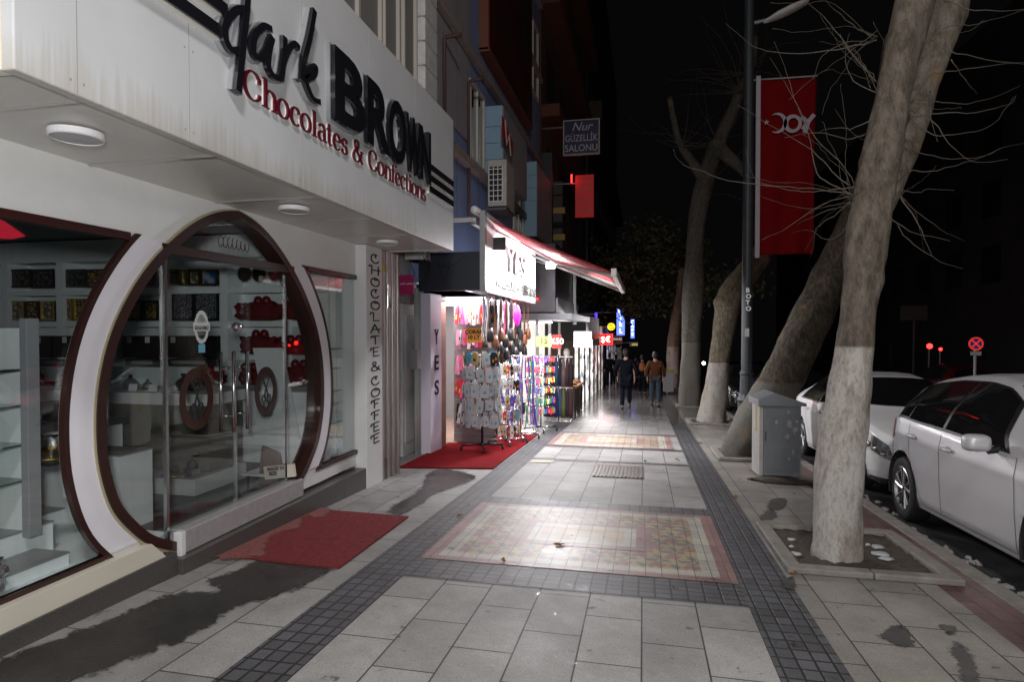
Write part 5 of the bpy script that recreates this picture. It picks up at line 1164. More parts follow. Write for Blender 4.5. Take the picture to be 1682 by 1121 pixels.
# ------------------------------------------------------------------ building above the accessory shop
b2 = empty('blue_building', label='grey and blue clad building above the accessory shop with air conditioner and windows', cat='building')
bx('wall', MT['bluew'], -9, -3.36, 9.15, 19.8, 2.3, 18, b2)
bx('grey_cladding', MT['greyw'], -3.36, -3.33, 9.16, 11.6, 5.2, 18, b2)
mb = MB()
for zz in (4.68, 6.85, 9.6, 12): mb.box(-3.36, -3.22, 9.16, 19.8, zz, zz+.16)
mb.build('floor_band', MT['cement'], b2)
for yy, z0, z1 in ((9.91, 5.1, 6.5), (11.38, 3.75, 6.35), (19.75, 3, 14)): MB().tube([(-3.3, yy, z0), (-3.3, yy, z1-.03), (-3.27, yy, z1), (-3.0, yy, z1+.02)], .033, 8).build('downpipe', M('rust_pipe', (.07, .03, .03), .6), b2, smooth=True)
mb = MB()
for i in range(14): mb.box(-3.361+.025, -3.328, 9.2+i*.75, 9.206+i*.75, 3.6, 12)
mb.build('cladding_joint', MT['dsteel'], b2)
bx('bay', MT['ltblue'], -3.36, -2.95, 12.75, 12.79, 4.9, 6.35, b2); bx('bay_side', MT['greyw'], -3.36, -2.94, 12.79, 15.5, 4.9, 6.35, b2)
bx('bay', MT['ltblue'], -3.36, -2.95, 17.0, 17.04, 4.2, 6.3, b2); bx('bay_side', MT['greyw'], -3.36, -2.94, 17.04, 19.5, 4.2, 6.3, b2)
mb = MB()
for zz in (5.2, 5.55, 5.9): mb.box(-3.36, -2.949, 12.745, 12.75, zz, zz+.012); mb.box(-3.36, -2.949, 16.995, 17, zz, zz+.012)
mb.build('tile_joint', MT['dsteel'], b2)
def upwin(y0, y1, z0, z1):
    wn = empty('window', parent=b2); bx('pane', MT['carglass'], -3.35, -3.335, y0, y1, z0, z1, wn)
    mb = MB(); X0, X1 = -3.35, -3.29
    for a, b in ((y0, y0+.06), (y1-.06, y1), ((y0+y1)/2-.03, (y0+y1)/2+.03)): mb.box(X0, X1, a, b, z0, z1)
    mb.box(X0, X1, y0, y1, z0-.06, z0); mb.box(X0, X1, y0, y1, z1, z1+.06); mb.build('frame', M('win_frame', (.5, .47, .42), .5), wn)
upwin(11.5, 12.6, 4.95, 6.4); upwin(15.6, 16.9, 4.2, 5.7); upwin(17.6, 19.4, 8.9, 11); upwin(14.5, 16.2, 8.9, 11); upwin(9.4, 11.0, 9.0, 11)
bbd = empty('billboard', (0, 0, 0), label='big dark red framed billboard on the blue building wall', cat='billboard')
bx('board', art('billboard_art', (.03, .02, .015), (.07, .01, .01), 1.2), -3.36, -3.15, 12.45, 17.4, 7.45, 13.2, bbd); bx('rim', M('billboard_rim', (.16, .05, .03), .6), -3.36, -3.16, 12.38, 12.45, 7.4, 13.2, bbd); bx('rim', M('billboard_rim2', (.16, .05, .03), .6), -3.36, -3.14, 12.38, 17.45, 7.36, 7.44, bbd)
def ac(px0, py0, px1, py1, Y, label):
    a, b = atY(px0, py0, Y), atY(px1, py1, Y); t = empty('air_conditioner', ((a.x+b.x)/2, Y, b.z), label=label, cat='air conditioner'); W_, Hh = b.x-a.x, a.z-b.z
    MB().box(-W_/2, W_/2, 0, .8, 0, Hh).build('case', MT['cabside'], t, bevel=.015)
    mb = MB()
    for i in range(7): mb.box(-W_*.42, W_*.28, -.012, -.004, Hh*(.1+.115*i), Hh*(.1+.115*i)+.014)
    for i in range(4): x = -W_*.42+i*W_*.233; mb.box(x-.006, x+.006, -.014, -.003, Hh*.1, Hh*.85)
    mb.build('grille', MT['white'], t); bx('fan_opening', MT['blackm'], -W_*.42, W_*.28, -.003, .0, Hh*.1, Hh*.85, t)
    mb = MB(); mb.box(-W_/2-.03, W_/2, -.02, .8, -.08, -.03); mb.build('bracket', MT['dsteel'], t)
ac(801, 263, 832, 338, 12.3, 'white outdoor air conditioner unit fixed above the awning roller')
ac(893, 156, 912, 190, 24, 'small air conditioner high on the orange building')
rf = empty('red_banner', (0, 0, 0), label='narrow red flag with white mark on the blue building above the air conditioner', cat='flag')
mb = MB(); a, b = atX(824, 188, -2.85), atX(842, 262, -2.85)
mb.add([(-2.85, a.y, a.z), (-2.85, b.y, a.z-.25), (-2.85, b.y, b.z+.1), (-2.85, a.y, b.z+.2)], [(0, 1, 2, 3)]); o = mb.build('cloth', M('flag_red', (.4, .01, .02), .7), rf); o.modifiers.new('s', 'SOLIDIFY').thickness = .01
mb = MB(); yc = (a.y+b.y)/2; zc = (a.z+b.z)/2
stroke(mb, [(yc-.25, zc+.3), (yc-.1, zc-.15), (yc+.15, zc+.1), (yc+.3, zc-.3)], fy(-2.84), .12, .1, 0, .006); mb.build('white_mark', MT['white'], rf)
# ------------------------------------------------------------------ the next buildings along the row
b3 = empty('orange_building', label='dark orange building farther along with sloping bands and dark ground floor', cat='building')
bx('wall', MT['bfac'], -9, -3.3, 19.9, 36, 2.6, 26, b3)
mb = MB(); mb.box(-3.3, -2.7, 20.0, 36, 12.3, 12.9); mb.box(-3.3, -2.7, 20, 36, 8.6, 9.0); mb.box(-3.3, -2.6, 20, 36, 16.6, 17.4); mb.build('balcony_band', MT['orange'], b3)
for zz in (6.2, 9.6, 13.4):
    for yy in (21, 24.5, 28, 31.5): bx('window', MT['carglass'], -3.32, -3.28, yy, yy+1.8, zz, zz+1.7, b3)
mb = MB(); mb.box(-3.3, -2.95, 20.0, 20.3, 2.6, 7.4); mb.box(-3.3, -2.9, 22.3, 22.5, 2.5, 7); mb.build('pilaster', MT['dark'], b3)
mb = MB(); mb.box(-3.3, -2.6, 20.6, 20.75, 4.6, 4.8); mb.box(-3.3, -2.6, 20.6, 20.75, 5.5, 5.7); mb.build('yellow_bracket', M('ochre', (.35, .2, .03), .5), b3)
b4 = empty('far_building', label='tall dark building at the far end of the shop row', cat='building')
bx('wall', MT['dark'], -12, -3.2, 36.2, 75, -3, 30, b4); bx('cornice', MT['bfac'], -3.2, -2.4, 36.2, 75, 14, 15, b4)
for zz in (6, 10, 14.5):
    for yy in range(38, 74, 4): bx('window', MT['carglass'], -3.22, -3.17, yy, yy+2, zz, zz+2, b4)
# second shop: dark canopy box, lit window and table outside
s2 = empty('steel_canopy_shop', label='shop with dark steel canopy box and bright white window beyond the accessory shop', cat='shop')
bx('canopy_box', M('canopy_metal', (.06, .06, .065), .35, .7, var=.3, vscale=3), -3.3, -2.0, 14.2, 18.8, 1.95, 3.6, s2, .02)
bx('canopy_soffit', MT['dsteel'], -3.3, -1.6, 14.0, 18.9, 1.78, 1.93, s2); bx('fascia_strip', MT['grey'], -2.0, -1.95, 14.2, 18.8, 1.95, 2.3, s2)
bx('shop_back', MT['dim'], -3.6, -3.5, 14.2, 18.8, -.8, 1.78, s2); bx('return_wall', MT['dim'], -3.5, -3.0, 18.75, 18.85, -.85, 1.78, s2)
bx('lit_sign', EM('lit_sign_board', (.95, .97, 1), 1.6, (.8, .8, .8)), -1.92, -1.42, 17.3, 17.35, 1.05, 1.5, s2); place_text('sign_lettering', 'OPTIK\nMERKEZI', M('sign_blue', (.03, .05, .5), .5), (-1.67, 17.29, 1.32), (1, 0, 0), (0, 0, 1), s2, size=.12, ext=.001, align='CENTER')
for yy in (14.6, 16.6, 18.6): bx('post', MT['alu'], -2.55, -2.48, yy, yy+.07, G(yy), 1.8, s2)
bx('red_strip', MT['redneon'], -3.0, -2.4, 14.0, 14.03, 2.25, 2.29, s2)
bx('canopy_tube', MT['tube'], -2.9, -2.3, 15.6, 15.65, 1.72, 1.76, s2)
vp_ = atY(956, 545, 16.5)
bx('door_pillar', MT['plastic'], -1.98, -1.9, 17.6, 17.8, 1.7, 3.6, s2)
mn = lambda *a: None
for i, (px, py, Y) in enumerate(((948, 612, 17.8), (966, 628, 17.0))):
    p = atG(px, 650 if i == 0 else 655); t = empty('wooden_table', (-2.05-.05*i, 15.9+1.5*i, G(15.9+1.5*i)), label=['nearer wooden table with carved dark legs outside the steel canopy shop', 'farther wooden table outside the steel canopy shop'][i], cat='table')
    MB().box(-.42, .42, -.35, .35, .76, .82).build('tabletop', MT['wood'], t, bevel=.01)
    for dx in (-.36, .36):
        for dy in (-.29, .29): MB().tube([(dx, dy, 0), (dx, dy, .4), (dx, dy, .76)], [.025, .04, .03], 8).build('leg', MT['dwood'], t)
    for q in range(3):
        o = MB().lathe([(0, 0), (.1, .0), (.13, .05), (.12, .06), (0, .03)], seg=14).build('wooden_bowl', MT['wood'], smooth=True, loc=(t.location.x-.25+.25*q, t.location.y, t.location.z+.822)); tag(o, 'shallow wooden bowl on the %s table, %s' % (['nearer', 'farther'][i], ['left', 'middle', 'right'][q]), 'bowl', 'wooden bowls on the tables')
# mannequin-like dummy torso in the lit window
d_ = MB(); d_.lathe([(0, .75), (.13, .8), (.15, .95), (.12, 1.1), (.18, 1.35), (.17, 1.45), (.06, 1.5), (.05, 1.56), (.09, 1.62), (.1, 1.72), (.06, 1.8), (0, 1.82)], seg=16); d_.v = [(a, b*.7, c) for a, b, c in d_.v]; d_.tube([(0, 0, .02), (0, 0, .8)], .02, 8); d_.lathe([(0, 0), (.18, 0), (.18, .02), (0, .03)], seg=16)
tag(d_.build('mannequin', M('mannequin_white', (.8, .76, .72), .5), loc=(-2.28, 18.6, G(18.6)), smooth=True), 'cream shop mannequin torso standing in the bright white window', 'mannequin')
# further lit shop fronts
def DISPLAY(name, s_, tint):
    m, n, l, b = nt(name); tc = n.new('ShaderNodeTexCoord'); mp = n.new('ShaderNodeMapping'); mp.inputs['Scale'].default_value = (1, 1.3, 2.2); l.new(tc.outputs['Object'], mp.inputs[0])
    v = n.new('ShaderNodeTexVoronoi'); v.inputs['Scale'].default_value = 1.6; v.distance = 'CHEBYCHEV'; l.new(mp.outputs[0], v.inputs['Vector'])
    v2 = n.new('ShaderNodeTexVoronoi'); v2.inputs['Scale'].default_value = 6; v2.distance = 'CHEBYCHEV'; l.new(mp.outputs[0], v2.inputs['Vector'])
    h = n.new('ShaderNodeHueSaturation'); h.inputs['Saturation'].default_value = .55; l.new(v2.outputs['Color'], h.inputs['Color'])
    mx = n.new('ShaderNodeMix'); mx.data_type = 'RGBA'; mx.inputs[7].default_value = (*tint, 1); l.new(h.outputs[0], mx.inputs[6])
    sp = n.new('ShaderNodeSeparateColor'); l.new(v.outputs['Color'], sp.inputs[0]); l.new(sp.outputs[0], mx.inputs[0])
    l.new(mx.outputs[2], b.inputs['Emission Color']); mu = n.new('ShaderNodeMath'); mu.operation = 'MULTIPLY'; mu.inputs[1].default_value = s_; l.new(sp.outputs[1], mu.inputs[0]); l.new(mu.outputs[0], b.inputs['Emission Strength']); return m
DISP = [DISPLAY('window_display_%d' % k_, *a_) for k_, a_ in enumerate(((2.2, (1, .97, .95)), (1.0, (1, .8, .7)), (.7, (.8, .75, 1)), (.4, (1, .8, .6))))]
for i, (y0, y1, mt, z1) in enumerate(((19.2, 25, 'lit', 1.2), (25.3, 32, 'dim', .9), (36.5, 46, 'dim', .6), (47, 60, 'dim', .2))):
    s3 = empty('lit_shopfront', label=['first lit shopfront beyond the steel canopy shop', 'second lit shopfront beyond the steel canopy shop', 'third lit shopfront far along the row', 'farthest lit shopfront along the row'][i], cat='shopfront')
    bx('window', DISP[i], -2.1, -2.0, y0, y1, G(y1), z1, s3); bx('canopy', MT['dark'], -3.3, -1.75, y0, y1, z1, z1+.8, s3); bx('side_wall', MT['bfac'], -3.3, -2.1, y0, y1, G(y1), z1-.002, s3)
    yy = y0
    while yy < y1: bx('mullion', MT['dark'], -2.0, -1.95, yy, yy+.14, G(yy+.1), z1, s3); yy += 2
# hanging and projecting signs
def hsign(px0, py0, px1, py1, Y, bg, rim, lines, tmat, label, name='hanging_sign', size=None):
    a, b = atY(px0, py0, Y), atY(px1, py1, Y); t = empty(name, (a.x, Y, b.z), label=label, cat='sign'); W_, Hh = b.x-a.x, a.z-b.z
    MB().box(0, W_, 0, .12, 0, Hh).build('box', rim, t); f_ = min(W_, Hh)*.03; MB().box(f_, W_-f_, -.006, .0, f_, Hh-f_).build('panel', bg, t)
    for tx, u, v_, sz, sh in lines:
        o = place_text('lettering', tx, tmat, (W_*u, -.012, Hh*v_), (1, 0, 0), (0, 0, 1), t, size=sz*Hh, ext=.002, align='CENTER', shear=sh, bold=.0)
        ww = max(v.co.x for v in o.data.vertices)-min(v.co.x for v in o.data.vertices)
        if ww > W_*.88:
            for v in o.data.vertices: v.co.x = W_*u+(v.co.x-W_*u)*W_*.88/ww
    MB().box(-3.3-a.x, 0, .04, .08, Hh*.8, Hh*.8+.05).build('bracket', MT['dsteel'], t); return t
hsign(925, 198, 985, 252, 20, M('navy_sign', (.012, .01, .06), .4), MT['cabside'], (('Nur', .5, .68, .34, .35), ('GÜZELLİK', .5, .38, .27, 0), ('SALONU', .5, .10, .27, 0)), M('sign_silver', (.45, .43, .5), .5), 'navy projecting sign with silver letters reading Nur GÜZELLİK SALONU')
hsign(945, 288, 975, 356, 21, MT['redlit'], MT['redlit'], (('Ay Sul', .5, .80, .2, .3), ('LAZER', .5, .62, .15, 0), ('EPİLASYON', .5, .46, .11, 0), ('MASAJ', .5, .30, .13, 0), ('BAKIM', .5, .12, .13, 0)), M('sign_pinkish', (.5, .12, .12), .5), 'glowing dark red projecting sign with faint lettering under the navy one')
bx_ = MB().box(0, .03, 0, .06, 0, .28).build('red_led', MT['redneon'], loc=atY(938, 300, 20.8)); tag(bx_, 'small vertical red LED glowing left of the red projecting sign', 'LED')
hsign(984, 549, 1006, 567, 26, EM('red_sign_face', (1, .004, .006), 5.0, (.3, .01, .01)), MT['redneon'], (('$€', .5, .25, .75, 0),), MT['pinkneon'], 'small red neon sign with glowing symbols over the walkers')
hsign(1013, 505, 1026, 551, 34, MT['bluelit'], MT['bluelit'], (('O\nT\nE\nL', .5, .8, .24, 0),), MT['bluedim'], 'larger tall blue lit sign with stacked white letters')
hsign(1036, 525, 1042, 556, 40, MT['bluelit'], MT['bluelit'], (('C\nA\nF\nE', .5, .8, .22, 0),), MT['bluedim'], 'smaller tall blue lit sign right of the larger one')
hsign(977, 514, 981, 530, 27, MT['purple'], MT['purple'], (), MT['bluedim'], 'thin purple lit sign left of the blue signs')
hsign(1034, 563, 1048, 569, 38, M('pale_sign', (.3, .32, .25), .5), MT['alu'], (('OTO', .6, .2, .7, 0),), MT['yellow'], 'small pale sign with yellow green letters beyond the dark walker')
hsign(1007, 552, 1022, 566, 30, M('maroon_sign', (.12, .03, .03), .5), MT['brown'], (('DÖVİZ', .5, .5, .3, 0),), MT['dim'], 'dim maroon sign between the red neon and the blue sign')
ysn = atY(1004, 537, 28); t = empty('round_sign', tuple(ysn), label='round yellow lit sign with a black mark above the red neon sign', cat='sign')
MB().lathe([(0, -.05), (.17, -.05), (.17, .05), (0, .05)], axis='y', seg=28).build('disc', MT['yellow'], t)
mb = MB(); stroke(mb, arc(-.02, .02, .09, .05, 20, 190, 10), lambda a, b, d: Vector((a, -.052-d, b)), .035, .035, 0, .006); stroke(mb, arc(.02, -.04, .09, .05, 200, 370, 10), lambda a, b, d: Vector((a, -.052-d, b)), .035, .035, 0, .007); mb.build('mark', MT['blackm'], t)
MB().box(-3.3-ysn.x, -.17, -.02, .02, -.02, .02).build('bracket', MT['dsteel'], t)
# ------------------------------------------------------------------ trees
def trunk_mesh(paths, seed, seg=26, lumps=7):
    rnd = random.Random(seed); mb = MB()
    for pts, rad in paths:
        P = cat_rom([tuple(p)+(r,) for p, r in zip(pts, rad)], 9); pp = [Vector(p[:3]) for p in P]; rr = [p[3] for p in P]
        o = len(mb.v); mb.tube(pp, rr, seg)
        ks = [(rnd.randrange(len(pp)), rnd.uniform(0, 2*math.pi), rnd.uniform(.10, .26), rnd.uniform(1, 2.2)) for _ in range(lumps)]
        ph = [rnd.uniform(0, 6) for _ in range(3)]
        for i, c in enumerate(pp):
            for k in range(seg):
                v = Vector(mb.v[o+i*seg+k]); d = v-c; a = 2*math.pi*k/seg
                f_ = 1+.045*math.sin(3*a+ph[0]+i*.13)+.03*math.sin(5*a+ph[1]-i*.3)+.02*math.sin(i*.9+ph[2])+rnd.uniform(-.012, .012)
                for ki, ka, am_, wd in ks:
                    da = (a-ka+math.pi) % (2*math.pi)-math.pi; f_ += am_*math.exp(-((i-ki)/wd)**2-(da/.35)**2)
                mb.v[o+i*seg+k] = tuple(c+d*f_)
    return mb
def pathY(L, Y, dY=0): 
    out = []; n = len(L)
    for i, (px, py) in enumerate(L):
        out.append(atY(px, py, Y+dY*i/(n-1)))
    return out
def tree(name, label, paths, wash_z, seed, base, twigs=None, lumps=7, barkcol=(.12, .095, .074), pale=(.225, .195, .16), washc=(.56, .535, .50), vs=7):
    t = empty(name, base, label=label, cat='tree')
    inv = Vector(base)
    mb = trunk_mesh([([p-inv for p in pts], r) for pts, r in paths], seed, lumps=lumps)
    mb.build('trunk', BARK('bark_%d' % seed, barkcol, pale, wash_z-base[2], washc, vs), t, smooth=True)
    if twigs:
        cr_ = MB(); jr = random.Random(seed+5)
        for pts, r in twigs:
            pp = [tuple(Vector(p_)+Vector([jr.uniform(-.006, .006) for _ in range(3)])) for p_ in cat_rom([tuple(p-inv+Vector([jr.uniform(-.02, .02) for _ in range(3)])) for p in pts], 4)]; n = len(pp); cr_.tube(pp, [max(.0013, r*.72*(1-.9*i/(n-1))) for i in range(n)], 6)
        cr_.build('crown', MT['twig'], t, smooth=True)
    return t
def scale_r(px_w, Y): return px_w/2/1000*Y*1.0
Y1 = 5.1
main = pathY([(1371, 935), (1372, 915), (1374, 860), (1380, 760), (1393, 660), (1405, 570), (1413, 470), (1422, 400), (1435, 320), (1452, 240), (1466, 170), (1480, 90), (1500, 10), (1515, -80)], Y1, .35)
rm = [scale_r(w_, Y1) for w_ in (76, 71, 68, 67, 62, 52, 50, 61, 54, 55, 49, 50, 54, 46)]
fork = [atY(1432, 380, Y1+.3), atY(1462, 310, Y1+.4), atY(1492, 230, Y1+.55), atY(1518, 140, Y1+.7), atY(1550, 50, Y1+.8), atY(1585, -60, Y1+.9)]
rf_ = [scale_r(w_, Y1+.5) for w_ in (26, 32, 36, 40, 44, 44)]
tw = []
TW = [  # (start, mids..., end) in picture positions, depth offset
 [(1405, 318), (1345, 315), (1275, 308), (1210, 303), (1150, 285), (1115, 262), (1103, 243)], [(1405, 325), (1350, 340), (1300, 372), (1252, 390)], [(1404, 330), (1350, 350), (1310, 372)], [(1400, 300), (1370, 285), (1330, 250), (1270, 210), (1210, 175)],
 [(1402, 310), (1385, 275), (1345, 225), (1310, 165), (1285, 105), (1268, 68)], [(1440, 65), (1400, 75), (1340, 88), (1280, 85), (1235, 78), (1190, 40)], [(1430, 62), (1390, 68), (1350, 90), (1330, 130)],
 [(1440, 135), (1400, 90), (1360, 40), (1320, -10)], [(1440, 60), (1410, 45), (1370, 15), (1345, -10)], [(1437, 150), (1400, 130), (1388, 95), (1397, 55)], [(1425, 225), (1395, 228), (1340, 224), (1290, 228)], [(1430, 200), (1400, 212), (1370, 214), (1340, 215)],
 [(1500, 165), (1520, 130), (1570, 112), (1640, 103), (1700, 100)], [(1500, 190), (1540, 187), (1600, 186), (1660, 170), (1672, 152)], [(1495, 195), (1530, 218), (1580, 222), (1630, 205), (1670, 160)], [(1490, 245), (1530, 257), (1600, 258), (1660, 240), (1700, 228)],
 [(1498, 160), (1550, 168), (1600, 165), (1680, 140)], [(1515, 70), (1560, 45), (1610, 38), (1690, 14)], [(1520, 60), (1560, 80), (1620, 95), (1700, 105)], [(1560, 100), (1590, 130), (1610, 155)], [(1475, 318), (1500, 345), (1545, 375), (1585, 398)], [(1472, 322), (1500, 345), (1515, 385), (1522, 418)], [(1474, 325), (1505, 360), (1532, 418)], [(1472, 300), (1495, 280), (1530, 282), (1580, 265), (1640, 245)],
 [(1400, 312), (1360, 312), (1320, 318), (1270, 310), (1240, 290), (1222, 250)], [(1400, 318), (1370, 305), (1345, 285), (1325, 220), (1300, 150), (1262, 95)], [(1398, 330), (1365, 335), (1330, 345), (1290, 335), (1250, 325)], [(1396, 335), (1370, 350), (1345, 375), (1340, 400), (1330, 420)], [(1405, 345), (1385, 385), (1358, 395), (1330, 380), (1300, 385)],
 [(1495, 175), (1530, 200), (1560, 235), (1600, 262), (1650, 265)], [(1530, 150), (1535, 190), (1545, 230)], [(1470, 370), (1490, 395), (1540, 430), (1580, 440)], [(1560, 0), (1600, 15), (1682, 18)], [(1450, 350), (1500, 380), (1560, 400)]]
rnd = random.Random(4)
for q in TW:
    d0 = rnd.uniform(-.05, .1); d1 = rnd.uniform(-1.1, 1.2)*.6; n = len(q)
    tw.append(([atY(x, y, Y1+.15+d0+(d1)*(i/(n-1))) for i, (x, y) in enumerate(q)], rnd.uniform(.006, .0095)))
for k in range(26):       # finer shoots
    sx, sy = rnd.choice([(1400, 320), (1435, 140), (1500, 180), (1480, 320), (1440, 60), (1540, 60)]); an = rnd.uniform(-2.6, .3) if sx > 1450 else rnd.uniform(-4.2, -.9); L_ = rnd.uniform(60, 190)
    pts = []; x, y = sx+rnd.uniform(-6, 6), sy+rnd.uniform(-10, 10); dd = rnd.uniform(-.6, .7)
    for i in range(5): pts.append(atY(x, y, Y1+.15+dd*i/4)); x += math.cos(an)*L_/4; y += math.sin(an)*L_/4; an += rnd.uniform(-.25, .25)-.08
    tw.append((pts, .0035))
tree('plane_tree', 'nearest pollarded plane tree with white limewashed trunk and bare shoots in front of the cars', [(main, rm), (fork, rf_)], atY(1400, 571, Y1).z, 21, (1.46, 5.1, G(5.1)), tw, lumps=12, vs=5)
Y2 = 10.4
t2 = [atY(1208, 765, Y2-.1), atY(1216, 740, Y2-.1), atY(1240, 690, Y2), atY(1272, 640, Y2), atY(1300, 590, Y2), atY(1330, 530, Y2+.1), atY(1362, 460, Y2+.2), atY(1392, 390, Y2+.3), atY(1425, 300, Y2+.4), atY(1450, 200, Y2+.6), atY(1470, 60, Y2+.8)]
tree('plane_tree', 'strongly leaning plane tree with a greyish limewashed base behind the grey cabinet', [(t2, [scale_r(w_, Y2) for w_ in (56, 54, 56, 60, 60, 58, 52, 44, 38, 34, 30)])], atY(1300, 628, Y2).z, 22, (1.5, 10.3, G(10.3)), None, barkcol=(.035, .027, .018), pale=(.13, .10, .06), washc=(.11, .105, .09))
Y3 = 15.3
t3 = pathY([(1168, 708), (1169, 692), (1174, 650), (1180, 600), (1188, 550), (1196, 505), (1206, 480), (1222, 455), (1245, 425), (1272, 390), (1300, 350), (1320, 300)], Y3, .4)
tree('plane_tree', 'knobbly plane tree with white base bending right behind the lamp post', [(t3, [scale_r(w_, Y3) for w_ in (46, 44, 38, 32, 32, 38, 42, 38, 34, 30, 24, 20)])], atY(1170, 596, Y3).z, 23, (1.62, 15.3, G(15.3)), None, barkcol=(.08, .065, .045), pale=(.22, .18, .11), washc=(.36, .34, .31), lumps=10)
Y4 = 20.3
t4 = pathY([(1132, 680), (1132, 668), (1134, 620), (1136, 560), (1139, 480), (1140, 420), (1145, 360), (1155, 310), (1170, 260), (1180, 235)], Y4, .2)
t4b = pathY([(1176, 250), (1188, 215), (1205, 180), (1215, 150), (1232, 110), (1240, 60)], Y4+.2, .3); t4c = pathY([(1172, 235), (1190, 252), (1210, 270), (1225, 285)], Y4+.1, -.3); t4d = pathY([(1160, 300), (1140, 270), (1122, 245), (1112, 220), (1100, 160)], Y4+.1, .3)
rtw = random.Random(9); tw4 = []
for k in range(60):
    sx, sy = rtw.choice([(1120, 240), (1215, 150), (1180, 235), (1150, 320), (1225, 120)]); an = rtw.uniform(-3.4, .2); L_ = rtw.uniform(50, 180); x, y = sx, sy; pts = []; dd = rtw.uniform(-2, 2)
    for i in range(5): pts.append(atY(x, y, Y4+dd*i/4)); x += math.cos(an)*L_/4; y += math.sin(an)*L_/4; an += rtw.uniform(-.4, .4)
    tw4.append((pts, .012))
tree('plane_tree', 'tall straight plane tree with forked limbs left of the lamp post', [(t4, [scale_r(w_, Y4) for w_ in (38, 34, 31, 29, 33, 27, 27, 28, 26, 26)]), (t4b, [scale_r(w_, Y4) for w_ in (22, 20, 18, 16, 14, 10)]), (t4c, [scale_r(w_, Y4) for w_ in (22, 20, 16, 12)]), (t4d, [scale_r(w_, Y4) for w_ in (16, 14, 12, 10, 8)])], atY(1132, 563, Y4).z, 24, (1.5, 20.3, G(20.3)), tw4, barkcol=(.07, .065, .055), pale=(.15, .14, .115), washc=(.17, .165, .15))
Y5 = 30
t5 = pathY([(1106, 640), (1106, 600), (1107, 560), (1112, 520), (1118, 480), (1120, 440)], Y5)
# leafy evergreen crown over the far pavement
def leafy(t, c, r, n, seed, mat, size):
    rnd = random.Random(seed); mb = MB(); cl = [Vector((rnd.gauss(0, .45), rnd.gauss(0, .45), rnd.gauss(0, .4))) for _ in range(22)]
    for _ in range(n):
        o = rnd.choice(cl)+Vector((rnd.gauss(0, .16), rnd.gauss(0, .16), rnd.gauss(0, .14))); p = Vector(c)+Vector((o.x*r[0], o.y*r[1], o.z*r[2]))
        a = Vector((rnd.uniform(-1, 1), rnd.uniform(-1, 1), rnd.uniform(-1, 1))).normalized()*size; b = a.cross(Vector((rnd.uniform(-1, 1), rnd.uniform(-1, 1), rnd.uniform(-1, 1)))).normalized()*size*.5
        mb.add([p-a, p+b, p+a, p-b], [(0, 1, 2, 3)])
    return mb.build('crown', mat, t, fix=False)
tt = tree('evergreen_tree', 'dark leafy tree over the far walkers with a pale banded trunk', [(t5, [scale_r(w_, Y5) for w_ in (22, 20, 20, 18, 14, 10)])], atY(1106, 570, Y5).z, 25, (1.5, 30, G(30)), None, barkcol=(.2, .17, .12), pale=(.35, .3, .22))
leafy(tt, (-1.0, 0, 5.3), (3.2, 3.0, 2.4), 9000, 5, M('dark_leaves', (.05, .06, .03), .6, var=.4, vscale=3), .14)
# ------------------------------------------------------------------ lamp post with red banner
lp = empty('lamp_post', (2.12, 11.7, G(11.7)), label='dark green iron lamp post carrying the red banner', cat='lamp post')
px_ = 2.12-(2.12-atY(1228, 400, 11.7).x); lp.location.x = px_
MB().lathe([(.0, 0), (.2, 0), (.2, .12), (.17, .2), (.15, .75), (.17, .8), (.12, .9), (.11, 1.25), (.13, 1.28), (.095, 1.34), (.092, 3.5), (.088, 8.4), (0, 8.45)], seg=16).build('pole', MT['pole'], lp, smooth=False)
a = atY(1240, 38, 11.7); 
MB().tube([(0, 0, a.z-lp.location.z+.0), (.35, 0, a.z-lp.location.z+.05)], .035, 8).build('lamp_arm', MT['alu'], lp)
mb = MB(); mb.lathe([(0, -.42), (.06, -.38), (.13, -.15), (.14, .1), (.1, .35), (0, .42)], axis='x', seg=14); mb.v = [(x, y, z*.45) for x, y, z in mb.v]
o = mb.build('lamp_head', MT['cabside'], lp, smooth=True); o.location = (.62, 0, atY(1275, 20, 11.7).z-lp.location.z); o.rotation_euler = (0, R(-22), 0)
place_text('pole_sticker', 'B\nO\nT\nO', MT['white'], (-.04, -.11, 2.75), (1, 0, 0), (0, 0, 1), lp, size=.11, ext=.002, bold=.004)
bx_s = MB().box(-.05, .02, -.108, -.1, 1.95, 2.1).build('paper_sticker', MT['cabside'], lp)
bn = empty('street_banner', (0, 0, 0), label='long red banner with white crescent, star and emblem hanging from the lamp post', cat='banner')
a, b = atY(1249, 131, 11.62), atY(1338, 417, 11.62)
mb = MB(); nx, nz = 24, 40; vs = []
for j in range(nz+1):
    for i in range(nx+1):
        u, v = i/nx, j/nz; z = a.z+(b.z-a.z)*v; x = a.x+(b.x-a.x)*u+(.03*v*u if True else 0)-.06*u*(1-v)*0
        vs.append((x-.05*v*u, 11.62+.035*math.sin(u*13+v*2.5)*(.2+v)+.02*math.sin(v*9+u*4), z-.05*u*(1-v)))
mb.add(vs, [(j*(nx+1)+i, j*(nx+1)+i+1, (j+1)*(nx+1)+i+1, (j+1)*(nx+1)+i) for j in range(nz) for i in range(nx)])
o = mb.build('cloth', M('banner_red', (.11, .0022, .0035), .85, spec=.05, bump=.2, bscale=40), bn, smooth=True, fix=False); o.modifiers.new('s', 'SOLIDIFY').thickness = .004
MB().box(a.x-.075, a.x-.0, 11.58, 11.64, b.z-.05, a.z+.06).build('side_strip', M('banner_edge', (.24, .22, .25), .6), bn)
MB().tube([(px_, 11.7, a.z+.04), (b.x+.02, 11.64, a.z+.0)], .014, 6).build('top_bar', MT['alu'], bn)
fb = lambda x, z, d: Vector((x, 11.55-d, z))
def bp(px, py): q = atY(px, py, 11.55); return q.x, q.z
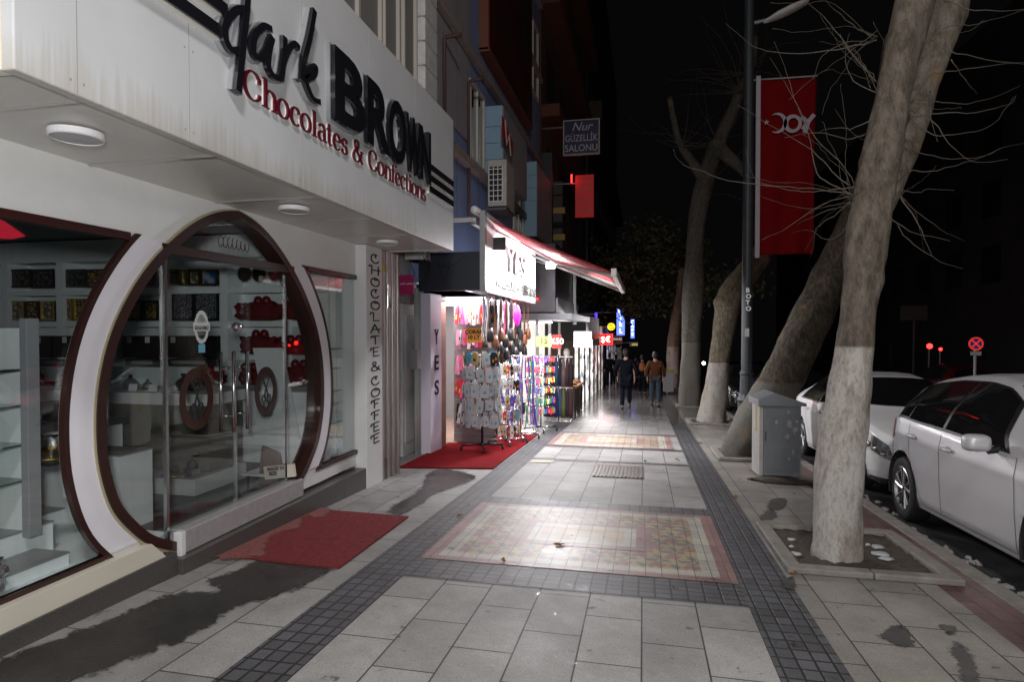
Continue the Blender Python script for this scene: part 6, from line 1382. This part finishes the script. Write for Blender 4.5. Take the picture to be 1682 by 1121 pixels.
mb = MB(); c0 = bp(1274, 202); st = [(bp(1259, 201)[0]+(.055 if k % 2 == 0 else .022)*math.cos(R(90+36*k)), bp(1259, 201)[1]+(.055 if k % 2 == 0 else .022)*math.sin(R(90+36*k))) for k in range(10)]
mb.prism(st, fb, 0, .004)
c0 = bp(1277, 202); out = arc(c0[0], c0[1], .16, .18, 118, -118, 22); inn = arc(c0[0]-.04, c0[1], .135, .15, -112, 112, 22)
mb.prism(out+inn, fb, 0, .004)
mb.prism(arc(*bp(1302, 203), .15, .16, 0, 360, 26)[:-1], fb, 0, .004, holes=[arc(*bp(1303, 203), .085, .10, 0, 360, 20)[:-1]])
k1 = bp(1322, 203)
stroke(mb, [(k1[0]-.06, k1[1]+.12), (k1[0]+.05, k1[1]+.02), (k1[0]+.0, k1[1]-.16)], fb, .08, .06, 0, .005); stroke(mb, [(k1[0]-.04, k1[1]-.1), (k1[0]+.05, k1[1]+.02), (k1[0]+.15, k1[1]+.15)], fb, .07, .07, 0, .006)
mb.build('white_emblem', M('banner_print', (.26, .22, .25), .7), bn)
# ------------------------------------------------------------------ grey utility cabinet
bxo = empty('utility_cabinet', (1.52, 8.3, G(8.3)), label='weathered grey metal utility cabinet with torn stickers beside the leaning tree', cat='utility cabinet')
rz = R(6)
bxo.rotation_euler = (0, 0, rz)
CW, CD, CH = .46, .34, .95
mb = MB(); mb.box(0, CW, 0, .004, .05, CH); mb.build('front', MT['cabinet'], bxo)
mb = MB(); mb.box(.0, CW, .004, CD, .05, CH); mb.build('body', MT['cabinet'], bxo, bevel=.005)
bx('lit_side', MT['cabside'], -.05, -.004, .0, CD, .04, CH-.01, bxo, .004)
mb = MB(); mb.prism([(-.08, 0), (CW+.05, 0), (CW+.05, .035), (.12, .17), (-.08, .08)], lambda p, q, d: Vector((p, d, CH+q)), -.05, CD+.06); mb.build('roof', MT['cabinet'], bxo, bevel=.004)
bx('door_panel', M('cab_door', (.18, .195, .215), .5, var=.12), .02, CW-.02, -.008, -.001, .1, CH-.04, bxo, .004)
rr_ = random.Random(3)
for (u, v, s_) in ((.16, .74, .03), (.31, .72, .05), (.38, .64, .05), (.29, .56, .035), (.41, .75, .025), (.36, .36, .03), (.31, .27, .02), (.3, .87, .025)):
    k_ = 13; mb = MB(); mb.prism([(u+s_*rr_.uniform(.25, 1)*math.cos(2*math.pi*j/k_), v+s_*rr_.uniform(.4, 1.4)*math.sin(2*math.pi*j/k_)) for j in range(k_)], lambda p, q, d: Vector((p, -.009-d, q)), 0, .0015+.0004*rr_.random())
    mb.build('torn_sticker', MT['torn'], bxo)
bx('yellow_label', M('yellow_label', (.4, .3, .05), .6), -.053, -.05, .12, .18, .6, .95, bxo); bx('door_lock', MT['dsteel'], .015, .03, -.02, -.008, .5, .62, bxo)
lump('rubble', (1.74, 8.15, .01), (.42, .2, .05), MT['soil'], 'crumbled mortar and dirt round the foot of the grey cabinet', 'rubble', None, 77)
# ------------------------------------------------------------------ cars
def make_car(label, paint, kind, loc, group='parked cars along the kerb'):
    P_ = dict(
     hatch=dict(L=4.02, xa=(.80, 3.36), zt=[(0, .58), (.05, .70), (.2, .79), (.5, .88), (.95, .97), (1.1, 1.01), (1.6, 1.27), (1.95, 1.42), (2.3, 1.46), (2.8, 1.455), (3.3, 1.40), (3.6, 1.32), (3.78, 1.15), (3.92, .98), (3.99, .8), (4.02, .6)],
       zb=[(0, .55), (.06, .66), (.3, .76), (.8, .86), (1.2, .90), (2, .92), (3, .955), (3.5, .985), (3.8, .95), (3.95, .85), (4.02, .58)],
       w=[(0, .35), (.02, .55), (.1, .70), (.3, .80), (.6, .85), (1, .865), (3, .868), (3.5, .85), (3.8, .79), (3.95, .70), (4.02, .45)], win=(1.38, 3.58, 1.72, 3.42), wr=.31),
     sedan=dict(L=4.45, xa=(.85, 3.50), zt=[(0, .55), (.05, .68), (.2, .77), (.6, .88), (1.1, .97), (1.25, 1.0), (1.75, 1.24), (2.1, 1.41), (2.5, 1.47), (2.95, 1.46), (3.3, 1.38), (3.75, 1.16), (3.95, 1.1), (4.3, 1.06), (4.42, .95), (4.45, .6)],
       zb=[(0, .52), (.06, .64), (.3, .75), (.8, .86), (1.2, .90), (2, .93), (3, .96), (3.8, .98), (4.3, .96), (4.42, .86), (4.45, .58)],
       w=[(0, .38), (.02, .58), (.1, .72), (.3, .81), (.6, .86), (1, .875), (3.2, .875), (3.9, .86), (4.2, .80), (4.4, .72), (4.45, .5)], win=(1.5, 3.55, 1.85, 3.3), wr=.31))[kind]
    L, xa, WR = P_['L'], P_['xa'], P_['wr']
    def ip(tab, x):
        xs = [a for a, _ in tab]; vs_ = [b for _, b in tab]
        return float(np.interp(x, xs, vs_))
    def sm(tab, x, d=.05): return sum(ip(tab, min(max(x+k*d, 0), L)) for k in (-1, -.5, 0, .5, 1))/5 if .12 < x < L-.12 else ip(tab, x)
    def S(x, v):
        x = min(max(x, 0), L); zt, zb, w_ = sm(P_['zt'], x), sm(P_['zb'], x), sm(P_['w'], x)
        zt = max(zt, zb+.02); bot = float(np.interp(x, [0, .15, .7, L-.8, L-.2, L], [.30, .20, .17, .17, .26, .40])); bot = min(bot, zb-.12)
        g_ = zt-zb; wr = w_*.965-g_*.46-.05*min(1, g_/.3)-.06
        k = [(0, w_*.85, bot), (.06, w_*.955, bot+.03), (.14, w_*.985, bot+.12), (.30, w_*1.0, bot+(zb-bot)*.5), (.40, w_*1.0, zb-.17), (.435, w_*1.003, zb-.135), (.46, w_*.99, zb-.085), (.5, w_*.972, zb), (.62, w_*.965-g_*.16-.012, zb+g_*.38), (.74, wr+.035, zb+g_*.84), (.80, wr-.05, zb+g_*.955), (.9, wr*.5, zt-g_*.008), (1, 0, zt)]
        vv = [a[0] for a in k]
        return float(np.interp(v, vv, [a[1] for a in k])), float(np.interp(v, vv, [a[2] for a in k]))
    root = empty('parked_car', loc, label=label, cat='car', group=group)
    # local: x across (kerb side negative), y along, nose at y = -overhang
    def pt(x, v, side, off=0):
        w_, z = S(x, v)
        if off:
            xa_, xb_ = max(x-.02, 0), min(x+.02, L); va_, vb_ = max(v-.012, 0), min(v+.012, 1)
            A1_, A2_, B1_, B2_ = S(xa_, v), S(xb_, v), S(x, va_), S(x, vb_)
            n_ = Vector((A2_[0]-A1_[0], xb_-xa_, A2_[1]-A1_[1])).cross(Vector((B2_[0]-B1_[0], 0, B2_[1]-B1_[1]))).normalized()
            if n_.dot(Vector((w_, (x-L/2)*.3, z-.6))) < 0: n_ = -n_
            return Vector((side*(w_+n_.x*off), x+n_.y*off, z+n_.z*off))
        return Vector((side*w_, x, z))
    xs = sorted(set([round(v_, 4) for v_ in list(np.linspace(0, .3, 14))+list(np.linspace(.3, L-.3, 120))+list(np.linspace(L-.3, L, 14))]))
    vsn = list(np.linspace(0, .5, 34))+list(np.linspace(.515, 1, 26))
    mb = MB(); nv = len(vsn)
    zw = WR
    for side in (-1, 1):
        V = [[pt(x, v, side) for v in vsn] for x in xs]
        AR = .37
        # snap grid to the wheel arches
        for i in range(len(xs)):
            for j in range(nv):
                p = V[i][j]
                for xc in xa:
                    d = Vector((p.y-xc, p.z-zw)); 
                    if abs(d.length-AR) < .022 and vsn[j] < .5: d = d.normalized()*AR; p.y, p.z = xc+d.x, zw+d.y
        o = len(mb.v); mb.v += [tuple(p) for r_ in V for p in r_]
        for i in range(len(xs)-1):
            for j in range(nv-1):
                idx = (o+i*nv+j, o+i*nv+j+1, o+(i+1)*nv+j+1, o+(i+1)*nv+j)
                c = sum((Vector(mb.v[q_]) for q_ in idx), Vector())/4
                if vsn[j] < .5 and any((c.y-xc)**2+(c.z-zw)**2 < (AR-.004)**2 for xc in xa): continue
                mb.f.append(idx); mb.m.append(0)
    body = mb.build('body', paint, root, smooth=True)
    b_ = bmesh.new(); b_.from_mesh(body.data); bmesh.ops.remove_doubles(b_, verts=b_.verts, dist=.0005); bmesh.ops.recalc_face_normals(b_, faces=b_.faces); b_.to_mesh(body.data); b_.free()
    MB().box(-.80, .80, .12, L-.15, .19, .24).build('underbody', MT['blackm'], root)
    for xc in xa:
        for s_ in (-1, 1):
            wm = MB(); n_ = 20; pts = [(xc+.372*math.cos(math.pi*k/n_*1.16-.25), zw+.372*math.sin(math.pi*k/n_*1.16-.25)) for k in range(n_+1)]
            vs = [(s_*.862, a, b) for a, b in pts]+[(s_*.55, a, b) for a, b in pts]; wm.add(vs, [(k, k+1, n_+2+k, n_+1+k) for k in range(n_)]+[tuple(range(n_+1, 2*n_+2))])
            wm.build('wheel_housing', MT['blackm'], root)
    def patch(name, mat, x0b, x1b, x0t, x1t, v0, v1, side, off=.004, nx=18, nvv=8, par=root):
        m_ = MB(); vs = []
        for j in range(nvv+1):
            t_ = j/nvv; v = v0+(v1-v0)*t_; a, b = x0b+(x0t-x0b)*t_, x1b+(x1t-x1b)*t_
            for i in range(nx+1): vs.append(pt(a+(b-a)*i/nx, v, side, off))
        m_.add(vs, [(j*(nx+1)+i, j*(nx+1)+i+1, (j+1)*(nx+1)+i+1, (j+1)*(nx+1)+i) for j in range(nvv) for i in range(nx)])
        return m_.build(name, mat, par, smooth=True)
    w0, w1, w2, w3 = P_['win']; bp_ = (w0+w1)/2-.02
    for side in (-1, 1):
        patch('window_surround', MT['black'], w0-.06, w1+.05, w2-.06, w3+.04, .512, .755, side, .003)
        patch('window', MT['carglass'], w0+.02, bp_-.03, w2, bp_-.03, .525, .74, side, .006)
        patch('window', MT['carglass'], bp_+.03, w1-.32, bp_+.03, w3-.22, .525, .74, side, .006)
        patch('window', MT['carglass'], w1-.29, w1-.02, w3-.19, w3-.02, .53, .735, side, .0065)
        for xd in (w0+.02-.18, bp_, w1-.32-.08):
            m_ = MB(); n_ = 24
            vs = []
            for k in range(n_+1):
                v = .09+.41*k/n_
                xx = xd+(.0 if xd != w1-.4 else -.05*(1-k/n_))
                if xd == w1-.4 and v < .33: xx = xd-.05-.30*(.33-v)/.24
                vs += [pt(xx-.0035, v, side, .002), pt(xx+.0035, v, side, .002)]
            m_.add(vs, [(2*k, 2*k+1, 2*k+3, 2*k+2) for k in range(n_)]); m_.build('door_gap', MT['blackm'], root)
        patch('chrome_strip' if False else 'sill_trim', M('sill_line', (.45, .45, .46), .3, .5) if side < 0 else MT['black'], xa[0]+.4, xa[1]-.4, xa[0]+.4, xa[1]-.4, .095, .11, side, .006, nvv=2)
        for xh in (bp_-.17, w1-.52):
            p = pt(xh, .445, side, .02); m_ = MB(); m_.lathe([(0, -.1), (.015, -.09), (.018, 0), (.015, .09), (0, .1)], tuple(p), 'y', 10); m_.v = [(v_[0], v_[1], v_[2]) for v_ in m_.v]; h_ = m_.build('door_handle', paint, root, smooth=True)
            p2 = pt(xh, .44, side, .002); m_ = MB(); m_.lathe([(0, 0), (.045, 0)], tuple(p2), 'x', 14); m_.build('handle_recess', MT['dsteel'] if False else paint, root)
        # mirror
        pm = pt(w0+.12, .52, side, 0); m_ = MB(); c_ = Vector((pm.x+side*.155, pm.y-.02, pm.z+.04)); n_ = 20; rows = []
        for q_, (yy_, sx_, sz_) in enumerate(((-.075, .04, .025), (-.06, .07, .048), (-.03, .088, .060), (.02, .094, .064), (.042, .092, .062), (.043, .08, .052))):
            rows += [(c_.x+side*.012*q_*0+sx_*math.copysign(abs(math.cos(2*math.pi*k/n_))**.55, math.cos(2*math.pi*k/n_)), c_.y+yy_, c_.z+sz_*math.copysign(abs(math.sin(2*math.pi*k/n_))**.55, math.sin(2*math.pi*k/n_))) for k in range(n_)]
        m_.add(rows, [(q_*n_+k, q_*n_+(k+1) % n_, (q_+1)*n_+(k+1) % n_, (q_+1)*n_+k) for q_ in range(5) for k in range(n_)]+[tuple(range(n_)), tuple(range(5*n_, 6*n_))])
        mo = m_.build('mirror', paint, root, smooth=True)
        a_ = MB(); a_.tube([(pm.x-side*.01, pm.y, pm.z+.0), (pm.x+side*.08, pm.y-.01, pm.z-.02)], [.03, .022], 8); a_.build('mirror_arm', MT['black'], mo)
        hl = patch('headlight', M('headlight_lens', (.55, .58, .6), .08, .6, coat=1) if False else HL, .03, .52, .10, .60, .37, .49, side, .008, nx=14)
        for q in (.14, .26, .38):
            p = pt(q, .425, side, .012); MB().lathe([(0, -.02), (.03, -.012), (.036, .004), (.02, .01), (0, .012)], tuple(p), 'y', 14).build('lamp_reflector', MT['silver'], hl, smooth=True)
        patch('tail_light', TL, L-.36, L-.03, L-.30, L-.06, .40, .53, side, .008, nx=10)
    # windscreen, rear window, grille
    def top_patch(name, mat, x0, x1, v0, off=.005, nx=16):
        for_ = MB(); vs = []; nvv = 14
        for j in range(2*nvv+1):
            s_ = -1 if j <= nvv else 1; t_ = j/nvv if j <= nvv else (2*nvv-j)/nvv; v = v0+(1-v0)*t_
            for i in range(nx+1):
                inset = .10*(1-t_)**2
                x = x0+inset+(x1-x0-inset)*i/nx; vs.append(pt(x, v, s_, 0)+Vector((0, 0, off)))
        for_.add(vs, [(j*(nx+1)+i, j*(nx+1)+i+1, (j+1)*(nx+1)+i+1, (j+1)*(nx+1)+i) for j in range(2*nvv) for i in range(nx)]); return for_.build(name, mat, root, smooth=True)
    ws = (1.13, 1.90) if kind == 'hatch' else (1.28, 2.05)
    top_patch('windscreen', MT['carglass'], ws[0], ws[1], .79, .010)
    top_patch('rear_window', MT['carglass'], *((3.58, 3.84) if kind == 'hatch' else (3.28, 3.72)), .80, .012)
    def nose(name, mat, v0, v1, w_, y, z0, z1):
        MB().prism([(-w_, z0), (w_, z0), (w_*1.05, z1), (-w_*1.05, z1)], lambda a, b, d: Vector((a, y+.16*(a/w_)**2*.5+d, b)), -.004, .03).build(name, mat, root)
    m_ = MB(); m_.v = []; 
    for nm, mt_, z0, z1, hw in (('grille', MT['black'], .52, .60, .34), ('lower_grille', MT['blackm'], .24, .40, .42)):
        n_ = 16; vs = []
        for zz in (z0, z1):
            for k in range(n_+1):
                u = -1+2*k/n_; vs.append((u*hw, -.012+.10*u*u, zz))
        MB().add(vs, [(k, k+1, n_+2+k, n_+1+k) for k in range(n_)]).build(nm, mt_, root, smooth=True)
    MB().box(-.26, .26, -.03, -.018, .42, .52).build('number_plate', MT['white'], root); place_text('plate_number', '06 BK 715', MT['blackm'], (-.22, -.032, .44), (1, 0, 0), (0, 0, 1), root, size=.09, ext=.001)
    # wheels
    for xc in xa:
        for s_ in (-1, 1):
            wt = empty('wheel', (s_*.765, xc, zw), parent=root); wt.rotation_euler = (0, 0, 0 if s_ < 0 else math.pi)
            MB().lathe([(.205, -.09), (.25, -.10), (.295, -.09), (.31, -.06), (.312, 0), (.31, .06), (.295, .09), (.2, .09)], axis='x', seg=40).build('tyre', MT['rubber'], wt, smooth=True)
            rm_ = MB(); rm_.lathe([(.212, -.092), (.205, -.096), (.19, -.07), (.185, .05), (.2, .09)], axis='x', seg=40); rm_.lathe([(0, -.075), (.035, -.075), (.045, -.06), (.045, .02), (0, .02)], axis='x', seg=16)
            for k in range(5):
                for dlt in (-.16, .16):
                    an0 = 2*math.pi*k/5+dlt*1.1; an1 = 2*math.pi*k/5+dlt*1.5+.42
                    A, B = Vector((-.07, .03*math.cos(an0), .03*math.sin(an0))), Vector((-.082, .195*math.cos(an1), .195*math.sin(an1))); C_ = A.lerp(B, .5)+Vector((-.004, 0, 0)); rm_.tube([A, C_, B], [.013, .012, .015], 6)
            rm_.build('rim', RIM, wt, smooth=False); MB().lathe([(0, .0), (.18, .0)], axis='x', seg=24).build('brake_disc', MT['dsteel'], wt)
            MB().lathe([(0, -.08), (.022, -.078), (.022, -.07)], axis='x', seg=12).build('hub_cap', MT['black'], wt)
    return root
HL = M('headlight_lens', (.30, .32, .34), .06, .7, coat=1); TL = M('tail_lens', (.50, .015, .02), .25, coat=.2); RIM = M('alloy', (.45, .45, .47), .3, .9)
paintS = M('silver_paint', (.60, .60, .63), .42, .25, coat=.3); paintW = M('white_car_paint', (.78, .79, .80), .4, 0, coat=.4)
def road_z(y): return G(y)-.10
tilt = -math.atan(SL)
c1 = make_car('silver grey five door hatchback parked nearest at the kerb', paintS, 'hatch', (3.50, 3.92, road_z(3.92))); c1.rotation_euler = (tilt, 0, R(.5)); c1.scale = (1, .9, 1.055)
c2 = make_car('white saloon parked behind the silver hatchback', paintW, 'sedan', (3.54, 7.78, road_z(7.78))); c2.rotation_euler = (tilt, 0, R(0))
c3 = make_car('black saloon parked behind the white one, mostly hidden by the tree trunks', M('black_paint', (.02, .02, .024), .25, .2, coat=.8), 'sedan', (3.5, 13.2, road_z(13.2))); c3.rotation_euler = (tilt, 0, 0)
c4 = copy_tree(c2, (9.9, 17.5, road_z(17.5)), math.pi, 'dark saloon parked across the road beside the road sign'); c4.rotation_euler = (-tilt, 0, math.pi)
c5 = copy_tree(c1, (9.9, 24.5, road_z(24.5)), math.pi, 'red hatchback standing across the road, barely visible in the dark'); c5.rotation_euler = (-tilt, 0, math.pi)
def repaint(root, mat):
    for ch in root.children:
        if ch.type == 'MESH' and ch.data.materials and ch.data.materials[0] in (paintS, paintW):
            ch.data = ch.data.copy(); ch.data.materials[0] = mat
repaint(c4, M('dark_paint', (.03, .03, .035), .3, .2, coat=.8)); repaint(c5, M('red_paint', (.06, .005, .005), .3, .1, coat=.8))
c6 = copy_tree(c3, (3.45, 19.5, road_z(19.5)), 0, 'dark saloon with one headlight glinting beyond the fourth tree'); c6.rotation_euler = (tilt, 0, 0)
hp = atY(1156, 597, 24.5); o = MB().lathe([(0, -.03), (.05, -.02), (.06, .0), (0, .02)], axis='y', seg=14).build('motor_headlight', MT['headl'], loc=tuple(hp)); tag(o, 'single dazzling white headlight between the third and fourth trees', 'headlight')
# ------------------------------------------------------------------ across the road
ob = empty('opposite_building', label='dark long building with shuttered shops across the road', cat='building')
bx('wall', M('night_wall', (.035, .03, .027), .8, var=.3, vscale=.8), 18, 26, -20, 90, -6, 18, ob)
for yy in range(16, 76, 4):
    for zz in (4, 7.5, 11): bx('window', MT['carglass'], 17.97, 18, yy, yy+1.8, zz, zz+2, ob)
mb = MB()
for yy in range(-16, 88, 6): mb.box(17.9, 18, yy, yy+5, .6-SL*yy*0-2, 2.8-.04*max(yy, 0))
mb.build('shop_shutter', MT['dsteel'], ob)
hsg = atY(1480, 502, 30); o = MB().box(0, 1.05, 0, .1, -.65, 0).build('wall_sign', M('faint_sign', (.03, .03, .03), .6), loc=tuple(hsg)); tag(o, 'faint pale signboard on a post across the dark road', 'sign')
o2 = MB().box(0, .06, 0, .06, -5, 0).build('post', MT['dsteel'], o, loc=(.5, 0, -.6))
for i, (px, py, s_) in enumerate(((1527, 569, .12), (1545, 574, .07))):
    p = atY(px, py, 32); tl_ = MB(); tl_.lathe([(0, -.02), (s_, -.02), (s_, .02), (0, .02)], axis='y', seg=14); o = tl_.build('signal_light', MT['redneon'], loc=tuple(p)); tag(o, ['larger red light glowing across the road', 'smaller red light glowing across the road'][i], 'light')
    MB().tube([(0, .05, -4), (0, .05, 0)], .04, 6).build('post', MT['dsteel'], o)
sg = atY(1603, 565, 16); t = empty('road_sign', (sg.x, 16, road_z(16)+.13), label='round blue no stopping sign with red rim and a small plate beneath, across the road', cat='road sign')
dz = sg.z-t.location.z
MB().tube([(0, .03, 0), (0, .03, dz+.1)], .03, 8).build('post', MT['grey'], t, smooth=True)
MB().lathe([(0, -.004), (.15, -.004), (.15, .012), (0, .012)], (0, 0, dz), 'y', 28).build('disc', EM('sign_blue_face', (.01, .02, .12), .25, (.02, .05, .25)), t)
mb = MB(); mb.lathe([(.118, -.01), (.155, -.01), (.155, -.004), (.118, -.004)], (0, 0, dz), 'y', 28)
for an in (45, -45): mb.obox((0, -.008, dz), (.26, .006, .035), Matrix.Rotation(R(an), 3, 'Y'))
mb.build('red_bars', EM('sign_red', (1, .05, .03), .5, (.5, .02, .02)), t)
MB().box(-.11, .11, -.01, .0, dz-.27, dz-.18).build('supplement_plate', MT['cabside'], t)
# ------------------------------------------------------------------ people
def skin_obj(name, verts, edges, rads, mat, parent, sub=2):
    me = bpy.data.meshes.new(name); me.from_pydata(verts, edges, []); me.materials.append(mat)
    o = bpy.data.objects.new(name, me); COL.objects.link(o)
    md = o.modifiers.new('skin', 'SKIN'); md.use_smooth_shade = True
    me.skin_vertices.new() if not me.skin_vertices else None
    for i, r in enumerate(rads): me.skin_vertices[0].data[i].radius = r if isinstance(r, tuple) else (r, r)
    me.skin_vertices[0].data[0].use_root = True
    sb = o.modifiers.new('sub', 'SUBSURF'); sb.levels = sub; sb.render_levels = sub
    dg = bpy.context.evaluated_depsgraph_get(); m2 = bpy.data.meshes.new_from_object(o.evaluated_get(dg)); m2.name = name
    bpy.data.objects.remove(o); o2 = bpy.data.objects.new(name, m2); COL.objects.link(o2); o2.parent = parent; m2.polygons.foreach_set('use_smooth', [True]*len(m2.polygons))
    if not m2.materials: m2.materials.append(mat)
    return o2
def person(px, py, hgt, jmat, tmat, label, stride=.22, hat=False, sexy=None, bulky=1.0, Yd=None, phase=1, long=0, group='people walking away'):
    p = atG(px, py); Y = Yd or p.y
    p = Vector((ray(px, py).x/ray(px, py).y*Y, Y, G(Y)))
    t = empty('person', tuple(p), label=label, cat='person', group=group); s = hgt/1.75
    s_ = stride*phase
    def sc(L_): return [tuple(c*s for c in v) for v in L_]
    # facing +y (away from the camera)
    hipL, hipR = (-.09, 0, .92), (.09, 0, .92); kL, kR = (-.10, .12*phase, .50), (.10, -.02*phase+.03, .50); aL, aR = (-.10, s_*.9, .09), (.10, -s_*.9, .11)
    if phase < 0: kL, kR = (-.10, .02, .5), (.10, .12, .5)
    V = [(0, 0, .95), hipL, kL, aL, (aL[0], aL[1]+.13, .035), hipR, kR, aR, (aR[0], aR[1]+.13, .04), (0, 0, 1.15), (0, .0, 1.36), (0, .01, 1.47), (0, .02, 1.53), (0, .03, 1.62), (0, .025, 1.71),
         (-.17, 0, 1.40), (-.25, -s_*.3, 1.15), (-.25, -s_*.6+.06, .92), (.17, 0, 1.40), (.25, s_*.3, 1.15), (.25, s_*.6+.06, .92)]
    E_ = [(0, 1), (1, 2), (2, 3), (3, 4), (0, 5), (5, 6), (6, 7), (7, 8), (0, 9), (9, 10), (10, 11), (11, 12), (12, 13), (13, 14), (10, 15), (15, 16), (16, 17), (10, 18), (18, 19), (19, 20)]
    Rd = [(.13, .10), .085, .055, .042, .035, .085, .055, .042, .035, (.13, .09), (.14, .09), .055, .055, (.075, .09), (.06, .075), .055, .04, .028, .055, .04, .028]
    for w_, sg_ in ((17, -1), (20, 1)):       # palms, fingers and thumb
        b = V[w_]; pm = (b[0], b[1]+.02, b[2]-.07); V.append(pm); E_.append((w_, len(V)-1)); Rd.append((.028, .016)); pi_ = len(V)-1
        for f_, (dy, ln) in enumerate(((-.027, .07), (-.009, .08), (.009, .075), (.027, .06))):
            V.append((pm[0]-sg_*.004, pm[1]+dy, pm[2]-.035)); E_.append((pi_, len(V)-1)); Rd.append(.009); V.append((pm[0]-sg_*.02, pm[1]+dy, pm[2]-.03-ln)); E_.append((len(V)-2, len(V)-1)); Rd.append(.007)
        V.append((pm[0]-sg_*.01, pm[1]+.045, pm[2]-.02)); E_.append((pi_, len(V)-1)); Rd.append(.009)
    Rs = [tuple(c*s for c in r) if isinstance(r, tuple) else r*s for r in Rd]
    skin_obj('body', sc(V), E_, Rs, MT['skin'], t, 1)
    # trousers
    TV = [V[0], V[1], V[2], (V[3][0], V[3][1], .10), V[5], V[6], (V[7][0], V[7][1], .12)]
    skin_obj('trousers', sc(TV), [(0, 1), (1, 2), (2, 3), (0, 4), (4, 5), (5, 6)], [(.15*s, .12*s), .105*s, .078*s, .06*s, .105*s, .078*s, .06*s], tmat, t)
    b = bulky
    JV = [(0, 0, .98-long), (0, 0, 1.15), (0, 0, 1.36), (0, .0, 1.46), (-.175, 0, 1.39), (-.26*b, -s_*.3, 1.15), (-.26*b, -s_*.6+.06, .93), (.175, 0, 1.39), (.26*b, s_*.3, 1.15), (.26*b, s_*.6+.06, .93), (0, 0, .86-long)]
    JR = [(.17*b*s, .13*b*s), (.175*b*s, .135*b*s), (.165*b*s, .125*b*s), .075*s, .085*s, .068*b*s, .052*b*s, .085*s, .068*b*s, .052*b*s, (.165*b*s, .13*b*s)]
    skin_obj('jacket', sc(JV), [(0, 1), (1, 2), (2, 3), (2, 4), (4, 5), (5, 6), (2, 7), (7, 8), (8, 9), (0, 10)], JR, jmat, t)
    hb = MB(); hb.lathe([(0, .135), (.05, .13), (.088, .09), (.1, .03), (.095, -.03), (.075, -.09), (.05, -.11)], (0, .012*s, 1.635*s), seg=18); hb.v = [(v_[0]*.86*s+0, v_[1]*s if v_[1] < .05 else .05+(v_[1]-.05)*.4, 1.635*s+(v_[2]-1.635*s)*s) for v_ in hb.v]
    hb.build('hair', MT['hair'], t, smooth=True)
    for sg_, an in ((-1, V[3]), (1, V[7])):
        sh = MB(); sh.lathe([(0, -.09), (.035, -.08), (.045, 0), (.04, .1), (.025, .15), (0, .165)], (an[0]*s, (an[1]+.03)*s, .05*s), 'y', 12); z0 = an[2]*s-.05*s
        sh.v = [(v_[0], v_[1], .045+(v_[2]-.05*s)*.8 if True else 0) for v_ in sh.v]; sh.build('shoe', MT['black'], t, smooth=True)
    eyes = MB()
    for sg_ in (-1, 1): eyes.lathe([(0, .01), (.011, 0), (0, -.01)], (sg_*.03*s, .115*s, 1.635*s), 'y', 8)
    eyes.build('eyes', MT['white'], t, smooth=True)
    return t
person(1028, 672, 1.80, MT['navy'], MT['djeans'], 'tall walker in a bulky dark navy coat and dark trousers, nearest of the group', bulky=1.16, phase=-1, long=.12)
person(1076, 668, 1.74, MT['brownj'], MT['jeans'], 'walker in a brown jacket and faded blue jeans on the right', bulky=1.08, Yd=19.9, phase=1)
person(1001, 634, 1.76, MT['bjacket'], MT['djeans'], 'distant walker in a short black jacket close to the lit shops', Yd=31, phase=-1)
person(1055, 646, 1.66, MT['bjacket'], MT['djeans'], 'walker in dark clothes between the navy coat and the brown jacket', Yd=26, phase=1, long=.1)
person(1012, 636, 1.70, M('grey_coat', (.05, .05, .055), .7), MT['djeans'], 'distant walker in a grey coat just left of the navy coat', Yd=33, phase=1)
person(1044, 634, 1.72, MT['bjacket'], MT['djeans'], 'distant dark walker showing just right of the navy coat', Yd=34, phase=-1)
bgo = MB(); bgo.lathe([(0, 0), (.1, .02), (.13, .15), (.11, .3), (.05, .36), (0, .37)], seg=14); bgo.v = [(a, b*.6, c) for a, b, c in bgo.v]
q = ray(1055, 600); Yb = 25.75; tag(bgo.build('backpack', M('rust_bag', (.35, .10, .03), .7), loc=(q.x/q.y*Yb, Yb, G(26)+1.0), smooth=True), 'rust orange backpack worn by the walker between navy coat and brown jacket', 'backpack')
q = ray(1098, 620); t = empty('litter_bin', (q.x/q.y*27, 27, G(27)), label='grey glass fronted litter bin with yellow rim beside the evergreen trunk', cat='bin')
MB().box(-.22, .22, -.22, .22, .1, .95).build('body', MT['grey'], t, bevel=.02); MB().box(-.24, .24, -.24, .24, .95, 1.05).build('rim', M('bin_yellow', (.35, .3, .06), .5), t, bevel=.01)
